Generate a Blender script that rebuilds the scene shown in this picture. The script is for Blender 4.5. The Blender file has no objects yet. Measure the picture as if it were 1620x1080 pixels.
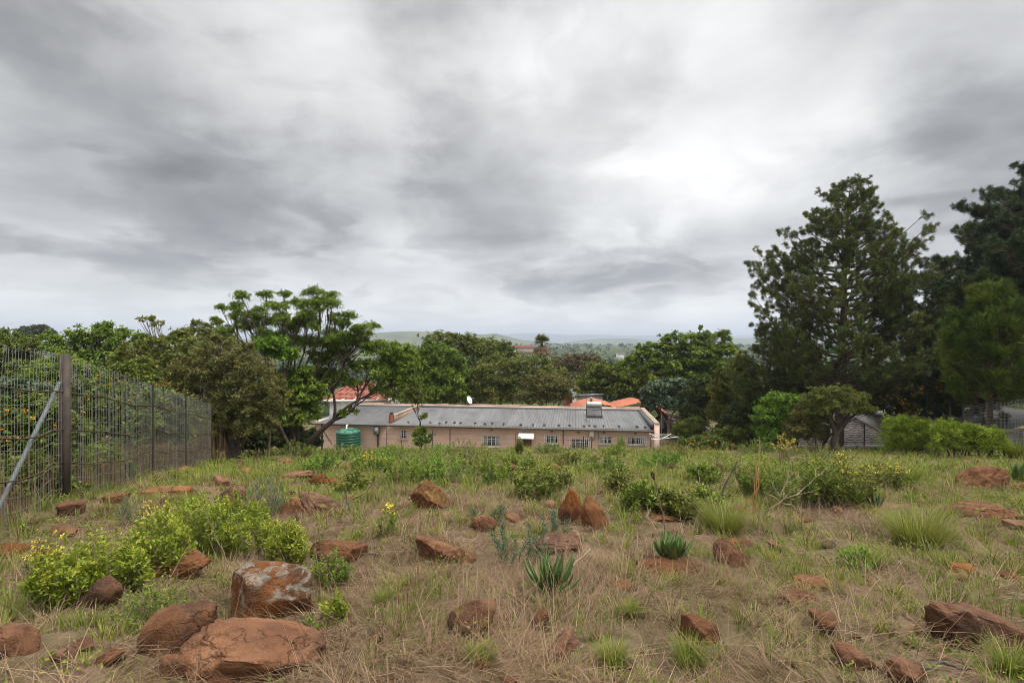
import bpy, math
import numpy as np

# ------------------------------------------------------------------ camera, sky, sun, exposure
sc = bpy.context.scene
COL = sc.collection
CZ = 1.6                       # eye height above the ground under the camera
cam_d = bpy.data.cameras.new("camera")
cam_d.lens = 18.0
cam_d.sensor_width = 36.0
cam_d.clip_start = 0.05
cam_d.clip_end = 40000.0
cam = bpy.data.objects.new("camera", cam_d)
cam.location = (0, 0, CZ)
cam.rotation_euler = (math.radians(90), 0, 0)
COL.objects.link(cam)
sc.camera = cam

sc.view_settings.view_transform = 'Standard'
sc.view_settings.look = 'None'
sc.view_settings.exposure = 1.06
sc.view_settings.gamma = 1.0
cy = sc.cycles
cy.max_bounces = 5
cy.diffuse_bounces = 3
cy.glossy_bounces = 2
cy.transmission_bounces = 4
cy.transparent_max_bounces = 8
cy.volume_bounces = 0
cy.caustics_reflective = False
cy.caustics_refractive = False
cy.use_denoising = True
cy.denoiser = 'OPENIMAGEDENOISE'
cy.denoising_input_passes = 'RGB_ALBEDO_NORMAL'
cy.use_adaptive_sampling = False
cy.filter_width = 0.9
cy.sample_clamp_indirect = 6.0

SUN_EL, SUN_AZ = math.radians(60), math.radians(118)      # az: to the right of the view direction (+Y)
sun_d = bpy.data.lights.new("sun", 'SUN')
sun_d.energy = 1.5
sun_d.angle = math.radians(14)
sun_d.color = (1.0, 0.965, 0.91)
sun = bpy.data.objects.new("sun", sun_d)
sun.rotation_euler = (math.radians(90) - SUN_EL, 0, math.pi - SUN_AZ)
sun.location = (0, 0, 60)
COL.objects.link(sun)


class NT:
    """small helper to write node trees"""
    def __init__(s, tree):
        s.t = tree
        tree.nodes.clear()

    def n(s, typ, inputs=None, **props):
        nd = s.t.nodes.new(typ)
        for k, v in props.items():
            setattr(nd, k, v)
        for k, v in (inputs or {}).items():
            s.set(nd, k, v)
        return nd

    def set(s, nd, k, v):
        sock = nd.inputs[k]
        if isinstance(v, bpy.types.NodeSocket):
            s.t.links.new(v, sock)
        elif isinstance(v, bpy.types.Node):
            s.t.links.new(v.outputs[0], sock)
        else:
            if isinstance(v, tuple) and len(v) == 3 and sock.type == 'RGBA':
                v = v + (1,)
            sock.default_value = v

    def math(s, op, a, b=0.0, c=None, clamp=False):
        nd = s.n('ShaderNodeMath', {0: a, 1: b}, operation=op, use_clamp=clamp)
        if c is not None:
            s.set(nd, 2, c)
        return nd.outputs[0]

    def vmath(s, op, a, b=(0, 0, 0)):
        nd = s.n('ShaderNodeVectorMath', {0: a, 1: b}, operation=op)
        return nd

    def noise(s, vec, scale, detail=4.0, rough=0.5, dist=0.0):
        nd = s.n('ShaderNodeTexNoise', {'Scale': scale, 'Detail': detail, 'Roughness': rough, 'Distortion': dist})
        if vec is not None:
            s.set(nd, 'Vector', vec)
        return nd.outputs['Fac']

    def ramp(s, fac, stops, interp='LINEAR'):
        nd = s.n('ShaderNodeValToRGB', {'Fac': fac})
        cr = nd.color_ramp
        cr.interpolation = interp
        while len(cr.elements) < len(stops):
            cr.elements.new(0.5)
        for e, (p, c) in zip(cr.elements, stops):
            e.position = p
            if not isinstance(c, tuple):
                c = (c, c, c)
            e.color = tuple(c[:3]) + (1,)
        return nd.outputs['Color']

    def mix(s, fac, a, b, mode='MIX'):
        nd = s.n('ShaderNodeMix', data_type='RGBA', blend_type=mode)
        s.set(nd, 0, fac)
        s.set(nd, 6, a)
        s.set(nd, 7, b)
        return nd.outputs[2]

    def smooth(s, v, a, b):
        nd = s.n('ShaderNodeMapRange', {0: v, 1: a, 2: b, 3: 0.0, 4: 1.0}, interpolation_type='SMOOTHSTEP')
        return nd.outputs[0]


BLOBS = [(200, -80, 14, -0.09), (720, -50, 30, -0.06), (1520, -20, 20, -0.06), (110, 225, 30, -0.16), (250, 300, 90, -0.12), (350, 235, 80, -0.12), (420, 320, 220, -0.12), (520, 335, 220, -0.15), (610, 345, 220, -0.16), (700, 325, 160, -0.15),
         (800, 320, 120, -0.12), (900, 300, 120, -0.06), (30, 120, 60, -0.06), (480, 50, 60, 0.08), (490, 125, 100, 0.10), (690, 60, 60, -0.05), (860, 60, 160, 0.10), (850, 150, 160, 0.08),
         (960, 200, 90, 0.08), (1110, 235, 120, 0.14), (990, 350, 260, 0.07), (1060, 290, 150, 0.12), (1350, 150, 260, 0.16), (1290, 225, 240, 0.12), (1230, 260, 120, 0.05),
         (1165, 15, 120, 0.16), (1060, 120, 120, -0.08), (1250, 90, 100, -0.06), (1560, 290, 35, -0.16), (1500, 80, 40, -0.08), (1430, 330, 90, -0.04),
         (1120, 400, 260, -0.14), (1040, 445, 400, -0.22), (940, 462, 500, -0.20), (860, 460, 500, -0.16), (1160, 440, 300, -0.12), (760, 420, 260, -0.06),
         (650, 385, 400, 0.16), (560, 400, 300, 0.05), (720, 365, 500, 0.08), (250, 385, 120, 0.06), (120, 390, 200, 0.05), (520, 435, 500, -0.12), (380, 420, 400, -0.06),
         (60, 450, 300, -0.05), (200, 475, 500, -0.08), (1100, 480, 800, 0.08), (1180, 480, 800, 0.05)]


def build_world():
    w = bpy.data.worlds.new("World")
    sc.world = w
    w.use_nodes = True
    k = NT(w.node_tree)
    out = k.n('ShaderNodeOutputWorld')
    tc = k.n('ShaderNodeTexCoord')
    d = k.vmath('NORMALIZE', tc.outputs['Generated']).outputs[0]
    sep = k.n('ShaderNodeSeparateXYZ', {0: d})
    z = k.math('MAXIMUM', sep.outputs[2], 0.0)
    den = k.math('ADD', z, 0.085)
    u = k.math('DIVIDE', sep.outputs[0], den)
    v = k.math('DIVIDE', sep.outputs[1], den)
    uv0 = k.n('ShaderNodeCombineXYZ', {0: u, 1: v, 2: 3.7}).outputs[0]
    # swirl the cloud plane a little so that the banks billow instead of lying in straight bands
    wn = k.n('ShaderNodeTexNoise', {'Vector': uv0, 'Scale': 0.8, 'Detail': 4.0, 'Roughness': 0.55})
    ws = k.n('ShaderNodeVectorMath', {0: k.vmath('SUBTRACT', wn.outputs['Color'], (0.5, 0.5, 0.5)).outputs[0]}, operation='SCALE')
    k.set(ws, 'Scale', 1.1)
    uv = k.vmath('ADD', uv0, ws.outputs[0]).outputs[0]
    # the lower banks are deep, so they foreshorten less than a flat sheet would
    den2 = k.math('ADD', z, 0.26)
    uvb = k.n('ShaderNodeCombineXYZ', {0: k.math('DIVIDE', sep.outputs[0], den2), 1: k.math('DIVIDE', sep.outputs[1], den2), 2: 1.3}).outputs[0]
    uvb = k.vmath('ADD', uvb, k.vmath('MULTIPLY', ws.outputs[0], (0.5, 0.5, 0.5)).outputs[0]).outputs[0]
    big = k.noise(uvb, 0.9, 4.0, 0.5, 0.2)
    mid = k.noise(k.vmath('ADD', uv, (11.3, 4.1, 0)).outputs[0], 1.25, 5.0, 0.48, 0.3)
    fine = k.noise(k.vmath('ADD', uv, (3.3, 24.1, 0)).outputs[0], 3.6, 6.0, 0.6, 0.3)
    # large soft light and dark masses, each a direction in the sky, their outlines broken by noise
    warp = k.n('ShaderNodeTexNoise', {'Vector': d, 'Scale': 3.4, 'Detail': 6.0, 'Roughness': 0.58})
    wv = k.vmath('SUBTRACT', warp.outputs['Color'], (0.5, 0.5, 0.5)).outputs[0]
    sc_ = k.n('ShaderNodeVectorMath', {0: wv}, operation='SCALE')
    k.set(sc_, 'Scale', 0.27)
    dw = k.vmath('NORMALIZE', k.vmath('ADD', d, sc_.outputs[0]).outputs[0]).outputs[0]
    # px, py, tightness, amplitude
    blobs = BLOBS
    acc = k.math('MULTIPLY', k.math('SUBTRACT', big, 0.5), 0.34)
    acc = k.math('ADD', acc, k.math('MULTIPLY', k.math('SUBTRACT', mid, 0.5), 0.26))
    acc = k.math('ADD', acc, k.math('MULTIPLY', k.math('SUBTRACT', fine, 0.5), 0.05))
    dz_ = k.vmath('MULTIPLY', d, (1.0, 1.0, 1.9)).outputs[0]
    bil = k.noise(dz_, 4.2, 6.0, 0.52, 0.35)
    acc = k.math('ADD', acc, k.math('MULTIPLY', k.math('SUBTRACT', bil, 0.5), 0.42))
    for px, py, t, a in blobs:
        x, y, zz = (px - 810) / 810, 1.0, (540 - py) / 810
        l = math.sqrt(x * x + y * y + zz * zz)
        dot = k.n('ShaderNodeVectorMath', {0: dw, 1: (x / l, y / l, zz / l)}, operation='DOT_PRODUCT').outputs['Value']
        e = k.math('EXPONENT', k.math('MULTIPLY', k.math('SUBTRACT', dot, 1.0), float(t)))
        acc = k.math('ADD', acc, k.math('MULTIPLY', e, a))
    # a lower, darker layer with defined ragged edges
    e1 = k.noise(k.vmath('ADD', uvb, (31.0, 7.0, 2.0)).outputs[0], 1.5, 6.0, 0.52, 0.3)
    bank = k.smooth(e1, 0.43, 0.62)
    rim = k.math('MULTIPLY', k.smooth(e1, 0.40, 0.47), k.math('SUBTRACT', 1.0, k.smooth(e1, 0.47, 0.54)))
    acc = k.math('ADD', acc, k.math('ADD', k.math('MULTIPLY', bank, -0.15), k.math('MULTIPLY', rim, 0.03)))
    val = k.math('ADD', acc, 0.555)
    # bright gap low over the horizon with thin streaks of cloud
    el = k.math('ABSOLUTE', k.math('SUBTRACT', z, 0.045))
    gap = k.math('SUBTRACT', 1.0, k.smooth(el, 0.0, 0.10))
    val = k.math('ADD', val, k.math('MULTIPLY', gap, 0.17))
    val = k.math('MAXIMUM', k.math('MINIMUM', val, 1.0), 0.0)
    cloud = k.ramp(val, [(0.0, (0.105, 0.106, 0.107)), (0.22, (0.185, 0.186, 0.187)), (0.46, (0.34, 0.341, 0.341)),
                         (0.68, (0.465, 0.465, 0.463)), (0.9, (0.60, 0.597, 0.592)), (1.0, (0.64, 0.638, 0.63))])
    # warm pale strip right above the horizon
    low = k.math('SUBTRACT', 1.0, k.smooth(z, 0.0, 0.085))
    cloud = k.mix(k.math('MULTIPLY', low, 0.40), cloud, (0.53, 0.51, 0.485))
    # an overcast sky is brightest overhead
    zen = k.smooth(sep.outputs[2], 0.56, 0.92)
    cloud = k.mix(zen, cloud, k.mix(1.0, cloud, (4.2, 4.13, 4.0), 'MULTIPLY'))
    below = k.smooth(sep.outputs[2], -0.10, -0.02)
    cloud = k.mix(below, (0.16, 0.15, 0.12), cloud)
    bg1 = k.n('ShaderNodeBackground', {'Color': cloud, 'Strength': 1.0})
    sky = k.n('ShaderNodeTexSky', sky_type='NISHITA', sun_disc=False, sun_elevation=SUN_EL, sun_rotation=SUN_AZ)
    bg2 = k.n('ShaderNodeBackground', {'Color': sky.outputs[0], 'Strength': 0.08})
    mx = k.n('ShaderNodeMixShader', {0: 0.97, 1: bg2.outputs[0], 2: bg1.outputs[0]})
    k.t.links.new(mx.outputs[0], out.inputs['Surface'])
    w.cycles.sampling_method = 'MANUAL'
    w.cycles.sample_map_resolution = 512


build_world()

# ------------------------------------------------------------------ numeric helpers
_prm = np.random.default_rng(7).permutation(4096)
_val = np.random.default_rng(8).random(4096)


def vnoise(x, y, seed=0):
    x = np.asarray(x, float); y = np.asarray(y, float)
    xi = np.floor(x).astype(np.int64); yi = np.floor(y).astype(np.int64)
    fx = x - xi; fy = y - yi
    fx = fx * fx * (3 - 2 * fx); fy = fy * fy * (3 - 2 * fy)

    def h(a, b):
        return _val[(_prm[(a + seed * 131) & 4095] + b * 17 + seed * 71) & 4095]
    return (h(xi, yi) * (1 - fx) + h(xi + 1, yi) * fx) * (1 - fy) + (h(xi, yi + 1) * (1 - fx) + h(xi + 1, yi + 1) * fx) * fy


def fbm(x, y, seed=0, octs=4):
    s = 0; a = 0.5; f = 1.0
    for i in range(octs):
        s = s + a * vnoise(x * f, y * f, seed + i); a *= 0.5; f *= 2.03
    return s


_ky = np.array([-60, 0, 3.2, 6.4, 8, 12, 19.6, 30, 35.5, 37.4, 39.0, 61, 75, 100, 250, 450, 900, 1500, 4000, 30000.])
_kz = np.array([1.5, -1.6, -1.9, -2.33, -2.55, -3.2, -4.7, -6.53, -7.50, -8.3, -9.6, -9.9, -11.5, -14, -24, -24, -13, -14, -26, -42.])


def gz(x, y):
    """height of the ground (world z)"""
    x = np.asarray(x, float); y = np.asarray(y, float)
    z = np.interp(y, _ky, _kz) + CZ
    near = np.clip(1 - (y - 34) / 4, 0, 1)
    z = z + near * ((fbm(x * 0.5, y * 0.5, 3) - 0.47) * 0.42 + (fbm(x * 2.2, y * 2.2, 9) - 0.47) * 0.20)
    far = np.clip((y - 60) / 40, 0, 1) * np.clip((3000 - y) / 1500, 0, 1)
    z = z + far * (fbm(x * 0.01, y * 0.01, 5) - 0.47) * 5
    return z


def W(px, py, d):
    """the point d metres ahead that the photograph shows at (px, py)"""
    return np.array([(px - 810) / 810 * d, d, CZ - (py - 540) / 810 * d])


_ds = np.concatenate([np.linspace(1.2, 12, 500), np.linspace(12.02, 38, 700)])


def G(px, py):
    """where the line of sight through (px, py) meets the ground"""
    k = (px - 810) / 810
    f = gz(k * _ds, _ds) - (CZ - (py - 540) / 810 * _ds)
    i = np.argmax(f > 0)
    if f[i] <= 0:
        d = 36.0
    else:
        d = _ds[i]
    return np.array([k * d, d, float(gz(k * d, d))])


def on_ground(px, d):
    x = (px - 810) / 810 * d
    return np.array([x, d, float(gz(x, d))])


def unit(a):
    return a / np.maximum(np.linalg.norm(a, axis=-1, keepdims=True), 1e-9)


class Geo:
    def __init__(s):
        s.v = []; s.f = []; s.t = []; s.n = 0

    def add(s, verts, faces, tint=0.5):
        verts = np.asarray(verts, np.float32).reshape(-1, 3)
        faces = np.asarray(faces, np.int32)
        s.v.append(verts); s.f.append(faces + s.n)
        s.t.append(np.broadcast_to(np.asarray(tint, np.float32), (len(faces),)))
        s.n += len(verts)

    def mesh(s, name, origin=None, smooth=False):
        me = bpy.data.meshes.new(name)
        if not s.v:
            return me
        v = np.concatenate(s.v)
        if origin is not None:
            v = v - np.asarray(origin, np.float32)
        loops = np.concatenate([f.ravel() for f in s.f])
        counts = np.concatenate([np.full(len(f), f.shape[1], np.int32) for f in s.f])
        starts = np.concatenate([[0], np.cumsum(counts)[:-1]]).astype(np.int32)
        me.vertices.add(len(v)); me.vertices.foreach_set('co', v.ravel())
        me.loops.add(len(loops)); me.loops.foreach_set('vertex_index', loops.astype(np.int32))
        me.polygons.add(len(counts)); me.polygons.foreach_set('loop_start', starts)
        if smooth:
            me.polygons.foreach_set('use_smooth', np.ones(len(counts), bool))
        at = me.attributes.new('tint', 'FLOAT', 'FACE')
        at.data.foreach_set('value', np.concatenate(s.t).astype(np.float32))
        me.update(calc_edges=True)
        return me

    def build(s, name, mat, parent=None, origin=None, smooth=False):
        """ONE mesh object; a child takes its parent's place as origin"""
        if parent is not None and origin is None:
            origin = ORIG.get(parent.name, (0, 0, 0))
        me = s.mesh(name, origin, smooth)
        for m in (mat if isinstance(mat, (list, tuple)) else [mat]):
            me.materials.append(m)
        o = bpy.data.objects.new(name, me)
        COL.objects.link(o)
        if parent is not None:
            o.parent = parent
            ORIG[o.name] = tuple(origin)
        elif origin is not None:
            o.location = tuple(float(c) for c in origin)
            ORIG[o.name] = tuple(origin)
        return o


ORIG = {}


def tag(o, label=None, cat=None, group=None, kind=None):
    if label: o['label'] = label
    if cat: o['category'] = cat
    if group: o['group'] = group
    if kind: o['kind'] = kind
    return o


def thing(name, label, cat, loc=(0, 0, 0), group=None):
    o = bpy.data.objects.new(name, None)
    o.empty_display_size = 0.2
    o.location = tuple(float(c) for c in loc)
    COL.objects.link(o)
    ORIG[o.name] = tuple(float(c) for c in loc)
    return tag(o, label, cat, group)


def copy_thing(src, loc, label, group=None):
    c = src.copy(); COL.objects.link(c); c.location = tuple(float(v) for v in loc)
    tag(c, label, None, group)
    for ch in list(src.children):
        p = ch.copy(); COL.objects.link(p); p.parent = c
        for g in list(ch.children):
            q = g.copy(); COL.objects.link(q); q.parent = p
    return c


# ---- shapes
def tube(g, pts, radii, k=6, tint=0.5, cap=True):
    pts = np.asarray(pts, float); n = len(pts)
    radii = np.broadcast_to(np.asarray(radii, float), (n,))
    tan = unit(np.gradient(pts, axis=0))
    ref = np.array([0, 0, 1.0]) if abs(tan[0, 2]) < 0.9 else np.array([1.0, 0, 0])
    a = unit(np.cross(tan, ref)); b = np.cross(tan, a)
    th = np.arange(k) / k * 2 * math.pi
    ring = a[:, None, :] * np.cos(th)[None, :, None] + b[:, None, :] * np.sin(th)[None, :, None]
    v = pts[:, None, :] + ring * radii[:, None, None]
    i = np.arange(n - 1)[:, None] * k; j = np.arange(k)[None, :]; j2 = (j + 1) % k
    q = np.stack([i + j, i + j2, i + k + j2, i + k + j], -1).reshape(-1, 4)
    g.add(v.reshape(-1, 3), q, tint)
    if cap:
        for e, r in ((0, slice(None, None, -1)), (n - 1, slice(None))):
            idx = np.arange(k)[r]
            vv = v[e][idx]
            g.add(np.vstack([vv, vv.mean(0)]), np.array([[m, (m + 1) % k, k] for m in range(k)]), tint)


_BF = np.array([[0, 3, 2, 1], [4, 5, 6, 7], [0, 1, 5, 4], [1, 2, 6, 5], [2, 3, 7, 6], [3, 0, 4, 7]])


def obox(g, c, ax, ay, az, tint=0.5):
    """box from its centre and three half-vectors"""
    c, ax, ay, az = (np.asarray(q, float) for q in (c, ax, ay, az))
    v = [c - ax - ay - az, c + ax - ay - az, c + ax + ay - az, c - ax + ay - az,
         c - ax - ay + az, c + ax - ay + az, c + ax + ay + az, c - ax + ay + az]
    g.add(v, _BF, tint)


def bar(g, p, q, w, h=None, tint=0.5):
    """rectangular bar from p to q"""
    p = np.asarray(p, float); q = np.asarray(q, float); h = h or w
    t = unit(q - p)
    ref = np.array([0, 0, 1.0]) if abs(t[2]) < 0.9 else np.array([0, 1.0, 0])
    a = unit(np.cross(t, ref)); b = np.cross(a, t)
    obox(g, (p + q) / 2, (q - p) / 2, a * w / 2, b * h / 2, tint)


def lathe(g, c, prof, k=24, tint=0.5):
    """(r, z) profile turned about the vertical through c"""
    prof = np.asarray(prof, float); n = len(prof)
    th = np.arange(k) / k * 2 * math.pi
    v = np.stack([prof[:, 0:1] * np.cos(th), prof[:, 0:1] * np.sin(th), np.repeat(prof[:, 1:2], k, 1)], -1) + np.asarray(c, float)
    i = np.arange(n - 1)[:, None] * k; j = np.arange(k)[None, :]; j2 = (j + 1) % k
    g.add(v.reshape(-1, 3), np.stack([i + j, i + j2, i + k + j2, i + k + j], -1).reshape(-1, 4), tint)


def bez(p0, p1, bow, n=7):
    p0 = np.asarray(p0, float); p1 = np.asarray(p1, float)
    m = (p0 + p1) / 2 + np.asarray(bow, float)
    t = np.linspace(0, 1, n)[:, None]
    return (1 - t) ** 2 * p0 + 2 * t * (1 - t) * m + t ** 2 * p1


def leaves(g, c, nrm, axis, ln, wd, tint):
    """kite-shaped leaves at c lying in the plane across nrm, pointing along axis"""
    axis = unit(axis - nrm * (axis * nrm).sum(-1, keepdims=True))
    s = np.cross(nrm, axis)
    ln = np.broadcast_to(ln, (len(c),))[:, None]; wd = np.broadcast_to(wd, (len(c),))[:, None]
    p0 = c
    p1 = c + axis * ln * 0.45 + s * wd * 0.5 + nrm * ln * 0.06
    p2 = c + axis * ln - nrm * ln * 0.10
    p3 = c + axis * ln * 0.45 - s * wd * 0.5 + nrm * ln * 0.06
    v = np.stack([p0, p1, p2, p3], 1).reshape(-1, 3)
    g.add(v, np.arange(len(c) * 4).reshape(-1, 4), tint)


def rdir(rng, n):
    return unit(rng.normal(size=(n, 3)))


# ------------------------------------------------------------------ materials
def new_mat(name):
    m = bpy.data.materials.new(name)
    m.use_nodes = True
    return m, NT(m.node_tree)


def finish(k, bsdf):
    out = k.n('ShaderNodeOutputMaterial')
    k.t.links.new(bsdf.outputs[0], out.inputs['Surface'])


def bump(k, h, strength=0.3, dist=0.02):
    return k.n('ShaderNodeBump', {'Height': h, 'Strength': strength, 'Distance': dist}).outputs[0]


def leaf_mat(name, stops, trans=0.25, rough=0.55, spec=0.25):
    m, k = new_mat(name)
    at = k.n('ShaderNodeAttribute', attribute_name='tint')
    col = k.ramp(at.outputs['Fac'], stops)
    b = k.n('ShaderNodeBsdfPrincipled', {'Base Color': col, 'Roughness': rough, 'Specular IOR Level': spec})
    t = k.n('ShaderNodeBsdfTranslucent', {'Color': k.mix(1.0, col, (1.15, 1.2, 0.7), 'MULTIPLY')})
    mx = k.n('ShaderNodeMixShader', {0: trans, 1: b.outputs[0], 2: t.outputs[0]})
    finish(k, mx)
    return m


def plain(name, col, rough=0.6, var=0.25, scale=6.0, metal=0.0, spec=0.4, dirt=None, dirt_amt=0.5, bumpy=0.0, coords='Object'):
    """a surface colour with blotchy variation and optional patches of dirt"""
    m, k = new_mat(name)
    tc = k.n('ShaderNodeTexCoord').outputs[coords]
    n1 = k.noise(tc, scale, 5.0, 0.6)
    a = tuple(max(0, c * (1 - var)) for c in col); b_ = tuple(min(1, c * (1 + var)) for c in col)
    c = k.ramp(n1, [(0.3, a), (0.7, b_)])
    if dirt:
        n2 = k.noise(tc, scale * 0.37, 7.0, 0.68)
        c = k.mix(k.math('MULTIPLY', k.smooth(n2, 0.48, 0.66), dirt_amt), c, dirt)
    ins = {'Base Color': c, 'Roughness': rough, 'Metallic': metal, 'Specular IOR Level': spec}
    if bumpy:
        ins['Normal'] = bump(k, k.noise(tc, scale * 5, 4.0), bumpy, 0.01)
    b = k.n('ShaderNodeBsdfPrincipled', ins)
    finish(k, b)
    return m


M = {}
M['bark'] = plain('bark', (0.075, 0.055, 0.042), 0.9, 0.45, 8, bumpy=0.6)
M['bark_pale'] = plain('bark_pale', (0.22, 0.17, 0.12), 0.9, 0.4, 8, bumpy=0.5)
M['pine_bark'] = plain('pine_bark', (0.085, 0.058, 0.042), 0.95, 0.5, 5, bumpy=0.8)
M['dead_wood'] = plain('dead_wood', (0.29, 0.22, 0.145), 0.85, 0.35, 12)
M['dark_wood'] = plain('dark_wood', (0.075, 0.06, 0.05), 0.9, 0.4, 14)
M['stalk'] = plain('stalk', (0.34, 0.18, 0.06), 0.8, 0.35, 12)
M['brown_stalk'] = plain('brown_stalk', (0.16, 0.095, 0.065), 0.85, 0.35, 12)
M['green'] = leaf_mat('leaf_green', [(0, (0.0528, 0.0885, 0.0108)), (0.5, (0.1210, 0.1833, 0.0194)), (1, (0.2528, 0.3083, 0.0367))])
M['mid_green'] = leaf_mat('leaf_mid_green', [(0, (0.0503, 0.0714, 0.0119)), (0.5, (0.1096, 0.1427, 0.0194)), (1, (0.2285, 0.2379, 0.0367))])
M['olive'] = leaf_mat('leaf_olive', [(0, (0.0641, 0.0646, 0.0187)), (0.5, (0.1310, 0.1292, 0.0363)), (1, (0.2475, 0.2176, 0.0702))])
M['olive_green'] = leaf_mat('leaf_olive_green', [(0, (0.0576, 0.0767, 0.0144)), (0.5, (0.1250, 0.1474, 0.0265)), (1, (0.2563, 0.2507, 0.0497))])
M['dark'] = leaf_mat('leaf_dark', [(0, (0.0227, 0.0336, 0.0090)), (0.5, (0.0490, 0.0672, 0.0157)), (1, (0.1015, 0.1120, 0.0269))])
M['bright'] = leaf_mat('leaf_bright', [(0, (0.06, 0.12, 0.012)), (0.5, (0.12, 0.22, 0.022)), (1, (0.24, 0.34, 0.045))])
M['yellow_green'] = leaf_mat('leaf_yellow_green', [(0, (0.0806, 0.1266, 0.0126)), (0.5, (0.1896, 0.2442, 0.0216)), (1, (0.3413, 0.3618, 0.0495))], 0.3)
M['cypress'] = leaf_mat('leaf_cypress', [(0, (0.0390, 0.0520, 0.0104)), (0.6, (0.1105, 0.1235, 0.0182)), (1, (0.2860, 0.2600, 0.0286))])
M['brownish'] = leaf_mat('leaf_brownish', [(0, (0.0690, 0.0552, 0.0276)), (0.5, (0.1323, 0.1058, 0.0529)), (1, (0.2070, 0.1725, 0.0805))])
M['silver'] = leaf_mat('leaf_silver', [(0, (0.0360, 0.0624, 0.0312)), (0.5, (0.0840, 0.1260, 0.0660)), (1, (0.2040, 0.2400, 0.1560))])
M['pine'] = leaf_mat('pine_needles', [(0, (0.0356, 0.0571, 0.0140)), (0.5, (0.0801, 0.1048, 0.0216)), (1, (0.1872, 0.1905, 0.0389))], 0.15)
M['dark_pine'] = leaf_mat('dark_pine_needles', [(0, (0.0198, 0.0377, 0.0154)), (0.5, (0.0428, 0.0675, 0.0232)), (1, (0.0987, 0.1178, 0.0334))], 0.12)
M['young_pine'] = leaf_mat('young_pine_needles', [(0, (0.0255, 0.0561, 0.0083)), (0.5, (0.0636, 0.1008, 0.0110)), (1, (0.1619, 0.1903, 0.0207))], 0.2)
M['amber'] = leaf_mat('leaf_amber', [(0, (0.0420, 0.0540, 0.0120)), (0.55, (0.0960, 0.0900, 0.0168)), (0.8, (0.3600, 0.2160, 0.0180)), (1, (0.6600, 0.3240, 0.0180))])
M['lantana'] = leaf_mat('leaf_lantana', [(0, (0.0399, 0.0649, 0.0106)), (0.5, (0.0845, 0.1248, 0.0192)), (0.9, (0.1690, 0.1997, 0.0336)), (1, (0.1997, 0.2122, 0.0384))])
M['orange_petal'] = leaf_mat('orange_petals', [(0, (0.62, 0.14, 0.012)), (1, (0.78, 0.30, 0.02))], 0.2)
M['yellow_petal'] = leaf_mat('yellow_petals', [(0, (0.52, 0.36, 0.03)), (1, (0.75, 0.60, 0.10))], 0.2)
M['aloe'] = leaf_mat('aloe_leaves', [(0, (0.0403, 0.0750, 0.0158)), (0.5, (0.0805, 0.1300, 0.0288)), (1, (0.1610, 0.2000, 0.0540))], 0.08, 0.4, 0.5)
M['blue_green'] = leaf_mat('leaf_blue_green', [(0, (0.028, 0.065, 0.035)), (0.5, (0.055, 0.12, 0.06)), (1, (0.11, 0.19, 0.10))], 0.2)
M['airy'] = leaf_mat('leaf_airy', [(0, (0.0640, 0.1098, 0.0140)), (0.5, (0.1344, 0.1952, 0.0240)), (1, (0.2560, 0.3233, 0.0500))], 0.3)
M['feathery'] = leaf_mat('leaf_feathery', [(0, (0.1165, 0.1833, 0.0190)), (0.5, (0.2458, 0.3299, 0.0333)), (1, (0.4399, 0.5132, 0.0665))], 0.35)
M['fern'] = leaf_mat('leaf_fern', [(0, (0.0536, 0.0944, 0.0119)), (0.5, (0.1161, 0.1742, 0.0198)), (1, (0.2322, 0.2759, 0.0396))], 0.25)
M['dry'] = leaf_mat('dry_grass_blades', [(0, (0.0760, 0.0464, 0.0271)), (0.35, (0.1824, 0.1192, 0.0696)), (0.7, (0.3115, 0.2145, 0.1289)), (1, (0.5015, 0.3745, 0.2449))], 0.2, 0.7, 0.2)
M['grass'] = leaf_mat('green_grass_blades', [(0, (0.0678, 0.1077, 0.0131)), (0.5, (0.1543, 0.1965, 0.0248)), (0.85, (0.2715, 0.2915, 0.0453)), (1, (0.4196, 0.3676, 0.0878))], 0.3, 0.6, 0.25)
M['tuft'] = leaf_mat('tuft_blades', [(0, (0.075, 0.10, 0.02)), (0.5, (0.19, 0.215, 0.04)), (1, (0.38, 0.34, 0.12))], 0.3, 0.6, 0.25)
M['frond'] = leaf_mat('palm_fronds', [(0, (0.0750, 0.1050, 0.0325)), (0.5, (0.1650, 0.1800, 0.0520)), (1, (0.3300, 0.3000, 0.1170))])
M['dead_frond'] = leaf_mat('dead_fronds', [(0, (0.0990, 0.0624, 0.0330)), (1, (0.2376, 0.1685, 0.0900))])
M['wood_far'] = leaf_mat('far_tree_leaves', [(0, (0.0192, 0.0360, 0.0156)), (0.6, (0.0420, 0.0624, 0.0240)), (0.93, (0.0840, 0.1020, 0.0360)), (1, (0.1920, 0.1320, 0.2160))], 0.1)


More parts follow.
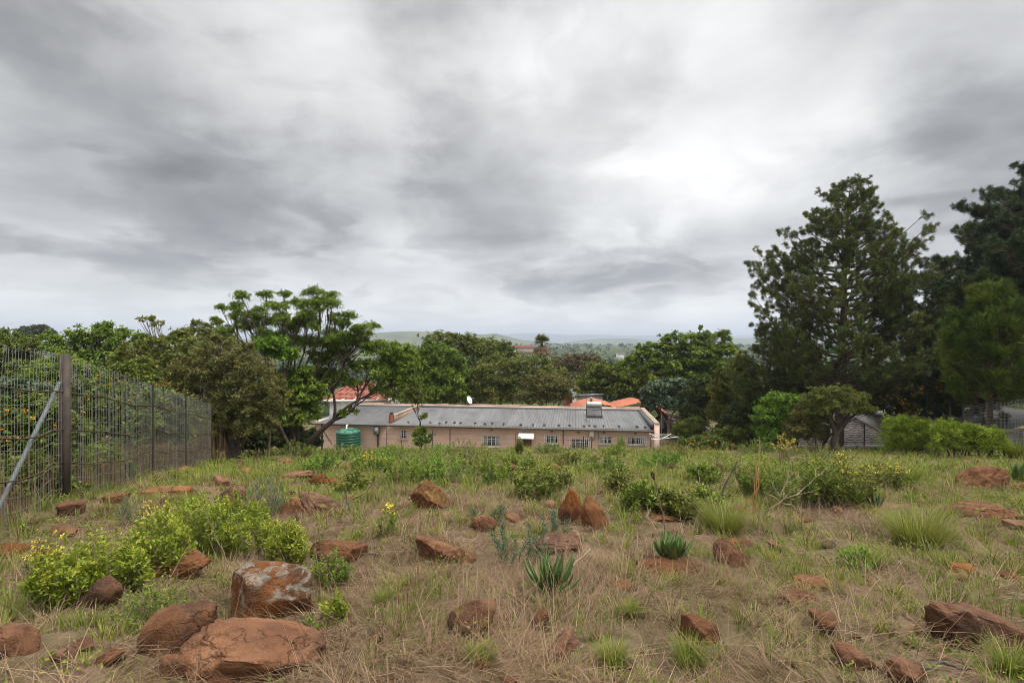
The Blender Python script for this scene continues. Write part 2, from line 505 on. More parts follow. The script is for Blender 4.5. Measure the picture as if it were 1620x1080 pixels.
def ground_mat():
    m, k = new_mat('ground_soil')
    g = k.n('ShaderNodeNewGeometry').outputs['Position']
    sep = k.n('ShaderNodeSeparateXYZ', {0: g})
    n1 = k.noise(g, 0.55, 6.0, 0.6)
    n2 = k.noise(g, 7.0, 6.0, 0.65)
    n3 = k.noise(g, 38.0, 4.0, 0.6)
    soil = k.ramp(n2, [(0.25, (0.050, 0.032, 0.022)), (0.5, (0.125, 0.082, 0.054)), (0.75, (0.22, 0.155, 0.103))])
    soil = k.mix(k.math('MULTIPLY', k.smooth(n1, 0.5, 0.68), 0.5), soil, (0.21, 0.115, 0.070))
    green = k.ramp(n2, [(0.25, (0.05, 0.062, 0.020)), (0.75, (0.15, 0.15, 0.055))])
    yy = k.smooth(sep.outputs[1], 9.0, 24.0)
    gf = k.math('MULTIPLY', k.smooth(k.noise(g, 0.8, 4.0), 0.35, 0.6), k.math('ADD', 0.35, k.math('MULTIPLY', yy, 0.5)))
    near = k.mix(gf, soil, green)
    f1 = k.noise(g, 0.018, 5.0, 0.6)
    far = k.ramp(f1, [(0.35, (0.030, 0.045, 0.018)), (0.55, (0.06, 0.075, 0.028)), (0.68, (0.16, 0.20, 0.06))])
    col = k.mix(k.smooth(sep.outputs[1], 55.0, 90.0), near, far)
    nr = bump(k, k.math('ADD', n2, k.math('MULTIPLY', n3, 0.5)), 0.8, 0.05)
    finish(k, k.n('ShaderNodeBsdfPrincipled', {'Base Color': col, 'Roughness': 0.95, 'Specular IOR Level': 0.1, 'Normal': nr}))
    return m


def rock_mat(name, lichen=None, amt=0.0, dark=0.0, red=0.5):
    m, k = new_mat(name)
    tc = k.n('ShaderNodeTexCoord').outputs['Object']
    rnd = k.n('ShaderNodeObjectInfo').outputs['Random']
    off = k.n('ShaderNodeCombineXYZ', {0: k.math('MULTIPLY', rnd, 37.0), 1: k.math('MULTIPLY', rnd, 11.0), 2: 0.0}).outputs[0]
    p = k.vmath('ADD', tc, off).outputs[0]
    n1 = k.noise(p, 3.0, 7.0, 0.65, 0.3)
    n2 = k.noise(p, 14.0, 6.0, 0.7)
    n3 = k.noise(p, 60.0, 4.0, 0.7)
    c = k.ramp(n1, [(0.22, (0.085, 0.040, 0.022)), (0.42, (0.185, 0.078, 0.036)), (0.58, (0.270, 0.120, 0.053)), (0.78, (0.36, 0.19, 0.095))])
    c = k.mix(k.math('MULTIPLY', k.smooth(n2, 0.53, 0.70), 0.55), c, (0.075, 0.038, 0.025))
    c = k.mix(k.math('MULTIPLY', k.smooth(n3, 0.52, 0.7), 0.25), c, (0.27, 0.125, 0.068))
    # weathered dark crust, more on some stones than on others
    w = k.smooth(k.noise(k.vmath('ADD', p, (5, 5, 5)).outputs[0], 2.0, 6.0, 0.6), 0.60 - dark * 0.28, 0.72 - dark * 0.2)
    c = k.mix(k.math('MULTIPLY', w, 0.75), c, (0.055, 0.038, 0.029))
    hs = k.n('ShaderNodeHueSaturation', {'Hue': 0.5, 'Saturation': k.math('ADD', 0.78 + 0.10 * red, k.math('MULTIPLY', rnd, 0.32)),
                                         'Value': k.math('ADD', 0.62, k.math('MULTIPLY', k.math('FRACT', k.math('MULTIPLY', rnd, 7.3)), 0.42)), 'Color': c})
    c = hs.outputs[0]
    nz = k.n('ShaderNodeSeparateXYZ', {0: k.n('ShaderNodeNewGeometry').outputs['Normal']}).outputs[2]
    if lichen:
        l1 = k.noise(k.vmath('ADD', p, (9, 2, 4)).outputs[0], 8.5, 10.0, 0.72, 0.5)
        up = k.smooth(nz, -0.2, 0.6)
        f = k.math('MULTIPLY', k.smooth(l1, 0.62 - amt * 0.19, 0.72 - amt * 0.19), up)
        c = k.mix(k.math('MULTIPLY', f, 0.9), c, k.mix(k.smooth(n2, 0.4, 0.6), lichen, tuple(q * 0.62 for q in lichen)))
    cw = k.vmath('ADD', p, k.vmath('MULTIPLY', k.n('ShaderNodeTexNoise', {'Vector': p, 'Scale': 6.0, 'Detail': 4.0}).outputs['Color'], (0.35, 0.35, 0.35)).outputs[0]).outputs[0]
    ce = k.n('ShaderNodeTexVoronoi', {'Vector': cw, 'Scale': 2.6}, feature='DISTANCE_TO_EDGE').outputs['Distance']
    crack = k.math('MULTIPLY', k.math('SUBTRACT', 1.0, k.smooth(ce, 0.002, 0.018)), k.smooth(k.noise(p, 1.6, 3.0), 0.48, 0.58))
    c = k.mix(k.math('MULTIPLY', crack, 0.35), c, (0.035, 0.022, 0.016))
    v1 = k.n('ShaderNodeTexVoronoi', {'Vector': p, 'Scale': 22.0}).outputs['Distance']
    sp = k.math('MULTIPLY', k.math('SUBTRACT', 1.0, k.smooth(v1, 0.10, 0.22)), k.smooth(k.noise(p, 5.0, 4.0), 0.5, 0.6))
    c = k.mix(k.math('MULTIPLY', sp, 0.3), c, (0.26, 0.20, 0.12))
    h = k.math('ADD', k.math('ADD', k.math('MULTIPLY', n2, 1.0), k.math('MULTIPLY', n3, 0.45)), k.math('SUBTRACT', k.math('MULTIPLY', n1, 0.8), k.math('MULTIPLY', crack, 0.5)))
    finish(k, k.n('ShaderNodeBsdfPrincipled', {'Base Color': c, 'Roughness': 0.9, 'Specular IOR Level': 0.2, 'Normal': bump(k, h, 1.0, 0.045)}))
    return m


M['ground'] = ground_mat()
M['rock_red'] = rock_mat('rock_red', (0.27, 0.235, 0.19), 0.12, 0.25, 0.5)
M['rock_brown'] = rock_mat('rock_brown', (0.24, 0.21, 0.16), 0.2, 0.6, 0.2)
M['rock_fleck'] = rock_mat('rock_flecked', (0.36, 0.33, 0.29), 0.0, 0.25, 0.6)
M['rock_grey_lichen'] = rock_mat('rock_grey_lichen', (0.29, 0.255, 0.205), 0.85, 0.35, 0.6)
M['rock_yellow_lichen'] = rock_mat('rock_yellow_lichen', (0.26, 0.215, 0.06), 0.55, 0.35, 0.4)

# ------------------------------------------------------------------ the setting: ground, hills
def build_ground():
    g = Geo()
    ys = np.concatenate([-np.geomspace(40, 1.2, 14), np.linspace(-1, 2, 14), np.geomspace(2.1, 40, 250), np.linspace(40.2, 70, 40),
                         np.geomspace(72, 14000, 90)])
    us = np.linspace(-1.7, 1.7, 260)
    Y = np.repeat(ys[:, None], len(us), 1)
    X = us[None, :] * (np.abs(Y) + 9)
    Z = gz(X, Y)
    v = np.stack([X, Y, Z], -1).reshape(-1, 3)
    n = len(us)
    i = np.arange(len(ys) - 1)[:, None] * n; j = np.arange(n - 1)[None, :]
    g.add(v, np.stack([i + j, i + j + 1, i + n + j + 1, i + n + j], -1).reshape(-1, 4))
    tag(g.build('ground', M['ground'], smooth=True), kind='structure')


def hill_mat(name, a, b):
    m, k = new_mat(name)
    p = k.n('ShaderNodeNewGeometry').outputs['Position']
    n1 = k.noise(p, 0.004, 8.0, 0.68)
    n2 = k.noise(p, 0.03, 4.0, 0.6)
    c = k.ramp(k.math('ADD', k.math('MULTIPLY', n1, 0.75), k.math('MULTIPLY', n2, 0.25)), [(0.40, a), (0.58, b)])
    finish(k, k.n('ShaderNodeBsdfPrincipled', {'Base Color': c, 'Roughness': 0.95, 'Specular IOR Level': 0.05}))
    return m


def hill(name, prof, d, depth, mat, seed):
    """a ridge whose skyline follows prof [(px, py)], falling away to front and back"""
    px = np.array([p[0] for p in prof], float); py = np.array([p[1] for p in prof], float)
    xs = np.linspace(px[0], px[-1], 160)
    top = CZ - (np.interp(xs, px, py) - 540) / 810 * d
    X0 = (xs - 810) / 810 * d
    r = np.linspace(-1, 1, 41)
    base = -42.0
    Y = d + r[None, :] * depth + 0 * X0[:, None]
    X = X0[:, None] + 0 * r[None, :]
    fall = (1 - np.abs(r) ** 1.5)[None, :]
    nz = (fbm(X / depth * 5, Y / depth * 5, seed, 5) - 0.48)
    Z = base - 6 + (top[:, None] - base + 6) * np.clip(fall, 0, 1) * (1 + 0.5 * nz * (1 - fall))
    g = Geo(); n = len(r)
    i = np.arange(len(xs) - 1)[:, None] * n; j = np.arange(n - 1)[None, :]
    g.add(np.stack([X, Y, Z], -1).reshape(-1, 3), np.stack([i + j, i + n + j, i + n + j + 1, i + j + 1], -1).reshape(-1, 4))
    tag(g.build(name, mat, smooth=True), kind='structure')


build_ground()
hm1 = hill_mat('hill_grass', (0.050, 0.062, 0.030), (0.115, 0.120, 0.055))
hm2 = hill_mat('hill_far', (0.055, 0.065, 0.045), (0.10, 0.11, 0.07))
hill('hills', [(-700, 560), (-300, 552), (0, 545), (200, 540), (420, 536), (560, 529), (600, 526), (645, 523.5), (690, 525), (730, 528.5), (768, 529),
               (785, 527), (798, 531), (822, 537), (870, 542), (950, 548)], 2600, 620, hm1, 11)
hill('hills', [(700, 546), (770, 533), (800, 529), (826, 527), (862, 527.5), (900, 530), (950, 529), (1000, 531), (1080, 530), (1160, 531), (1250, 527),
               (1400, 529), (1600, 533), (1900, 540), (2300, 545)], 9500, 1800, hm2, 12)
hill('hills', [(860, 548), (910, 539), (950, 535.5), (990, 535), (1030, 538), (1090, 538), (1150, 535), (1300, 534), (1500, 538), (1700, 545), (1900, 550)], 4300, 800, hm1, 13)
hill('hills', [(-2600, 548), (-1500, 540), (-600, 535), (-100, 536), (300, 534), (480, 534), (600, 531), (720, 534), (800, 541)], 7800, 1500, hm2, 14)

# ------------------------------------------------------------------ materials of the buildings
M['pink_wall'] = plain('pink_plaster', (0.79, 0.545, 0.45), 0.9, 0.06, 0.8, dirt=(0.55, 0.36, 0.29), dirt_amt=0.4, bumpy=0.2)
M['tan_wall'] = plain('weathered_parapet', (0.34, 0.235, 0.155), 0.9, 0.25, 2.5, dirt=(0.12, 0.095, 0.075), dirt_amt=0.7, bumpy=0.3)
M['cream'] = plain('cream_coping', (0.38, 0.30, 0.215), 0.85, 0.2, 2.5, dirt=(0.22, 0.17, 0.12), dirt_amt=0.6)
M['white'] = plain('white_paint', (0.84, 0.83, 0.81), 0.5, 0.06, 4, dirt=(0.45, 0.42, 0.36), dirt_amt=0.35)
M['dark_metal'] = plain('dark_metal', (0.055, 0.05, 0.048), 0.6, 0.3, 7, metal=0.4)
M['gutter'] = plain('painted_gutter', (0.13, 0.125, 0.12), 0.55, 0.25, 3, dirt=(0.16, 0.08, 0.04), dirt_amt=0.6)
M['grey_metal'] = plain('grey_metal', (0.30, 0.31, 0.31), 0.5, 0.12, 4, metal=0.3)
M['galv'] = plain('galvanised', (0.50, 0.50, 0.49), 0.4, 0.15, 5, metal=0.6, dirt=(0.3, 0.24, 0.18), dirt_amt=0.4)
M['brick'] = plain('red_brick', (0.26, 0.095, 0.06), 0.9, 0.3, 9)
M['stone_grey'] = plain('dark_stone', (0.09, 0.08, 0.072), 0.9, 0.4, 9)
M['tank'] = plain('green_plastic', (0.005, 0.080, 0.043), 0.38, 0.10, 1.5, spec=0.5, dirt=(0.02, 0.09, 0.055), dirt_amt=0.4)
M['tank_lid'] = plain('green_plastic_top', (0.017, 0.13, 0.075), 0.4, 0.12, 2, spec=0.5, dirt=(0.14, 0.21, 0.15), dirt_amt=0.5)
M['wood_door'] = plain('varnished_door', (0.20, 0.105, 0.04), 0.6, 0.35, 5)
M['concrete'] = plain('concrete', (0.30, 0.285, 0.265), 0.9, 0.2, 2.0, dirt=(0.15, 0.13, 0.11), dirt_amt=0.6, bumpy=0.3)
M['brown_board'] = plain('weathered_concrete_board', (0.16, 0.13, 0.105), 0.9, 0.25, 2.5, dirt=(0.07, 0.06, 0.05), dirt_amt=0.6)
M['tarp'] = plain('orange_shade_cloth', (0.38, 0.125, 0.068), 0.85, 0.12, 0.6, dirt=(0.33, 0.12, 0.07), dirt_amt=0.4)
M['tarp_red'] = plain('red_shade_cloth', (0.30, 0.075, 0.045), 0.85, 0.15, 0.6)
M['roof_dark_grey'] = plain('slate_grey_roof', (0.13, 0.125, 0.13), 0.7, 0.2, 1.5)
M['car_paint'] = plain('silver_car_paint', (0.55, 0.56, 0.57), 0.25, 0.04, 1.0, metal=0.3, spec=0.6)
M['rubber'] = plain('tyre_rubber', (0.02, 0.02, 0.02), 0.85, 0.2, 8)
M['rust'] = plain('rusty_steel', (0.070, 0.038, 0.022), 0.85, 0.4, 10)
M['wire'] = plain('fence_wire', (0.25, 0.245, 0.22), 0.5, 0.2, 3, metal=0.5)
M['post_brown'] = plain('weathered_post', (0.070, 0.052, 0.040), 0.8, 0.35, 5, dirt=(0.035, 0.032, 0.03), dirt_amt=0.7)
M['brace'] = plain('peeling_blue_grey_pipe', (0.11, 0.135, 0.135), 0.6, 0.3, 4, dirt=(0.10, 0.07, 0.055), dirt_amt=0.7)


def glass_mat():
    m, k = new_mat('window_glass')
    tc = k.n('ShaderNodeTexCoord').outputs['Object']
    c = k.ramp(k.noise(tc, 1.7, 2.0), [(0.45, (0.018, 0.02, 0.022)), (0.62, (0.06, 0.06, 0.06))])
    finish(k, k.n('ShaderNodeBsdfPrincipled', {'Base Color': c, 'Roughness': 0.08, 'Specular IOR Level': 0.5}))
    return m


M['glass'] = glass_mat()


def curtain_mat():
    m, k = new_mat('pale_curtain')
    finish(k, k.n('ShaderNodeBsdfPrincipled', {'Base Color': (0.42, 0.42, 0.41, 1), 'Roughness': 0.5}))
    return m


M['curtain'] = curtain_mat()


def sheet_mat(name, base, dark):
    """metal roof sheet: streaks run down the fall of the roof, rust and grime in blotches"""
    m, k = new_mat(name)
    at = k.n('ShaderNodeAttribute', attribute_name='tint').outputs['Fac']
    p = k.n('ShaderNodeNewGeometry').outputs['Position']
    st = k.n('ShaderNodeMapping', {'Vector': p, 'Scale': (2.4, 0.16, 1.0)}, vector_type='POINT').outputs[0]
    n1 = k.noise(st, 1.0, 5.0, 0.6)
    n2 = k.noise(p, 0.45, 6.0, 0.65)
    c = k.ramp(n1, [(0.3, tuple(q * 0.78 for q in base)), (0.7, tuple(min(1, q * 1.22) for q in base))])
    c = k.mix(k.math('MULTIPLY', k.smooth(n2, 0.50, 0.68), 0.55), c, dark)
    c = k.mix(k.math('MULTIPLY', k.math('SUBTRACT', at, 0.5), 0.8), c, dark)
    finish(k, k.n('ShaderNodeBsdfPrincipled', {'Base Color': c, 'Roughness': 0.5, 'Metallic': 0.15, 'Specular IOR Level': 0.4}))
    return m


M['sheet'] = sheet_mat('grey_roof_sheet', (0.168, 0.168, 0.170), (0.075, 0.071, 0.068))
M['sheet_old'] = sheet_mat('old_roof_sheet', (0.125, 0.124, 0.127), (0.06, 0.057, 0.056))
M['flash'] = plain('bitumen_flashing', (0.075, 0.078, 0.085), 0.55, 0.2, 2.5)


def tile_mat(name, a, b):
    m, k = new_mat(name)
    at = k.n('ShaderNodeAttribute', attribute_name='tint').outputs['Fac']
    p = k.n('ShaderNodeNewGeometry').outputs['Position']
    c = k.ramp(k.math('ADD', k.math('MULTIPLY', at, 0.6), k.math('MULTIPLY', k.noise(p, 0.7, 5.0), 0.4)), [(0.25, a), (0.75, b)])
    finish(k, k.n('ShaderNodeBsdfPrincipled', {'Base Color': c, 'Roughness': 0.8, 'Specular IOR Level': 0.25}))
    return m


M['red_tile'] = tile_mat('red_roof_tiles', (0.21, 0.062, 0.042), (0.33, 0.125, 0.085))
M['grey_tile'] = tile_mat('grey_brown_roof_tiles', (0.105, 0.088, 0.082), (0.155, 0.13, 0.12))

# ------------------------------------------------------------------ the long pink house
FA, FB = np.array([-16.7, 43.6]), np.array([11.4, 40.0])           # front corners, seen from above
FL = float(np.linalg.norm(FB - FA)); FU = (FB - FA) / FL; FV = np.array([-FU[1], FU[0]])
DEP, Z0, EAVE = 8.9, -9.75 + CZ, -6.86 + CZ


def H(u, v, w):
    p = FA + FU * u + FV * v
    return np.array([p[0], p[1], w])


HU, HV, HW = np.array([*FU, 0.0]), np.array([*FV, 0.0]), np.array([0, 0, 1.0])


def hb(g, u0, u1, v0, v1, w0, w1, tint=0.5):
    obox(g, H((u0 + u1) / 2, (v0 + v1) / 2, (w0 + w1) / 2), HU * (u1 - u0) / 2, HV * (v1 - v0) / 2, HW * (w1 - w0) / 2, tint)


def fu(px, py=None):
    """along the front wall: u (and height) of the wall point seen at (px, py)"""
    k = (px - 810) / 810
    t = (k * FA[1] - FA[0]) / ((FB - FA)[0] - k * (FB - FA)[1])
    d = FA[1] + t * (FB - FA)[1]
    return t * FL if py is None else (t * FL, CZ - (py - 540) / 810 * d)


house = thing('long_house', 'long low pink house with grey metal roof and barred white windows', 'house', H(FL / 2, DEP / 2, Z0))
# window openings: px0, px1, py0, py1, transoms
wins = [(632.5, 643.5, 680, 694.5), (764, 790.5, 689, 706.5), (864, 883, 688.5, 701.5), (904, 931.5, 694, 711), (948.5, 967.5, 690.5, 702.5), (992.5, 1020, 691.5, 703.5)]
door = (825, 841, 691, 719)
ops = []
for a, b, c, d in wins + [door]:
    u0, w1 = fu(a, c); u1, w0 = fu(b, d)
    ops.append((u0, u1, max(w0, Z0 + 0.05), w1))


def front_wall():
    g = Geo()
    us = sorted({-0.0, FL, *[o[0] for o in ops], *[o[1] for o in ops]})
    ws = sorted({Z0 - 0.4, EAVE, *[o[2] for o in ops], *[o[3] for o in ops]})
    for i in range(len(us) - 1):
        for j in range(len(ws) - 1):
            um, wm = (us[i] + us[i + 1]) / 2, (ws[j] + ws[j + 1]) / 2
            if any(o[0] < um < o[1] and o[2] < wm < o[3] for o in ops):
                continue
            g.add([H(us[i], 0, ws[j]), H(us[i + 1], 0, ws[j]), H(us[i + 1], 0, ws[j + 1]), H(us[i], 0, ws[j + 1])], [[0, 1, 2, 3]])
    for u0, u1, w0, w1 in ops:                                    # reveals
        r = 0.16
        for a, b in (((u0, w0), (u0, w1)), ((u0, w1), (u1, w1)), ((u1, w1), (u1, w0)), ((u1, w0), (u0, w0))):
            g.add([H(a[0], 0, a[1]), H(b[0], 0, b[1]), H(b[0], r, b[1]), H(a[0], r, a[1])], [[0, 1, 2, 3]])
    hb(g, 0.003, 0.25, 0.003, DEP - 0.25, Z0 - 0.4, EAVE + 0.1)
    hb(g, 0.003, FL - 0.003, DEP - 0.25, DEP, Z0 - 0.4, EAVE + 0.5)
    hb(g, 0.25, FL - 0.25, 0.22, DEP - 0.3, EAVE - 0.4, EAVE - 0.15)      # ceiling slab
    hb(g, 0.25, FL - 0.25, 0.6, 0.75, Z0, EAVE - 0.4)                      # inner wall behind the panes
    g.build('wall', M['pink_wall'], house)


front_wall()
for i, (u0, u1, w0, w1) in enumerate(ops[:-1]):
    f = Geo(); t = 0.065
    for a, b, c, d in ((u0, u1, w0, w0 + t), (u0, u1, w1 - t, w1), (u0, u0 + t, w0 + t, w1 - t), (u1 - t, u1, w0 + t, w1 - t)):
        hb(f, a, b, 0.06, 0.12, c, d)
    n = 2 if u1 - u0 < 0.8 else (3 if u1 - u0 < 1.2 else 4)
    for q in range(1, n):
        uu = u0 + (u1 - u0) * q / n
        hb(f, uu - 0.032, uu + 0.032, 0.065, 0.115, w0 + t, w1 - t)
    wm = w0 + (w1 - w0) * 0.68
    hb(f, u0 + t, u1 - t, 0.07, 0.11, wm - 0.016, wm + 0.016)
    fr = f.build('window', M['white'], house)
    p = Geo(); hb(p, u0 + 0.02, u1 - 0.02, 0.115, 0.125, w0 + 0.02, w1 - 0.02)
    p.build('pane', M['glass'], fr)
    c = Geo()
    if i in (0, 1, 4, 5):
        wd = (u1 - u0) * (0.22 if i != 1 else 0.3)
        hb(c, u0 + 0.03, u0 + wd, 0.105, 0.111, w0 + 0.04, w1 - 0.04)
        c.build('curtain', M['curtain'], fr)
        if i in (1, 5):
            c = Geo(); hb(c, u1 - wd * 0.8, u1 - 0.03, 0.105, 0.111, w0 + 0.04, w1 - 0.04)
            c.build('curtain', M['curtain'], fr)
    s = Geo(); hb(s, u0 - 0.05, u1 + 0.05, -0.09, 0.10, w0 - 0.09, w0 - 0.003)
    s.build('sill', M['white'], fr)
    b = Geo(); ex = 0.13; n = int((u1 - u0 + 2 * ex) / 0.155)
    for q in range(n + 1):
        uu = u0 - ex + (u1 - u0 + 2 * ex) * q / n
        hb(b, uu - 0.014, uu + 0.014, -0.13, -0.108, w0 - 0.16, w1 + 0.17)
    for ww in ((w0 - 0.02, w1 + 0.05, (w0 + w1) / 2) if i in (0, 1, 3) else (w0 - 0.02, w1 + 0.05)):
        hb(b, u0 - ex, u1 + ex, -0.106, -0.095, ww - 0.012, ww + 0.012)
    b.build('burglar_bars', M['white'], fr)

u0, u1, w0, w1 = ops[-1]
g = Geo(); hb(g, u0 + 0.03, u1 - 0.03, 0.08, 0.13, w0, w1 - 0.03)
dr = g.build('door', M['wood_door'], house)
b = Geo()
for q in range(7):
    uu = u0 + 0.05 + (u1 - u0 - 0.1) * q / 6
    hb(b, uu - 0.012, uu + 0.012, 0.02, 0.04, w0, w1 - 0.02)
for q in range(9):
    ww = w0 + 0.1 + q * 0.17
    hb(b, u0 + 0.03, u1 - 0.03, 0.042, 0.055, ww - 0.01, ww + 0.01)
b.build('security_gate', M['cream'], dr)


def awning():
    g = Geo()
    a0, wt = fu(821.5, 681); a1, wb = fu(845.5, 691)
    n = 7; vs = [0.0]; prof = []
    for q in range(n):                                              # a rounded hood
        th = q / (n - 1) * math.pi / 2
        prof.append((-0.75 * math.sin(th), wt - 0.10 - 0.40 * (1 - math.cos(th))))
    k = 20
    us = np.linspace(a0, a1, k)
    V = []
    for j, uu in enumerate(us):
        rip = 0.015 * (j % 2)
        V += [H(uu, pv - rip, pw + rip) for pv, pw in prof]
    idx = np.arange(k - 1)[:, None] * n + np.arange(n - 1)[None, :]
    F = np.stack([idx, idx + n, idx + n + 1, idx + 1], -1).reshape(-1, 4)
    g.add(V, F)
    g.add(np.array(V) + np.array([0, 0, -0.02]), F[:, ::-1])
    for s in (0, k - 1):
        base = [H(us[s], 0, prof[0][1]), *V[s * n:(s + 1) * n], H(us[s], 0, prof[-1][1])]
        m = np.mean(base, 0)
        g.add([*base, m], [[q, (q + 1) % len(base), len(base)] for q in range(len(base))])
    g.build('awning', M['white'], house)


awning()

UP, RB = fu(617), 0.36                                              # firewall position along the front; rise of the roof to the back


def rz(v):
    return EAVE + 0.02 + RB * v / DEP


def roof_sheet(name, ua, ub, mat, seed):
    g = Geo(); rng = np.random.default_rng(seed)
    pitch = 0.24
    n = int((ub - ua) / pitch)
    prof = []
    for q in range(n):
        s = ua + q * pitch
        prof += [(s, 0), (s + 0.10, 0), (s + 0.125, 0.045), (s + 0.175, 0.045), (s + 0.20, 0)]
    prof.append((ub, 0))
    vs = np.linspace(-0.35, DEP - 0.95, 9)
    V = np.array([[H(a, v, rz(v) + h) for v in vs] for a, h in prof]).reshape(-1, 3)
    m = len(vs)
    idx = np.arange(len(prof) - 1)[:, None] * m + np.arange(m - 1)[None, :]
    F = np.stack([idx, idx + m, idx + m + 1, idx + 1], -1).reshape(-1, 4)
    sheet = rng.random(len(prof))
    tint = np.repeat(np.repeat(rng.random(len(prof) // 20 + 2), 20)[:len(prof) - 1] * 0.75 + 0.25 * sheet[:-1], m - 1)
    g.add(V, F, tint)
    return g.build(name, mat, house)


roof_l = roof_sheet('roof', -0.25, UP - 0.14, M['sheet_old'], 1)
roof_r = roof_sheet('roof', UP + 0.14, FL - 0.34, M['sheet'], 2)
g = Geo(); ch = fu(616)
hb(g, -0.25, UP - 0.14, DEP - 0.97, DEP - 0.22, EAVE + 0.30, rz(DEP) + 0.06)
hb(g, UP + 0.14, FL - 0.34, DEP - 0.97, DEP - 0.22, EAVE + 0.30, rz(DEP) + 0.075)
hb(g, FL - 0.62, FL - 0.33, -0.30, DEP - 0.96, EAVE + 0.1, EAVE + 0.50)
g.build('flashing', M['flash'], house)
g = Geo()
rngp = np.random.default_rng(5)
uu = 0.0
while uu < FL - 0.32:                                               # the back parapet, its top a little uneven
    e = min(FL - 0.32, uu + rngp.uniform(1.2, 3.0))
    hb(g, uu, e - 0.004, DEP - 0.215, DEP + 0.03, EAVE + 0.3, EAVE + 0.60 + rngp.uniform(-0.03, 0.05))
    uu = e
hb(g, UP - 0.13, UP + 0.13, 0.9, DEP - 0.22, EAVE - 0.1, EAVE + 0.56)
g.build('parapet', M['tan_wall'], house)
g = Geo()
hb(g, FL - 0.32, FL + 0.06, -0.42, DEP + 0.03, Z0 - 0.4, EAVE + 0.52)
gb = g.build('gable_wall', M['pink_wall'], house)
g = Geo()
for q in range(8):
    v0 = -0.46 + q * (DEP + 0.5) / 8
    hb(g, FL - 0.33, FL + 0.07, v0, v0 + (DEP + 0.5) / 8 - 0.012, EAVE + 0.522, EAVE + 0.565)
g.build('coping', M['cream'], gb)
g = Geo()
for q in range(5):
    v0 = 0.95 + q * (DEP - 1.2) / 5
    hb(g, UP - 0.17, UP + 0.17, v0, v0 + (DEP - 1.2) / 5 - 0.01, EAVE + 0.562, EAVE + 0.61)
g.build('coping', M['cream'], house)
g = Geo()
for q in range(9):                                                  # courses of brick with a joint between
    o = 0.006 * (q % 2)
    hb(g, ch - 0.17 + o, ch + 0.17 - o, 0.30 + o, 0.64 - o, EAVE - 0.05 + q * 0.085, EAVE - 0.05 + q * 0.085 + 0.078)
cm = g.build('chimney', M['brick'], house)
g = Geo(); hb(g, ch - 0.10, ch + 0.10, 0.38, 0.58, EAVE + 0.72, EAVE + 0.90)
g.build('flue', M['dark_metal'], cm)
g = Geo()
tube(g, [H(-0.3, -0.42, EAVE - 0.05), H(FL - 0.34, -0.42, EAVE - 0.09)], 0.075, 8)
hb(g, -0.25, FL - 0.34, -0.33, -0.30, EAVE - 0.17, EAVE + 0.005)
g.build('gutter', M['gutter'], house)
g = Geo(); ud = FL - 0.55
tube(g, [H(ud, -0.42, EAVE - 0.1), H(ud, -0.40, EAVE - 0.3), H(ud, -0.08, EAVE - 0.55), H(ud, -0.08, Z0)], 0.045, 8)
g.build('downpipe', M['grey_metal'], house)
g = Geo(); ua, wa = fu(891, 678); ub_, wb_ = fu(891.5, 703)
tube(g, [H(ua, -0.06, wa), H(ua, -0.06, wb_)], 0.035, 6)
g.build('waste_pipe', M['dark_metal'], house)
g = Geo()
for px in (712,):
    q = fu(px); tube(g, [H(q, -0.05, EAVE - 0.1), H(q, -0.05, Z0 + 1.2)], 0.02, 6)
g.build('waste_pipe', M['dark_metal'], house)
for px, py in ((579, 674), (778, 680), (873, 682.5), (915, 683.5), (955.5, 684), (1005.5, 685)):
    q, w = fu(px, py); g = Geo()
    for r in range(3):
        hb(g, q - 0.11, q + 0.11, -0.012, 0.0, w - 0.07 + r * 0.05, w - 0.04 + r * 0.05)
    g.build('air_brick', M['stone_grey'] if px > 600 else M['cream'], house)

# ---- things fixed to or standing at the pink house
t = thing('meter_box', 'grey electricity meter box on a dark post against the pink wall', 'meter box', H(*(fu(597.5),), -0.2, Z0))
q0, wt = fu(593.5, 673); q1, wb = fu(601.5, 685.5)
g = Geo(); hb(g, q0, q1, -0.36, -0.06, wb, wt); bx = g.build('cabinet', M['grey_metal'], t)
g = Geo(); hb(g, q0 + 0.04, q1 - 0.04, -0.385, -0.362, wb + 0.05, wt - 0.06); hb(g, q0 + .13, q0 + .27, -0.40, -0.386, wb + .22, wb + .34); g.build('door', M['galv'], t)
g = Geo(); qm = fu(599); hb(g, qm - 0.07, qm + 0.07, -0.2, -0.06, Z0 - 0.2, wb - 0.002); g.build('post', M['dark_metal'], t)
t = thing('wall_lamp', 'small white floodlight under the gutter beside the grey meter box', 'lamp', H(fu(603.5), -0.1, fu(603.5, 673)[1]))
q, w = fu(603.5, 673); g = Geo(); tube(g, [H(q, 0, w), H(q, -0.15, w + 0.04)], 0.02, 6); g.build('bracket', M['dark_metal'], t)
g = Geo(); hb(g, q - 0.09, q + 0.09, -0.27, -0.15, w - 0.08, w + 0.06); g.build('lamp_head', M['white'], t)
t = thing('pump_box', 'white control box with a red mark half hidden behind the slim garden tree', 'control box', H(fu(677), -0.1, fu(677, 692)[1]))
q0, wt = fu(673, 686.5); q1, wb = fu(681.5, 697.5)
g = Geo(); hb(g, q0, q1, -0.22, -0.02, wb, wt); g.build('case', M['white'], t)
g = Geo(); qm = (q0 + q1) / 2; hb(g, qm - 0.08, qm + 0.1, -0.226, -0.222, wb + .32, wb + .42); g.build('red_mark', plain('red_sticker', (0.5, 0.03, 0.04), 0.5), t)
t = thing('water_heater', 'white gas water heater with pipes hanging on the pink wall', 'water heater', H(fu(936.5), -0.15, fu(936, 693)[1]))
q0, wt = fu(932.2, 678.5); q1, wb = fu(940, 692.8)
g = Geo(); hb(g, q0, q1, -0.26, -0.02, wb, wt); g.build('case', M['white'], t)
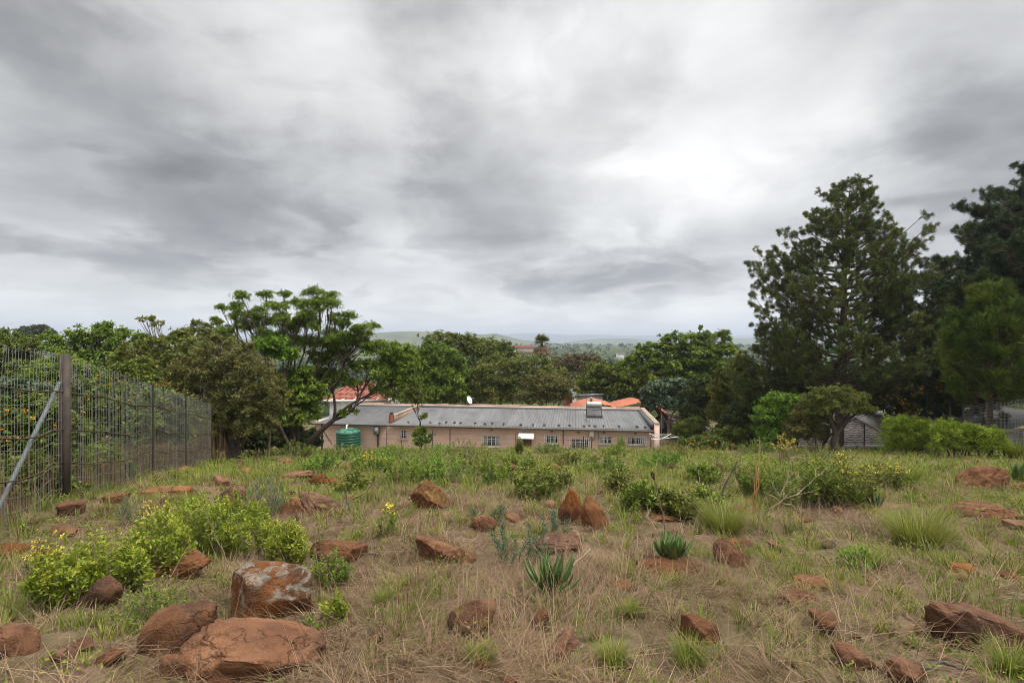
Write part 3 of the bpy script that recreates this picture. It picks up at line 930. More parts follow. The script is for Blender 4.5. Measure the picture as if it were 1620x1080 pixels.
g = Geo()
hb(g, q0 - .02, q0 - .005, -0.2, -0.02, wb - .04, wt + .02); hb(g, q1 + .005, q1 + .02, -0.2, -0.02, wb - .04, wt + .02)
hb(g, (q0 + q1) / 2 - .05, (q0 + q1) / 2 + .05, -.268, -.262, wb + .06, wb + .16)
tube(g, [H(q0 + .12, -.12, wb), H(q0 + .12, -.12, wb - .15), H(q0 + .18, -.06, wb - .25), H(q0 + .18, -.06, Z0)], .022, 6)
tube(g, [H(q1 - .1, -.12, wb), H(q1 - .1, -.12, wb - .1), H(q1 + .35, -.05, wb - .1), H(q1 + .35, -.05, EAVE - .2)], .018, 6)
g.build('pipes', M['dark_metal'], t)
t = thing('wall_lamp', 'tiny white lamp under the gutter above the gas water heater', 'lamp', H(fu(928), -0.1, fu(928, 678)[1]))
q, w = fu(928, 678.5); g = Geo(); tube(g, [H(q, 0, w + .05), H(q, -0.14, w + .04)], 0.018, 6); g.build('bracket', M['dark_metal'], t)
g = Geo(); lathe(g, H(q, -0.16, w - .06), [(0.001, 0), (0.07, 0.02), (0.08, 0.08), (0.03, 0.13), (0.001, .14)], 10); g.build('lamp_head', M['white'], t)


def solar_heater():
    c = fu(940)
    v0 = 4.6
    # solve where on the roof it stands so that it stays between the ridge and the eaves
    t = thing('solar_water_heater', 'solar water heater with silver tank and tube rack on the grey roof', 'solar heater', H(fu(941.5) * 0 + FL * 0.8, v0, rz(v0)))
    base = np.array(ORIG[t.name])
    d = base[1]; X = (940 - 810) / 810 * (d); base = np.array([X, d, base[2]])
    t.location = tuple(base); ORIG[t.name] = tuple(base)
    L = 1.38
    def P(a, b, c_): return base + HU * a + HV * b + HW * c_
    g = Geo(); n = 14
    ax = np.linspace(-L / 2, L / 2, 8)
    rr = np.array([0.02, 0.26, 0.30, 0.31, 0.31, 0.30, 0.26, 0.02])
    ax[1] = -L / 2 + .02; ax[2] = -L / 2 + .09; ax[5] = L / 2 - .09; ax[6] = L / 2 - .02
    tube(g, [P(a, 0.55, 1.0) for a in ax], rr, 16); g.build('tank', M['galv'], t, smooth=True)
    g = Geo()
    for q in range(15):
        a = -0.60 + 1.2 * q / 14
        tube(g, [P(a, -0.75, 0.18), P(a, 0.42, 0.86)], 0.026, 6)
    g.build('collector_tubes', M['glass'], t)
    g = Geo()
    for a in (-0.66, 0.66):
        bar(g, P(a, -0.80, 0.06), P(a, 0.40, 0.76), 0.045); bar(g, P(a, 0.62, 0.05), P(a, 0.58, 0.72), 0.045); bar(g, P(a, -0.80, 0.04), P(a, 0.66, 0.05), 0.045)
    bar(g, P(-0.66, -0.82, 0.12), P(0.66, -0.82, 0.12), 0.09); bar(g, P(-0.66, 0.6, 0.3), P(0.66, 0.6, 0.62), 0.03)
    g.build('frame', M['dark_metal'], t)
    g = Geo(); hb0 = P(-0.25, 0.55, 1.31)
    lathe(g, hb0, [(0.001, 0), (0.13, 0), (0.13, 0.32), (0.10, 0.36), (0.001, 0.37)], 12); g.build('feed_cistern', M['grey_metal'], t)
    g = Geo(); tube(g, [P(-0.70, 0.2, 0.05), P(-0.70, 0.2, 2.1)], 0.02, 6); tube(g, [P(-.7, -.9, .1), P(-.8, -2.4, .1), P(-.5, -3.6, .08)], .025, 6)
    g.build('pipe', M['dark_metal'], t)


solar_heater()

# loose stones that hold the roof sheets down along the eaves
stone_px = [(646, 667), (681, 667), (696, 668), (706, 668), (719, 669), (729, 668.5), (752, 669), (767, 670), (779, 668), (797, 670.5), (824, 670.5),
            (843, 671), (861, 671.5), (884, 672), (901, 672), (924, 672), (955, 672.5), (979, 673), (1008, 674), (1021, 674), (932, 668.5), (941, 671)]
stone_src = None


def blob_mesh(rng, n_cut=9, sub=3, rough=0.10):
    import bmesh
    bm = bmesh.new()
    bmesh.ops.create_icosphere(bm, subdivisions=sub, radius=1.0)
    v = np.array([q.co[:] for q in bm.verts])
    f = np.array([[q.index for q in p.verts] for p in bm.faces])
    bm.free()
    for _ in range(n_cut):
        nrm = unit(rng.normal(size=3)); dd = rng.uniform(0.5, 0.92)
        s = v @ nrm
        over = np.maximum(s - dd, 0)
        v = v - nrm[None, :] * over[:, None] * 0.93
    off = rng.uniform(0, 50, 3)
    n = (fbm(v[:, 0] * 1.6 + off[0] + v[:, 2], v[:, 1] * 1.6 + off[1] - v[:, 2] * .7, 21, 5) - 0.48)
    n2 = (fbm(v[:, 0] * 6 + off[2] + v[:, 2] * 5, v[:, 1] * 6 + off[0] - v[:, 2] * 4, 31, 3) - 0.44)
    v = v * (1 + rough * 2.0 * n + rough * 0.45 * n2)[:, None]
    return v, f


for i, (px, py) in enumerate(stone_px):
    rng = np.random.default_rng(300 + i)
    t0 = fu(px); v0 = 0.25 if py > 669.5 or px < 700 else 0.5
    k = (px - 810) / 810
    # slide along the roof until it is seen at px
    u_ = t0
    for _ in range(6):
        p = H(u_, v0, 0); u_ += (k * p[1] - p[0]) / HU[0]
    p = H(u_, v0, rz(v0) + 0.05)
    if i < 3:
        v, f = blob_mesh(rng, 8, 2, 0.12)
        g = Geo(); g.add(v * np.array([0.125, 0.11, 0.085]) + [0, 0, 0.05], f)
        me = g.mesh('stone'); me.materials.append(M['stone_grey'])
        if i == 0: stones = []
        stones.append(me)
    o = bpy.data.objects.new('stone', stones[i % 3]); COL.objects.link(o)
    o.location = tuple(p); o.rotation_euler = (0, 0, rng.uniform(0, 6)); o.scale = (rng.uniform(.8, 1.4),) * 2 + (rng.uniform(.8, 1.3),)
    tag(o, 'dark fist-sized stone weighing down the grey roof sheets near the eaves', 'stone', 'stones weighing down the metal roof')


def water_tank():
    p = on_ground(551, 41.9); p[2] = Z0
    t = thing('water_tank', 'round green plastic water tank standing against the pink house', 'water tank', p)
    top = CZ - (685 - 540) / 810 * 41.0; R_ = 0.97; h = top - Z0
    prof = [(R_ * 0.98, 0)]
    n = 11
    for q in range(n):
        z0 = h * q / n; dz = h / n
        prof += [(R_, z0 + dz * .12), (R_, z0 + dz * .78), (R_ * .972, z0 + dz * .86), (R_ * .972, z0 + dz * .97)]
    prof += [(R_, h)]
    g = Geo(); lathe(g, p, prof, 40); g.build('body', M['tank'], t, smooth=True)
    g = Geo(); lathe(g, p + [0, 0, h], [(R_, 0), (R_ * .96, .05), (R_ * .55, .16), (R_ * .3, .2), (.001, .21)], 40)
    for q in range(8):
        th = q / 8 * 6.283; c, s = math.cos(th), math.sin(th)
        bar(g, p + np.array([c * .3, s * .3, h + .20]), p + np.array([c * R_ * .92, s * R_ * .92, h + .085]), .09, .05)
    g.build('dome', M['tank_lid'], t)
    g = Geo(); lathe(g, p + [0.25, -.15, h + .15], [(.30, 0), (.30, .09), (.26, .115), (.001, .125)], 24); g.build('lid', M['tank_lid'], t)
    g = Geo(); q = fu(553)
    tube(g, [H(q + .1, -.40, EAVE - .08), H(q - .0, -.55, EAVE - .12), p + np.array([-.18, .1, h + .13])], .06, 8); g.build('inlet_pipe', M['white'], t)


water_tank()


def clothesline():
    p = on_ground(1046, 37.5); d = 37.5
    top = W(1046, 694, d)
    t = thing('rotary_clothesline', 'white rotary clothesline with open arms by the corner of the pink house', 'clothesline', p)
    g = Geo(); tube(g, [p, [p[0], p[1], top[2] + .3]], .035, 8); g.build('pole', M['grey_metal'], t)
    c = np.array([p[0], p[1], top[2]])
    ends = [W(1027, 685.5, 36.6), W(1074, 690.5, 36.8), W(1062, 686, 39.2), W(1031, 695, 36.2)]
    for e in ends:
        g = Geo(); bar(g, c, e, .05); g.build('arm', M['white'], t)
    g = Geo()
    for a, b in ((0, 2), (2, 1), (1, 3), (3, 0)):
        for f in (.5, .75, .97):
            tube(g, [c + (ends[a] - c) * f, c + (ends[b] - c) * f - [0, 0, .03]], .006, 4, cap=False)
    g.build('lines', M['white'], t)


clothesline()

# small things on and behind the back parapet
p = H(0, DEP - 0.1, EAVE + 0.62)
k = (743 - 810) / 810; u_ = 0.0
for _ in range(6):
    q = H(u_, DEP - .1, 0); u_ += (k * q[1] - q[0]) / HU[0]
p = H(u_, DEP - .1, EAVE + .6)
t = thing('satellite_dish', 'small white satellite dish on the back parapet of the pink house', 'satellite dish', p)
g = Geo(); tube(g, [p, p + [0.05, 0, .25], p + [.12, .0, .42]], .025, 6); g.build('mount', M['grey_metal'], t)
g = Geo(); c = p + np.array([0.0, -.05, .48]); n_ = unit(np.array([.75, -.5, .35])); a = unit(np.cross(n_, [0, 0, 1])); b = np.cross(n_, a)
V = [c - n_ * .10]; F = []
for r in range(1, 5):
    for s in range(20):
        th = s / 20 * 6.283; rr = r / 4
        V.append(c + a * math.cos(th) * .36 * rr + b * math.sin(th) * .42 * rr - n_ * .10 * (1 - rr * rr))
for s in range(20):
    F.append([0, 1 + s, 1 + (s + 1) % 20])
g.add(V, F); F = []
for r in range(3):
    for s in range(20):
        F.append([1 + r * 20 + s, 1 + r * 20 + (s + 1) % 20, 21 + r * 20 + (s + 1) % 20, 21 + r * 20 + s])
g.add(V, F); g.build('dish', M['white'], t, smooth=True)
g = Geo(); tube(g, [c - b * .4, c + n_ * .42], .012, 5); obox(g, c + n_ * .44, n_ * .06, a * .04, b * .04); g.build('receiver_arm', M['grey_metal'], t)
d_ = 51.5
p = W(1028, 645, d_); t = thing('aerial_mast', 'thin pale television aerial mast rising beside the orange shade roofs', 'aerial', p)
g = Geo(); tube(g, [p - [0, 0, 2.5], W(1028, 621, d_)], .035, 6); g.build('mast', M['galv'], t)
g = Geo(); e = W(1028, 621, d_)
bar(g, e - [.45, 0, -.0], e + [.45, .1, .1], .03)
for q in range(6):
    bar(g, e + [-.4 + q * .16, -.25, .03], e + [-.4 + q * .16, .25, .03], .015)
g.build('antenna', M['galv'], t)


def car():
    d = 57.0
    p = W(1052, 678, d); p[2] = Z0 - .1
    t = thing('parked_car', 'silver car parked under the orange shade roof beyond the house gable', 'car', p)
    # side profile (along x), lofted across y
    prof = np.array([(-2.1, .55), (-2.05, .95), (-1.7, 1.02), (-1.1, 1.12), (-.6, 1.5), (.5, 1.55), (1.2, 1.3), (1.75, 1.05), (2.1, .98), (2.15, .5), (2.0, .3), (-2.0, .3)])
    g = Geo(); ys = [-.82, -.72, .72, .82]; ins = [.93, 1, 1, .93]
    V = []
    for y_, s in zip(ys, ins):
        for x_, z_ in prof:
            V.append(p + np.array([x_ * s, y_, .3 + (z_ - .3) * s]))
    n = len(prof)
    for r in range(3):
        g.add(V, [[r * n + q, r * n + (q + 1) % n, (r + 1) * n + (q + 1) % n, (r + 1) * n + q] for q in range(n)])
    for r in (0, 3):
        ctr = np.mean(V[r * n:(r + 1) * n], 0)
        g.add([*V[r * n:(r + 1) * n], ctr], [[q, (q + 1) % n, n] for q in range(n)])
    g.build('body', M['car_paint'], t, smooth=False)
    g = Geo()
    for s in (-1, 1):
        g.add([p + np.array([x_, s * .80, z_]) for x_, z_ in ((-.95, 1.12), (-.55, 1.42), (.45, 1.46), (1.05, 1.24), (1.1, 1.1))], [[0, 1, 2, 3, 4]])
    g.add([p + np.array([x_, y_, z_]) for x_, y_, z_ in ((-1.09, -.6, 1.16), (-1.09, .6, 1.16), (-.66, .55, 1.47), (-.66, -.55, 1.47))], [[0, 1, 2, 3]])
    g.build('windows', M['glass'], t)
    for x_ in (-1.3, 1.35):
        for s in (-1, 1):
            g = Geo(); tube(g, [p + np.array([x_, s * .84, .32]), p + np.array([x_, s * .64, .32])], .32, 18); w = g.build('wheel', M['rubber'], t)
            g = Geo(); tube(g, [p + np.array([x_, s * .85, .32]), p + np.array([x_, s * .845, .32])], .19, 14); g.build('rim', M['galv'], w)


car()


def shade_roof(name, label, ridge_px, y0, mat, d, w, h, seed):
    """shade-cloth carport: cloth stretched over a bowed frame on posts"""
    c = W((ridge_px[0] + ridge_px[1]) / 2, y0, d)
    base = c.copy(); base[2] = Z0 - .1
    t = thing(name, label, 'carport', base)
    half = (ridge_px[1] - ridge_px[0]) / 2 / 810 * d
    g = Geo(); n, m = 17, 13
    V = []
    for i in range(n):
        s = -1 + 2 * i / (n - 1)
        for j in range(m):
            r = -1 + 2 * j / (m - 1)
            sag = .10 * math.sin(abs(s) * math.pi)
            z = c[2] - h * (abs(s) ** 1.7) - .07 * abs(math.sin(s * 4.7)) - .35 * h * r * r * (1 - .3 * abs(s)) - sag * (1 - abs(r)) * .5
            V.append([c[0] + s * half, c[1] + r * w, z])
    idx = np.arange(n - 1)[:, None] * m + np.arange(m - 1)[None, :]
    F = np.stack([idx, idx + m, idx + m + 1, idx + 1], -1).reshape(-1, 4)
    g.add(V, F); g.build('shade_cloth', mat, t)
    g = Geo()
    for i in (0, 5, 8, 11, 16):
        tube(g, np.array(V[i * m:(i + 1) * m]) - [0, 0, .03], .03, 5)
    g.build('bow_frame', M['galv'], t)
    for s in (-.93, .93):
        for r in (-.9, .9):
            g = Geo(); zt = c[2] - h * .88 - .3 * h
            tube(g, [[c[0] + s * half, c[1] + r * w, base[2] - .3], [c[0] + s * half, c[1] + r * w, zt]], .05, 6)
            g.build('post', M['galv'], t)


shade_roof('shade_carport', 'faded orange shade-cloth carport roof left of the solar heater', (903, 972), 629, M['tarp'], 55, 2.2, .75, 1)
shade_roof('shade_carport', 'large orange shade-cloth carport roof behind the solar heater', (962, 1040), 629, M['tarp'], 56, 2.4, .85, 2)
shade_roof('shade_carport', 'deep red shade-cloth carport roof at the house gable end', (1003, 1056), 631, M['tarp_red'], 57.5, 2.6, 2.1, 3)


def hip_house(name, label, px0, px1, py_eave, py_ridge, d, depth, tmat, wmat, ridge_frac=.45, fascia=None, wall_h=2.6, rid=0.0):
    x0, x1 = (px0 - 810) / 810 * d, (px1 - 810) / 810 * d
    ze = CZ - (py_eave - 540) / 810 * d
    zr = CZ - (py_ridge - 540) / 810 * (d + depth / 2)
    t = thing(name, label, 'house', ((x0 + x1) / 2, d + depth / 2, ze - wall_h))
    g = Geo(); obox(g, ((x0 + x1) / 2, d + depth / 2, ze - wall_h / 2 - 1), ((x1 - x0) / 2 - .5, 0, 0), (0, depth / 2 - .5, 0), (0, 0, wall_h / 2 + .95))
    g.build('wall', wmat, t)
    xm = (x0 + x1) / 2 + rid; hw = (x1 - x0) / 2 * ridge_frac; ym = d + depth / 2
    A, B, C_, D = np.array([x0, d, ze]), np.array([x1, d, ze]), np.array([x1, d + depth, ze]), np.array([x0, d + depth, ze])
    E, F_ = np.array([xm - hw, ym, zr]), np.array([xm + hw, ym, zr])
    g = Geo(); rng = np.random.default_rng(len(label))
    def plane(P, Q, R_, S):           # rows of tiles stepped up the slope from eave PQ to ridge SR
        sl = np.linalg.norm((S + R_) / 2 - (P + Q) / 2); rows = max(3, int(sl / .34))
        nrm = unit(np.cross(Q - P, (S + R_) / 2 - (P + Q) / 2))
        for r in range(rows):
            a, b = r / rows, (r + 1) / rows
            b2 = min(1.0, b + .5 / rows)
            l0, r0, l1, r1 = P + (S - P) * a, Q + (R_ - Q) * a, P + (S - P) * b2, Q + (R_ - Q) * b2
            n = max(2, int(np.linalg.norm(r0 - l0) / .33))
            ts = np.linspace(0, 1, n + 1)[:, None]
            lo = l0 + (r0 - l0) * ts + nrm * .032; hi = l1 + (r1 - l1) * ts - nrm * .016
            lo2 = lo.copy(); lo2[1::2] += nrm * .02 + (S - P) / np.linalg.norm(S - P) * .13
            V = np.vstack([lo2, hi, lo2 - nrm * .032])
            k = n + 1; i = np.arange(n)
            g.add(V, np.stack([i, i + 1, i + 1 + k, i + k], -1), rng.random(n))
            g.add(V, np.stack([i + 2 * k, i + 1 + 2 * k, i + 1, i], -1), rng.random(n) * .4)
    plane(A, B, F_, E); plane(B, C_, F_ + 1e-3, F_); plane(C_, D, E, F_); plane(D, A, E, E + 1e-3)
    rf = g.build('roof', tmat, t)
    g = Geo(); bar(g, E + [0, 0, .05], F_ + [0, 0, .05], .22, .14)
    for p_, q_ in ((A, E), (B, F_)): bar(g, p_ + [0, 0, .06], q_ + [0, 0, .05], .2, .12)
    g.build('ridge_cap', tmat, rf)
    if fascia is not None:
        g = Geo(); bar(g, A - [0, .06, .10], B - [0, .06, .10], .10, .22); bar(g, A - [.06, 0, .10], D - [.06, 0, .10], .10, .22); bar(g, B - [-.06, 0, .10], C_ - [-.06, 0, .10], .1, .22)
        g.build('fascia', fascia, t)
    return t


th = hip_house('red_roofed_house', 'white house with red tiled roof beyond the left end of the grey roof', 512, 613, 632, 604, 58, 9, M['red_tile'], M['white'], .28, M['white'], rid=-.6)
g = Geo(); a, b = W(520, 634.5, 56.5), W(612, 633, 56.5)
bar(g, a, b, .10, .16); bar(g, W(598, 634, 56.5), W(598, 641, 56.5), .09)
for q in range(6):
    c = a + (b - a) * q / 5; bar(g, c, c + [0, 1.4, .12], .08)
g.build('pergola_beam', M['white'], th)
hip_house('tiled_house', 'grey brown tiled roof of the neighbouring house behind the olive tree on the right', 1240, 1432, 704, 652, 41, 9.5, M['grey_tile'], M['concrete'], .62, M['white'])
hip_house('distant_house', 'red roof glimpsed through the wire fence on the left', 4, 44, 612, 604, 42, 6, M['red_tile'], M['cream'], .5)
hip_house('distant_house', 'pale distant house with salmon roof left of the palm', 786, 820, 549.5, 546.5, 420, 12, M['red_tile'], M['white'], .7, wall_h=3)
hip_house('distant_house', 'long distant house with pinkish roof directly left of the palm', 815, 848, 550, 546.7, 380, 12, M['red_tile'], M['cream'], .7, wall_h=3)
hip_house('distant_house', 'small white distant building on a lawn right of the palm', 977, 989, 559.8, 558.2, 300, 7, M['concrete'], M['white'], .6, wall_h=1.4)


def flat_outbuilding():
    d = 62
    a, b = W(911, 624, d), W(952, 624, d)
    t = thing('white_outbuilding', 'low flat white outbuilding behind the left orange carport', 'outbuilding', ((a[0] + b[0]) / 2, d + 2, Z0))
    g = Geo(); obox(g, ((a[0] + b[0]) / 2, d + 2, (a[2] + Z0) / 2 - .1), ((b[0] - a[0]) / 2, 0, 0), (0, 2, 0), (0, 0, (a[2] - Z0) / 2)); g.build('wall', M['white'], t)
    g = Geo(); obox(g, ((a[0] + b[0]) / 2, d + 1.9, a[2] + .0), ((b[0] - a[0]) / 2 + .15, 0, .06), (0, 2.3, 0), (0, 0, .07)); g.build('roof', M['grey_metal'], t)
    d = 66
    a, b = W(896, 622, d), W(918, 610, d)
    t = thing('dark_roofed_shed', 'dark gabled shed roof between the trees behind the orange carports', 'shed', ((a[0] + b[0]) / 2, d, Z0))
    x0, x1 = a[0], b[0]; zr, ze = b[2], a[2] - .4
    g = Geo(); obox(g, ((x0 + x1) / 2, d + 2.5, (ze + Z0) / 2), ((x1 - x0) / 2, 0, 0), (0, 2.4, 0), (0, 0, (ze - Z0) / 2)); g.build('wall', M['brick'], t)
    g = Geo(); hx = x0 + (x1 - x0) * .75
    for yy in (0, 5):
        pass
    for (xa, za), (xb, zb) in (((x0 - .3, ze + .0), (hx, zr)), ((hx, zr), (x1 + .8, ze + .3))):
        c = np.array([(xa + xb) / 2, d + 2.5, (za + zb) / 2]); h_ = np.array([(xb - xa) / 2, 0, (zb - za) / 2]); nn = unit(np.cross(h_, [0, 1, 0]))
        obox(g, c, h_, (0, 2.8, 0), nn * .08)
    g.build('roof', M['roof_dark_grey'], t)
    g = Geo(); bar(g, [x0 - .3, d - .32, ze + .0], [hx, d - .32, zr], .06, .25); g.build('barge_board', M['galv'], t)


flat_outbuilding()


def right_buildings():
    # grey walled building with a long sloping parapet beyond the shrubs on the right
    d = 36
    t = thing('grey_walled_house', 'low grey building with pale coping beyond the bright shrubs on the right', 'house', W(1520, 700, d))
    A, B = W(1491, 655, 38.0), W(1568, 684, 31.5)
    zb = -10.5 + CZ
    g = Geo(); dirn = unit((B - A) * [1, 1, 0]); nv = np.array([-dirn[1], dirn[0], 0])
    if nv[0] < 0: nv = -nv
    def wall(g_, P, Q, th_):
        V = [P, Q, np.array([Q[0], Q[1], zb]), np.array([P[0], P[1], zb])]
        dd = unit((Q - P) * [1, 1, 0]); n_ = np.array([dd[1], -dd[0], 0]) * th_
        W2 = [q + n_ for q in V]
        g_.add(V + W2, [[0, 1, 2, 3], [7, 6, 5, 4], [0, 4, 5, 1], [3, 2, 6, 7], [0, 3, 7, 4], [1, 5, 6, 2]])
    wall(g, A, B, -.25)
    wall(g, B, B + [2.6, .6, .05], -.25)
    wall(g, W(1472, 654, 39), A, -.25)
    g.build('wall', M['concrete'], t)
    g = Geo(); bar(g, A + [0, 0, .05], B + [0, 0, .05], .42, .10); bar(g, B + [.1, 0, .05], B + [2.6, .6, .10], .42, .10); bar(g, W(1472, 653.5, 39), A + [0, 0, .052], .4, .1)
    g.build('coping', M['cream'], t)
    g = Geo(); wall(g, W(1480, 648, 42), W(1572, 656, 38), -.25); bar(g, W(1500, 652, 40.5), W(1600, 660, 37), .12, .25)
    g.build('brick_wall', M['brick'], t)
    g = Geo(); P_, Q_ = A + [.6, .8, -.25], B + [.6, .8, -.25]
    g.add([P_, Q_, Q_ + [7, 3, .5], P_ + [7, 3, .5]], [[0, 1, 2, 3]]); g.build('roof', M['roof_dark_grey'], t)
    # low roofline between the tiled roof and the grey building
    t = thing('flat_roofed_garage', 'dark flat roof with a white edge behind the bright shrubs on the right', 'garage', W(1430, 660, 44))
    g = Geo(); a, b = W(1398, 659, 44), W(1480, 659, 44)
    obox(g, (a + b) / 2 + [0, 2.5, -1.6], (b - a) / 2, (0, 2.4, 0), (0, 0, 1.5)); g.build('wall', M['concrete'], t)
    g = Geo(); obox(g, (a + b) / 2 + [0, 2.5, 0], (b - a) / 2 + [.2, 0, 0], (0, 2.7, 0), (0, 0, .09)); g.build('roof', M['roof_dark_grey'], t)
    g = Geo(); bar(g, a + [-.2, -.23, .01], b + [.2, -.23, .01], .05, .16); g.build('fascia', M['white'], t)


right_buildings()

# ------------------------------------------------------------------ fences
def precast_wall():
    pts = [(1052, 652, 56.0), (1092, 662, 48.0), (1140, 688, 38.5)]
    P = [W(*p) for p in pts]
    t = thing('precast_wall', 'dark weathered concrete panel wall running back from the slope beside the house', 'wall', P[1])
    def base(p): return np.array([p[0], p[1], min(p[2] - 2.0, Z0)])
    for a, b in ((P[0], P[1]), (P[1], P[2])):
        n = max(2, int(np.linalg.norm(b - a) / 1.7))
        for q in range(n):
            s, e = a + (b - a) * q / n, a + (b - a) * (q + 1) / n
            g = Geo()
            hh = (s[2] + e[2]) / 2 - min(base(s)[2], base(e)[2])
            for r in range(6):
                off = np.array([0, 0, -.06 - r * hh / 6 - hh / 12])
                bar(g, s + off, e + off, .05, hh / 6 - .02)
            g.build('panel', M['brown_board'], t)
            g = Geo(); bar(g, base(s) - [0, 0, .4], s + [0, 0, .06], .13); g.build('post', M['brown_board'], t)
    g = Geo(); bar(g, P[0] + [0, 0, .03], P[1] + [0, 0, .03], .14, .07); bar(g, P[1] + [0, 0, .03], P[2] + [0, 0, .03], .14, .07); g.build('capping', M['concrete'], t)


precast_wall()


def mesh_fence_left():
    """tall wire mesh fence down the left side"""
    P = np.array([(-4.9, 2.4), (-6.4, 6.4), (-7.03, 8.02), (-11.5, 19.6)])
    t = thing('wire_mesh_fence', 'tall rusty wire mesh fence running down the left side of the slope', 'fence', (-7.03, 8.02, float(gz(-7.03, 8.02))))
    seg = np.linalg.norm(np.diff(P, axis=0), axis=1); cum = np.concatenate([[0], np.cumsum(seg)]); L = cum[-1]
    def at(s): return np.stack([np.interp(s, cum, P[:, 0]), np.interp(s, cum, P[:, 1])], -1)
    topz_k = np.array([0, cum[1], cum[2], L]); top_v = np.array([.50, -.04, -.22, -2.42]) + CZ
    def top(s): return np.interp(s, topz_k, top_v)
    def bot(s):
        q = at(s); return gz(q[..., 0], q[..., 1]) - .03
    rng = np.random.default_rng(77)
    g = Geo()
    ss = np.arange(0, L, .078) + rng.normal(0, .012, len(np.arange(0, L, .078)))
    ss = np.clip(ss, 0, L)
    wd = .0027
    lean = np.cumsum(rng.normal(0, .01, len(ss))) * .15
    for i, s in enumerate(ss):
        q = at(s); zt, zb = float(top(s)), float(bot(s))
        dn = at(min(s + .05, L)) - at(max(s - .05, 0)); dn = dn / np.linalg.norm(dn)
        th_ = rng.uniform(.035, .075)
        br = zt - .52
        kink = rng.normal(0, .014)
        pts = [(q[0] + dn[0] * kink * 1.2, q[1] + dn[1] * kink, zb), (q[0], q[1], (zb + br) / 2), (q[0], q[1], br), (q[0] + dn[0] * (.05 + kink), q[1] + dn[1] * (.05 + kink), zt + rng.uniform(-.02, .03))]
        tube(g, pts, wd * (1.15 if i % 3 else 1.4), 4, rng.random(), cap=False)
    fr = np.concatenate([[0.004, .09, .2, .32, .43], np.linspace(.5, .985, 7)])
    sg = np.linspace(0, L, 60)
    for f in fr:
        pts = []
        for s in sg:
            q = at(s); zt, zb = float(top(s)), float(bot(s))
            pts.append((q[0], q[1], zt + (zb - zt) * f + .02 * math.sin(s * 2.1 + f * 9)))
        tube(g, pts, wd, 4, .5, cap=False)
    g.build('wire_mesh', M['wire'], t)
    g = Geo()
    for f in (.235, .50, .73):
        pts = []
        for s in sg:
            q = at(s); zt, zb = float(top(s)), float(bot(s))
            pts.append((q[0], q[1] + .012, zt + (zb - zt) * f + .025 * math.sin(s * 1.7 + f * 5)))
        tube(g, pts, .010, 5, .5, cap=False)
    g.build('straining_wire', M['rust'], t)
    s1 = cum[2]
    q = at(s1); g = Geo(); zt, zb = float(top(s1)), float(bot(s1))
    for h_ in (0, 1):
        obox(g, (q[0] + h_ * .047 - .02, q[1] + .03, (zt + zb) / 2 - .1), (.022 if h_ else .028, 0, 0), (0, .05, 0), (0, 0, (zt - zb) / 2 + .13 - .01 * h_))
    g.build('post', M['post_brown'], t)
    for px in (8.6, 12.4, 15.6, 19.5):
        s = float(np.interp(px + .0, [P[0, 1], P[1, 1], P[2, 1], P[3, 1]], cum)); q = at(s)
        if px < 9: continue
        g = Geo(); tube(g, [(q[0], q[1] + .03, float(bot(s)) - .3), (q[0], q[1] + .03, float(top(s)) + .02)], .022, 6); g.build('post', M['dark_metal'], t)
    g = Geo(); s = cum[2]; a = at(s - .05); b = at(s - 2.0)
    tube(g, [(a[0] - .03, a[1], float(top(s)) - .42), (b[0] - .05, b[1], float(bot(s - 2.0)) - .05)], .030, 8); g.build('brace', M['brace'], t)
    return at, top, bot, L


fence_at, fence_top, fence_bot, fence_len = mesh_fence_left()


def wire_fence():
    """thin post-and-wire fence along the drop in front of the pink house"""
    t = thing('wire_fence', 'thin dark post and wire fence in front of the pink house', 'fence', on_ground(712, 35.8))
    d = 35.6
    posts = [(499, 673, .03), (509.5, 669, .07), (612, 675, .028), (635, 695, .02), (684, 680, .03), (712, 679, .025), (816, 685, .025), (923, 690, .03), (1000, 690, .02), (1044, 698, .025)]
    tops = []
    for px, py, r in posts:
        a = on_ground(px, d); e = W(px, py, d)
        g = Geo(); tube(g, [a - [0, 0, .2], e], r, 6); g.build('post', M['dark_metal'], t)
        tops.append((a, e))
    g = Geo(); tube(g, [W(510, 679, d), W(525, 702, d)], .035, 6); g.build('brace', M['dark_metal'], t)
    g = Geo()
    for h_ in (.35, .7, 1.05):
        pts = [on_ground(px, d) + [0, 0, h_ if px != 635 else min(h_, .7)] for px in np.linspace(499, 1044, 24)]
        tube(g, pts, .006, 4, cap=False)
    g.build('wire', M['dark_metal'], t)
    for px, py0, r, lab in ((572, 706, .06, 'short weathered timber stump post in the grass below the green tank'),):
        p = G(px, 721); d2 = p[1]; e = W(px, py0, d2); g = Geo(); tube(g, [p - [0, 0, .2], e], [r * 1.05, r], 9)
        tag(g.build('timber_post', M['bark_pale'], origin=p), lab, 'post')


wire_fence()


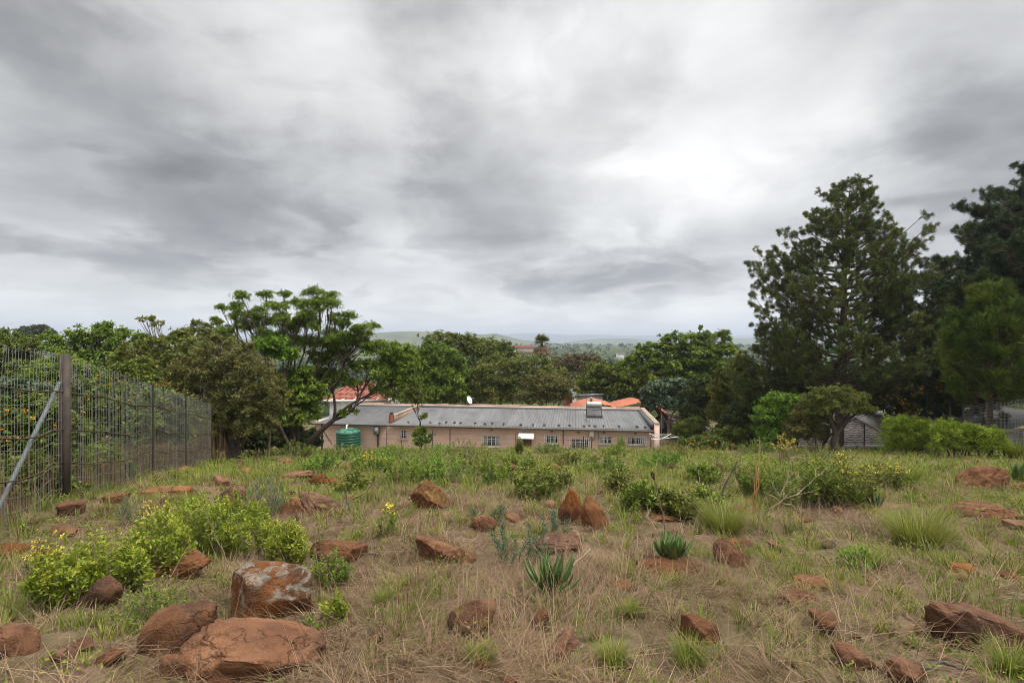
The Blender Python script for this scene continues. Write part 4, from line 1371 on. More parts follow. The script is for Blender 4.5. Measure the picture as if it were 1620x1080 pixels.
def right_fences():
    for i, (px, y0, y1, d, lab) in enumerate(((1367.5, 671, 708, 33, 'slim black steel fence post standing before the grey tiled roof'),
                                              (1502.5, 644, 678, 31, 'black steel fence post in front of the grey wall on the right'))):
        p = W(px, y1, d); p[2] -= .6; e = W(px, y0, d)
        g = Geo(); tube(g, [p, e], .045, 8); bar(g, e - [.05, 0, 0], e + [.05, 0, .02], .11, .02)
        tag(g.build('steel_post', M['dark_metal'], origin=p), lab, 'post', 'steel fence posts on the right')
    # rusty palisade stub among the grass
    t = thing('low_wire_fence', 'low sagging wire fence with rusty posts between the house and the olive tree', 'fence', on_ground(1190, 33))
    last = None
    g2 = Geo()
    for px, py in ((1174, 692), (1186, 697), (1200, 704), (1202, 690), (1236, 696), (1262, 698), (1290, 694)):
        d = 34 if px < 1201 else 31; e = W(px, py, d); b = on_ground(px, d) - [0, 0, .2]
        if e[2] < b[2] + .5: e[2] = b[2] + .8
        g = Geo(); tube(g, [b, e], .03, 6); g.build('post', M['rust'], t)
        if last is not None:
            for f in (.1, .4, .7): tube(g2, [last - [0, 0, f * .9], e - [0, 0, f * .9]], .008, 4, cap=False)
        last = e
    g2.build('wire', M['rust'], t)
    # garden mesh fence at the right edge
    a0, b0 = W(1522, 640, 27), W(1700, 622, 19)
    t = thing('garden_mesh_fence', 'sagging garden mesh fence with creepers under the young pine', 'fence', (a0[0], a0[1], a0[2] - 2))
    g = Geo(); L = np.linalg.norm(b0 - a0); n = int(L / .11)
    hgt = 1.75
    for q in range(n + 1):
        c = a0 + (b0 - a0) * q / n; sg = -.12 * math.sin(q / n * math.pi * 3) ** 2
        tube(g, [c + [0, 0, sg], c + [0, 0, -hgt]], .006, 4, cap=False)
    for f in np.linspace(0, 1, 12):
        tube(g, [a0 + (b0 - a0) * q / 14 + [0, 0, -hgt * f - .12 * (1 - f) * math.sin(q / 14 * math.pi * 3) ** 2] for q in range(15)], .006, 4, cap=False)
    g.build('mesh', M['wire'], t)
    for f in (0.02, .35, .68, .98):
        c = a0 + (b0 - a0) * f; g = Geo(); tube(g, [c + [0, .04, .05], c + [0, .04, -hgt - 1.2]], .035, 6); g.build('post', M['dark_metal'], t)


right_fences()

# ------------------------------------------------------------------ trees
def crown(g, rng, lobes, nsub, nleaf, ln, flat=.7, sub=.32, fill=.45, up=.6, twigs=None, origin=None, wr=.5, droop=0.0):
    """lobes: (x,y,z, rx,ry,rz) world. Each lobe is filled with leaf clumps set towards its outside, each clump with leaves."""
    tips = []
    vol = np.array([l[3] * l[4] * l[5] for l in lobes]) ** (2 / 3)
    share = vol / vol.sum()
    for l, sh in zip(lobes, share):
        m = max(3, int(nsub * sh))
        c0 = np.array(l[:3]); r = np.array(l[3:6])
        dirs = rdir(rng, m)
        dirs[:, 2] = np.where(dirs[:, 2] < -.55, -dirs[:, 2] * .6, dirs[:, 2])
        rad = fill + (1 - fill) * rng.random(m) ** .5
        lump = 1 + .22 * np.sin(dirs[:, 0] * 4.1 + c0[0] * 3) * np.sin(dirs[:, 2] * 4.7 + c0[2] * 5 + dirs[:, 1] * 3.3)
        sprig = rng.random(m) < .10
        rad = np.where(sprig, rng.uniform(.98, 1.26, m), rad)
        cs = c0 + dirs * r * (rad * lump)[:, None]
        sr = sub * np.mean(r) * rng.uniform(.5, 1.4, m) * np.where(sprig, .6, 1)
        tips.append(cs)
        ct = rng.random(m)
        k = np.maximum(4, (nleaf * (sr / sr.mean()) ** 2 * rng.uniform(.6, 1.3, m)).astype(int))
        idx = np.repeat(np.arange(m), k)
        N = len(idx)
        d2 = rdir(rng, N)
        rr = np.abs(rng.normal(0, .62, N))
        off = d2 * rr[:, None] * sr[idx][:, None]
        off[:, 2] *= flat
        if droop:
            off[:, 2] -= droop * np.minimum(rr, 1.5) ** 2 * sr[idx]
        p = cs[idx] + off
        nrm = unit(rng.normal(size=(N, 3)) * .75 + np.array([0, 0, up]) + dirs[idx] * .35)
        ax = unit(d2 + rng.normal(size=(N, 3)) * .7 - np.array([0, 0, .25 + droop]))
        L = ln * rng.uniform(.6, 1.35, N)
        tint = np.clip(.55 * ct[idx] + .45 * rng.random(N), 0, 1)
        leaves(g, p, nrm, ax, L, L * wr * rng.uniform(.75, 1.25, N), tint)
    return tips


def lobes_px(lobes, d, rng, spread=.75):
    out = []
    for l in lobes:
        px, py, rx, ry = l[:4]
        dd = d + (l[4] if len(l) > 4 else 0.0)
        p = W(px, py, dd)
        out.append((*p, rx / 810 * dd, max(.5 * (rx + ry) / 810 * dd * spread, .3), ry / 810 * dd))
    return out


def tree(name, label, base_px, d, lobes, mat, bark='bark', nsub=220, nleaf=90, ln=.24, flat=.7, sub=.32, trunk_r=.16, seed=1, cat='tree', fork=.35,
         base=None, group=None, limbs=2, up=.6, wr=.5, droop=0.0, lean=None, fill=.45, stems=1):
    rng = np.random.default_rng(seed)
    b = on_ground(base_px, d) if base is None else np.asarray(base, float)
    t = thing(name, label, cat, b, group)
    L = lobes_px(lobes, d, rng)
    g = Geo()
    tips = crown(g, rng, L, int(nsub * 1.9), nleaf * .50, ln * .95, flat, sub * .62, fill, up, wr=wr, droop=droop)
    g.build('crown', mat, t)
    w = Geo()
    cen = np.mean([l[:3] for l in L], 0)
    hgt = max(.5, abs(cen[2] - b[2]))
    cx_ = np.array([l[0] for l in L]); owner = np.argsort(np.argsort(cx_)) * stems // len(L)
    for s in range(stems):
        bb = b + np.array([rng.normal(0, .35), rng.normal(0, .35), 0]) * (s > 0)
        fk = bb + (cen - bb) * np.array([fork, fork, fork]) + np.array([rng.normal(0, .04 * hgt), rng.normal(0, .04 * hgt), 0])
        if lean is not None: fk = W(*lean)
        elif stems > 1:
            m_ = np.mean([L[i][:3] for i in range(len(L)) if owner[i] == s] or [cen], 0); fk = bb + (m_ - bb) * fork + np.array([0, 0, .08 * hgt])
        tube(w, np.vstack([[bb - [0, 0, .4]], bez(bb, fk, (rng.normal(0, .05 * hgt), 0, 0), 7)]), np.linspace(trunk_r * 1.25, trunk_r * .75, 8), 8)
        mine = [i for i in range(len(L)) if stems <= 1 or owner[i] == s]
        if len(mine) > 4:                                             # main limbs first, each then divides towards its share of the crown
            cs_ = np.array([L[i][:3] for i in mine]); nk = max(2, len(mine) // 4)
            node = cs_[rng.choice(len(mine), nk, replace=False)]
            for _ in range(4):
                own = np.argmin(np.linalg.norm(cs_[:, None] - node[None], axis=2), 1)
                node = np.array([cs_[own == q].mean(0) if (own == q).any() else node[q] for q in range(nk)])
            starts = []
            for q in range(nk):
                e = fk + (node[q] - fk) * .62 + np.array([0, 0, -.06 * hgt]) + rng.normal(0, .02 * hgt, 3)
                lp = bez(fk, e, rng.normal(0, .05 * hgt, 3), 7)
                tube(w, lp, np.linspace(trunk_r * .62, trunk_r * .36, 7), 6, cap=False); starts.append(lp[-1])
            sof = {i: starts[own[j]] for j, i in enumerate(mine)}
        else:
            sof = {i: fk for i in mine}
        for i in mine:
            l = L[i]
            c = np.array(l[:3]); f0 = sof[i]
            path = bez(f0, c, (rng.normal(0, .03 * hgt), rng.normal(0, .03 * hgt), -.12 * np.linalg.norm(c - f0)), 8)
            tube(w, path, np.linspace(trunk_r * .36, trunk_r * .12, 8), 6, cap=False)
            tp = tips[i]
            for j in rng.choice(len(tp), min(len(tp), 5 * limbs), replace=False):
                s0 = path[rng.integers(3, 8)]
                tube(w, bez(s0, tp[j], (0, 0, -.08 * np.linalg.norm(tp[j] - s0)), 5), np.linspace(trunk_r * .20, trunk_r * .05, 5), 4, cap=False)
    w.build('trunk', M[bark], t)
    return t


def tufts(g, rng, p, axis, n, ln, wd, spread, tint):
    """needle tufts at p pointing along axis"""
    m = len(p)
    idx = np.repeat(np.arange(m), n)
    N = len(idx)
    a = unit(axis[idx] * rng.uniform(.15, 1.0, (N, 1)) + rdir(rng, N) * spread)
    L = ln[idx] * rng.uniform(.7, 1.15, N)
    nrm = unit(np.cross(a, rdir(rng, N)))
    c = p[idx] - axis[idx] * rng.uniform(0, .5, (N, 1)) * ln[idx][:, None]
    leaves(g, c, nrm, a, L, wd, np.clip(tint[idx] * .6 + rng.random(N) * .4, 0, 1))


def pine(name, label, base, height, prof, mat, seed, lean=(0, 0), density=1.0, needle=(.34, .034), nn=34, upturn=.35, trunk_r=.26, first=.12, group=None,
         ntuft=11, whorl=.55, tspread=1.0, candles=False, thin=0.0):
    rng = np.random.default_rng(seed)
    b = np.asarray(base, float)
    t = thing(name, label, 'pine', b, group)
    w = Geo(); g = Geo()
    zs = np.linspace(0, 1, 14)
    wob = np.cumsum(rng.normal(0, .012, (14, 2)), 0) * height * .25
    tr = np.stack([b[0] + lean[0] * zs + wob[:, 0] * zs, b[1] + lean[1] * zs + wob[:, 1] * zs, b[2] + height * zs], -1)
    tube(w, np.vstack([[tr[0] - [0, 0, .5]], tr]), np.concatenate([[trunk_r * 1.2], trunk_r * (1 - zs) ** .8 + .015]), 9)
    P, A, T = [], [], []
    z = first * height
    while z < height * .985:
        f = z / height
        c = np.array([np.interp(f, zs, tr[:, i]) for i in range(3)])
        nb = rng.integers(4, 7)
        a0 = rng.uniform(0, 6.28)
        for q in range(nb):
            if rng.random() > density: continue
            az = a0 + q / nb * 6.283 + rng.normal(0, .25)
            o = np.array([math.cos(az), math.sin(az), 0])
            L = np.interp(f, [p_[0] for p_ in prof], [p_[1] for p_ in prof]) * rng.uniform(.62, 1.12)
            if L < .25: L = .25
            s = np.linspace(0, 1, 8)
            rise = upturn * L * (.25 * s + .75 * s ** 1.8) * rng.uniform(.5, 1.3) + (-.10 * L * (1 - f) * np.sin(s * 3.1))
            path = c + o[None, :] * (L * s)[:, None] + np.stack([rng.normal(0, .02, 8) * L * s, rng.normal(0, .02, 8) * L * s, rise], -1)
            r0 = min(.075, .018 * L + .012) * (trunk_r / .26) ** .5
            tube(w, path, np.linspace(r0, .010, 8), 5, cap=False)
            ends = [(path[-1], unit(path[-1] - path[-2]))]
            ns = max(2, int(ntuft * L / 3.2 + 2))
            side = np.cross(o, [0, 0, 1.0])
            for k_ in range(ns):
                sf = rng.uniform(.28, .98)
                s0 = np.array([np.interp(sf, s, path[:, i]) for i in range(3)])
                sl = L * .30 * (1.15 - sf) * rng.uniform(.6, 1.4) + .25
                dv = unit(o * rng.uniform(.3, .9) + side * rng.choice([-1, 1]) * rng.uniform(.3, 1) + np.array([0, 0, rng.uniform(-.05, .7)]))
                e = s0 + dv * sl + np.array([0, 0, .15 * sl])
                tube(w, bez(s0, e, (0, 0, -.08 * sl), 4), np.linspace(.016, .007, 4), 4, cap=False)
                ends.append((e, unit(dv + [0, 0, .5])))
                if sl > .6:
                    for _ in range(2):
                        m_ = s0 + (e - s0) * rng.uniform(.45, .85)
                        e2 = m_ + unit(dv + rng.normal(size=3) * .6 + [0, 0, .3]) * sl * .4
                        tube(w, [m_, e2], [.010, .006], 4, cap=False)
                        ends.append((e2, unit(e2 - m_ + [0, 0, .35])))
            ct = rng.random()
            for e, a in ends:
                P.append(e); A.append(unit(a + np.array([0, 0, .8]))); T.append(np.clip(ct * .5 + rng.random() * .5, 0, 1))
        z += whorl * rng.uniform(.75, 1.25) * (1.0 - .35 * f + thin * f * (1 - f))
    P.append(tr[-1]); A.append(np.array([0, 0, 1.0])); T.append(.6)
    P, A, T = np.array(P), np.array(A), np.array(T)
    m = len(P)
    tufts(g, rng, P, A, nn, needle[0] * rng.uniform(.8, 1.2, m), needle[1], tspread, T)
    # a second, shorter spray set back along each twig
    keep = rng.random(m) < (.7 if candles else .3)
    tufts(g, rng, P[keep] - A[keep] * needle[0] * .8, A[keep], nn // 2, needle[0] * .9 * np.ones(keep.sum()), needle[1], tspread, T[keep] * .7)
    if candles:
        for e in P[rng.random(m) < .8]:
            tube(w, [e, e + [0, 0, .16]], [.014, .006], 4, cap=False)
    g.build('crown', mat, t); w.build('trunk', M['pine_bark'], t)
    return t


# --- left side, behind the mesh fence
tree('broadleaf_tree', 'broad green tree with a domed crown behind the left mesh fence', 140, 37,
     [(150, 527, 46, 18), (110, 545, 42, 22), (196, 542, 44, 22), (150, 572, 85, 34), (225, 580, 46, 36), (90, 595, 60, 34), (180, 610, 70, 40), (120, 640, 70, 40)], M['green'], nsub=300, nleaf=120, ln=.24, seed=11, trunk_r=.3)
tree('broadleaf_tree', 'dense green tree at the far left edge rising above the mesh fence', 14, 40,
     [(14, 545, 40, 18), (48, 552, 32, 17), (-30, 540, 40, 24), (0, 590, 60, 40), (40, 610, 40, 40)], M['mid_green'], nsub=240, nleaf=90, ln=.25, seed=12, trunk_r=.25)
tree('dark_conifer', 'distant dark tree group rising over the green crowns at the far left', 50, 190, [(38, 524, 14, 7), (62, 521, 15, 8), (50, 530, 22, 10), (82, 528, 8, 8)], M['dark'], nsub=120, nleaf=60, ln=.8, seed=13, trunk_r=.5)
tree('scrubby_tree', 'straggly olive green tree with bare pale twigs beside the domed green tree', 262, 29,
     [(250, 545, 34, 14), (296, 544, 30, 14), (222, 565, 44, 26), (275, 575, 50, 28), (310, 560, 36, 22), (250, 610, 60, 34), (215, 640, 40, 40)], M['olive_green'], 'bark_pale', nsub=300, nleaf=55, ln=.17, seed=14, sub=.26)
t = tree('scrubby_tree', 'small scrub tree with thin sprigs poking above the other left crowns', 330, 33,
     [(232, 505, 14, 4), (250, 512, 10, 4), (312, 512, 8, 5), (328, 516, 8, 5), (345, 510, 8, 6), (310, 530, 34, 14), (350, 540, 30, 16), (280, 535, 20, 10)], M['olive_green'], 'bark_pale', nsub=150, nleaf=36, ln=.20, seed=15, sub=.3)
tree('olive_tree', 'bushy brownish olive tree with drooping grey green leaves at the end of the left fence', 365, 22.5,
     [(350, 562, 45, 26), (372, 590, 62, 40), (318, 612, 50, 44), (405, 618, 48, 50), (330, 655, 60, 40), (380, 660, 52, 42), (292, 640, 30, 36), (415, 660, 30, 36), (300, 590, 36, 26), (340, 536, 16, 9), (390, 552, 14, 10), (440, 628, 16, 14), (278, 606, 14, 12)],
     M['olive'], nsub=620, nleaf=105, ln=.125, wr=.32, seed=16, flat=.8, sub=.25, trunk_r=.12, stems=4, droop=.35, fork=.4)
tree('slender_tree', 'slim pale leaning stem with sparse leaves between the olive tree and the dark thicket', 424, 23.5,
     [(430, 640, 14, 14), (418, 620, 16, 12), (440, 665, 12, 10)], M['green'], 'bark_pale', nsub=40, nleaf=60, ln=.14, seed=17, trunk_r=.055, lean=(430, 655, 23.5))
# the tall airy tree: leaves held in flat plates on bare limbs
plates = [(384, 470, 20, 6), (366, 484, 16, 5), (346, 485, 12, 4), (420, 468, 17, 6), (408, 488, 18, 6), (438, 484, 24, 7), (450, 467, 15, 5), (426, 512, 26, 8), (378, 494, 20, 6),
          (397, 500, 18, 7), (497, 462, 22, 6), (521, 464, 17, 7), (473, 477, 17, 6), (527, 482, 19, 7), (491, 486, 22, 7), (500, 474, 18, 6), (550, 500, 22, 7), (536, 512, 18, 5), (574, 514, 21, 6),
          (594, 513, 12, 5), (491, 500, 20, 6), (461, 520, 22, 9), (518, 522, 20, 7), (470, 505, 14, 5), (445, 500, 14, 5), (352, 520, 22, 7), (565, 522, 20, 6)]
tree('tall_airy_tree', 'tall airy tree with flat leafy plates on bare limbs against the sky', 468, 28, [(a + (i * 13 % 7 - 3), b + (i * 5 % 7 - 3), c * .8, e * 1.5, (i * 7 % 5 - 2) * .5) for i, (a, b, c, e) in enumerate(plates)] + [(a + (i * 11 % 19 - 9), b + 13 + (i * 3 % 8), c * .5, e * 1.3, (i * 3 % 5 - 2) * .6) for i, (a, b, c, e) in enumerate(plates)] + [(470, 538, 34, 13), (515, 542, 34, 12), (428, 530, 28, 11), (395, 515, 24, 10), (545, 532, 26, 9), (480, 512, 30, 9)], M['airy'],
     nsub=760, nleaf=80, ln=.13, wr=.36, flat=.55, sub=.85, seed=18, trunk_r=.095, stems=3, fork=.42, limbs=1, fill=.15, up=.8, droop=.25)
tree('leaning_tree', 'dark limbed tree leaning right over the end of the grey roof', 474, 28.5,
     [(556, 546, 52, 15), (608, 552, 40, 16), (520, 565, 36, 16), (636, 572, 34, 18), (585, 582, 46, 14), (520, 596, 24, 8), (628, 600, 22, 11), (553, 652, 15, 7), (500, 590, 30, 12), (530, 600, 34, 12), (640, 600, 24, 10), (566, 606, 20, 6), (598, 616, 16, 5)],
     M['airy'], 'dark_wood', nsub=330, nleaf=80, ln=.16, wr=.4, flat=.5, sub=.3, seed=19, trunk_r=.16, lean=(528, 664, 28.5), limbs=2, droop=.2)
tree('leafy_tree', 'bright green leafy tree in front of the airy tree limbs', 468, 26.5,
     [(432, 545, 30, 13), (452, 560, 24, 14), (415, 552, 18, 10)], M['bright'], nsub=90, nleaf=90, ln=.17, seed=20, trunk_r=.09)
tree('leafy_tree', 'dense dark green young tree at the foot of the leaning limbs', 468, 27,
     [(478, 622, 36, 24), (470, 655, 36, 26), (448, 610, 26, 22), (440, 650, 28, 26), (480, 595, 20, 16)], M['green'], nsub=260, nleaf=95, ln=.16, seed=21, trunk_r=.10, stems=2)
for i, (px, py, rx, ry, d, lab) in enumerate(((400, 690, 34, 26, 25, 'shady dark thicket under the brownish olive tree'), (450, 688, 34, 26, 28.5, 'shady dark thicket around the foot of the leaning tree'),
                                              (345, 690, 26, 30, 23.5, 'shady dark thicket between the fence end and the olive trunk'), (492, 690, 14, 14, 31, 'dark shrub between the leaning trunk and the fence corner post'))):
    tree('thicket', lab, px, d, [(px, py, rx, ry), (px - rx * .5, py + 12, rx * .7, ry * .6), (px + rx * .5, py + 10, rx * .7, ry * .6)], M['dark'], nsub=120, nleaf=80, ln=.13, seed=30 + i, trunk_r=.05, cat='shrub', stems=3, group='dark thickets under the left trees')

# --- beyond the pink house
tree('garden_tree', 'full green tree behind the left half of the grey roof', 672, 55,
     [(650, 572, 40, 24), (690, 562, 42, 22), (640, 605, 48, 30), (700, 598, 42, 32), (668, 622, 62, 26), (718, 622, 22, 24), (612, 590, 30, 22), (725, 578, 18, 18)], M['green'], nsub=420, nleaf=105, ln=.27, seed=41, trunk_r=.22, flat=.8)
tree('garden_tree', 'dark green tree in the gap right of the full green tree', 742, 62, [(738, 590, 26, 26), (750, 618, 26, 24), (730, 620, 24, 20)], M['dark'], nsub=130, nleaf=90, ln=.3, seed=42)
tree('garden_tree', 'yellowish topped tree standing above the crowns behind the grey roof', 712, 72,
     [(700, 536, 34, 11), (728, 538, 36, 11), (690, 550, 26, 12), (752, 552, 34, 16), (715, 560, 50, 18), (765, 570, 30, 20)], M['olive_green'], nsub=300, nleaf=70, ln=.30, seed=43, sub=.26)
tree('garden_tree', 'dark green rounded tree behind the olive coloured crowns', 775, 82, [(770, 547, 30, 13), (795, 556, 26, 14), (770, 565, 40, 16)], M['mid_green'], nsub=160, nleaf=80, ln=.36, seed=44)
tree('garden_tree', 'broad dull olive tree behind the middle of the grey roof', 812, 58,
     [(800, 588, 50, 24), (838, 580, 40, 20), (780, 614, 44, 26), (830, 612, 52, 28), (872, 600, 34, 26), (764, 596, 26, 20), (880, 622, 26, 18), (810, 628, 70, 14)], M['olive_green'], nsub=520, nleaf=95, ln=.24, seed=45, flat=.75, sub=.26, wr=.4)
tree('garden_tree', 'pale olive tree with loose crown just behind the back parapet', 862, 53,
     [(862, 606, 36, 18), (846, 626, 34, 14), (880, 626, 26, 14), (900, 612, 18, 12)], M['olive'], nsub=220, nleaf=85, ln=.2, seed=46, wr=.4)
tree('garden_tree', 'brownish sparse tree right of the palm', 905, 84, [(905, 574, 36, 16), (930, 572, 24, 14), (885, 580, 24, 14), (915, 590, 40, 16)], M['brownish'], nsub=220, nleaf=70, ln=.30, seed=47, sub=.25)
tree('garden_tree', 'dark round tree above the white flat outbuilding', 972, 63,
     [(955, 596, 32, 18), (990, 588, 34, 18), (940, 612, 28, 18), (975, 612, 40, 20), (1005, 608, 30, 22), (1000, 625, 26, 14)], M['mid_green'], nsub=330, nleaf=95, ln=.27, seed=48)
tree('garden_tree', 'yellow tinged tree at the left of the dark round tree', 938, 66, [(945, 584, 22, 12), (930, 600, 18, 14), (958, 580, 18, 8)], M['cypress'], nsub=110, nleaf=70, ln=.27, seed=49)
tree('spreading_tree', 'large spreading green tree with layered flat crown right of the house', 1085, 58,
     [(1082, 536, 46, 11), (1130, 533, 34, 11), (1045, 552, 34, 12), (1095, 554, 60, 14), (1146, 552, 26, 14), (1020, 566, 30, 14), (1070, 575, 60, 16), (1125, 578, 46, 18), (1040, 592, 50, 20), (1100, 600, 50, 20),
      (1108, 519, 5, 3), (1016, 548, 12, 6)], M['green'], nsub=520, nleaf=100, ln=.27, seed=50, flat=.5, sub=.27, trunk_r=.28, up=.9)
tree('glossy_tree', 'low grey green glossy tree beside the thin aerial mast', 1058, 51, [(1040, 616, 24, 15), (1072, 612, 26, 15), (1050, 636, 32, 16), (1088, 634, 20, 18), (1030, 634, 15, 14)], M['silver'], nsub=260, nleaf=75, ln=.24, seed=51, wr=.7, bark='bark_pale')
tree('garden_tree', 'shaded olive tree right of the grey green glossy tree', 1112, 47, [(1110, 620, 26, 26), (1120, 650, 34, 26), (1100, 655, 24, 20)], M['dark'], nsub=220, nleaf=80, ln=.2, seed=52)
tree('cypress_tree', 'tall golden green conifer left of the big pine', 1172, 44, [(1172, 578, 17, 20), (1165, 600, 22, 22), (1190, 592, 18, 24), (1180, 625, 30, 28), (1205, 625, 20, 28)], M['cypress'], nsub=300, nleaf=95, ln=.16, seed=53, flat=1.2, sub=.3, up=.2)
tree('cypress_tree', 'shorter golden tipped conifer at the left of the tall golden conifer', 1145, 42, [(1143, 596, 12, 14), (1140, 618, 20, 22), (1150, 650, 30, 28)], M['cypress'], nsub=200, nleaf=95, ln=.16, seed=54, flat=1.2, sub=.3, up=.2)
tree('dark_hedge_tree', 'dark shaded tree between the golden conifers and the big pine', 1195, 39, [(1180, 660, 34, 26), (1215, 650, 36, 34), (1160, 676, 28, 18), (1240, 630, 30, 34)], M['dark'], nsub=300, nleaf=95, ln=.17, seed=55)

# --- right: pines and shrubs
b = on_ground(1326, 34.5)
pine('pine_tree', 'large conical pine with an open airy top on the right', b, CZ - (288 - 540) / 810 * 34.5 - b[2], [(0, 4.4), (.12, 5.2), (.25, 6.1), (.40, 6.0), (.55, 5.1), (.70, 3.9), (.82, 2.6), (.92, 1.5), (1, .35)],
     M['pine'], 61, lean=(.7, 0), trunk_r=.30, first=.20, nn=44, ntuft=12, whorl=.46, needle=(.235, .028), upturn=.62, thin=.45, density=.93)
b = on_ground(1218, 39)
pine('pine_tree', 'lower dark pine filling the left flank of the large conical pine', b, CZ - (515 - 540) / 810 * 39 - b[2], [(0, 2.6), (.3, 3.2), (.6, 2.6), (.85, 1.4), (1, .3)], M['pine'], 62, nn=44, ntuft=10, whorl=.62, trunk_r=.2, needle=(.25, .028))
b = on_ground(1700, 32)
pine('pine_tree', 'huge dark pine cut by the right edge of the picture', b, CZ - (185 - 540) / 810 * 32 - b[2], [(0, 7.0), (.2, 8.6), (.42, 8.8), (.52, 6.9), (.62, 5.5), (.72, 4.0), (.85, 2.3), (1, .4)],
     M['dark_pine'], 63, trunk_r=.38, first=.18, nn=42, ntuft=20, whorl=.40, needle=(.27, .030), upturn=.40)
b = on_ground(1508, 37)
pine('pine_tree', 'slim dark pine squeezed between the two tallest pines', b, CZ - (412 - 540) / 810 * 37 - b[2], [(0, 2.4), (.3, 3.6), (.6, 3.1), (.8, 2.2), (1, .6)], M['dark_pine'], 64, trunk_r=.17, nn=44, ntuft=10, whorl=.66, needle=(.25, .028))
b = on_ground(1565, 25)
pine('young_pine', 'young bright pine with upright shoots in front of the huge dark pine', b, CZ - (450 - 540) / 810 * 25 - b[2], [(0, 1.2), (.3, 2.1), (.45, 2.0), (.65, 1.5), (.82, .8), (1, .15)],
     M['young_pine'], 65, trunk_r=.12, first=.30, nn=42, ntuft=7, whorl=.42, needle=(.40, .030), upturn=.95, tspread=.36, candles=True)
tree('amber_shrub', 'dark shrub flecked with amber yellow leaves behind the grey brown tiled roof', 1415, 44,
     [(1420, 610, 36, 24), (1460, 620, 34, 26), (1400, 635, 40, 24), (1445, 645, 40, 20), (1490, 630, 34, 30), (1385, 605, 26, 22)], M['amber'], nsub=420, nleaf=85, ln=.2, seed=66, cat='shrub', stems=4)
tree('amber_shrub', 'amber flecked shrub below the young pine', 1510, 41, [(1520, 615, 30, 20), (1500, 640, 26, 14), (1540, 635, 36, 14)], M['amber'], nsub=200, nleaf=75, ln=.2, seed=67, cat='shrub', stems=3)
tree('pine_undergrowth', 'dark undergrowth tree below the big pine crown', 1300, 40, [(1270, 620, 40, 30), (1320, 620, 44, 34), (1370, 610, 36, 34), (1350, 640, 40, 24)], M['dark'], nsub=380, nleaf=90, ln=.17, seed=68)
tree('olive_tree', 'small spreading dull olive tree on a dark trunk before the grey brown tiled roof', 1326, 29.5,
     [(1318, 622, 30, 14), (1350, 630, 26, 14), (1292, 630, 24, 14), (1325, 640, 46, 16), (1365, 646, 20, 12), (1290, 648, 20, 12)], M['olive_green'], nsub=420, nleaf=90, ln=.10, wr=.3, seed=69, trunk_r=.24, flat=.6, sub=.28, droop=.2)
tree('garden_shrub', 'bright green leafy shrub left of the small olive tree', 1232, 31, [(1232, 636, 28, 16), (1262, 634, 20, 13), (1215, 655, 24, 20), (1245, 660, 26, 18), (1225, 685, 30, 16)], M['bright'], nsub=280, nleaf=75, ln=.16, wr=.4, seed=70, cat='shrub', stems=4, trunk_r=.06)
tree('garden_shrub', 'drying brown green shrub between the bright shrub and the olive trunk', 1285, 30, [(1280, 655, 26, 20), (1300, 668, 20, 18), (1268, 680, 26, 18), (1290, 688, 22, 12)], M['olive'], 'bark_pale', nsub=260, nleaf=70, ln=.15, wr=.35, seed=71, cat='shrub', stems=5, trunk_r=.05)
for i, (px, py, rx, ry, d, lab) in enumerate(((1425, 680, 30, 26, 27.5, 'tallest bright feathery shrub in front of the dark flat garage'), (1462, 684, 28, 22, 27, 'bright feathery shrub right of the tallest feathery shrub'),
                                              (1502, 684, 26, 20, 24.5, 'bright feathery shrub below the black post by the grey wall'), (1535, 688, 24, 17, 24, 'bright feathery shrub before the sloping grey wall'),
                                              (1570, 690, 22, 15, 23.5, 'smallest bright feathery shrub under the young pine'))):
    tree('feathery_shrub', lab, px, d, [(px - rx * .45, py, rx * .6, ry), (px + rx * .4, py + 3, rx * .6, ry * .9), (px, py + ry * .5, rx, ry * .7), (px - rx * .4, py + ry * 1.05, rx * .7, ry * .45), (px + rx * .4, py + ry * 1.05, rx * .7, ry * .45), (px + 4, py - ry * .35, rx * .4, ry * .7)], M['feathery'], nsub=230, nleaf=60, ln=.11, wr=.3, seed=80 + i,
         cat='shrub', stems=4, trunk_r=.035, flat=1.2, up=.2, group='bright feathery shrubs along the right crest')
tree('lantana_bush', 'green bush dotted with orange flowers right of the clothesline', 1112, 33, [(1090, 705, 24, 13), (1120, 702, 26, 14), (1150, 710, 22, 10), (1105, 714, 34, 8)], M['lantana'], nsub=240, nleaf=70, ln=.11, wr=.6, seed=90, cat='shrub', stems=4, trunk_r=.03)
tree('garden_shrub', 'rounded grey green shrub between the clothesline and the precast wall', 1095, 43, [(1090, 680, 26, 16), (1112, 684, 20, 14), (1075, 690, 16, 10), (1100, 668, 16, 10)], M['mid_green'], nsub=240, nleaf=70, ln=.13, seed=91, cat='shrub', stems=3, trunk_r=.05)
tree('garden_shrub', 'dark green shrub on the bank below the precast wall', 1142, 37.5, [(1135, 690, 24, 12), (1160, 688, 22, 14), (1118, 695, 16, 9), (1148, 702, 30, 9)], M['mid_green'], nsub=240, nleaf=70, ln=.13, seed=97, cat='shrub', stems=3, trunk_r=.04)
t = tree('slim_garden_tree', 'slim crooked tree with tufted top and bushy foot before the pink wall', 667, 36.5, [(655, 614, 12, 14), (661, 628, 9, 9), (648, 630, 8, 8), (669, 658, 5, 5)], M['olive_green'], 'dark_wood', nsub=60, nleaf=70, ln=.15, seed=92, trunk_r=.075, lean=(665, 668, 36.5), fill=.1, sub=.5, flat=1)
g = Geo(); rng = np.random.default_rng(93)
crown(g, rng, lobes_px([(667, 682, 9, 8), (674, 692, 9, 9), (659, 692, 9, 8), (668, 700, 11, 7)], 36.4, rng), 45, 80, .14, 1, .45, .2); g.build('foot_foliage', M['green'], t)


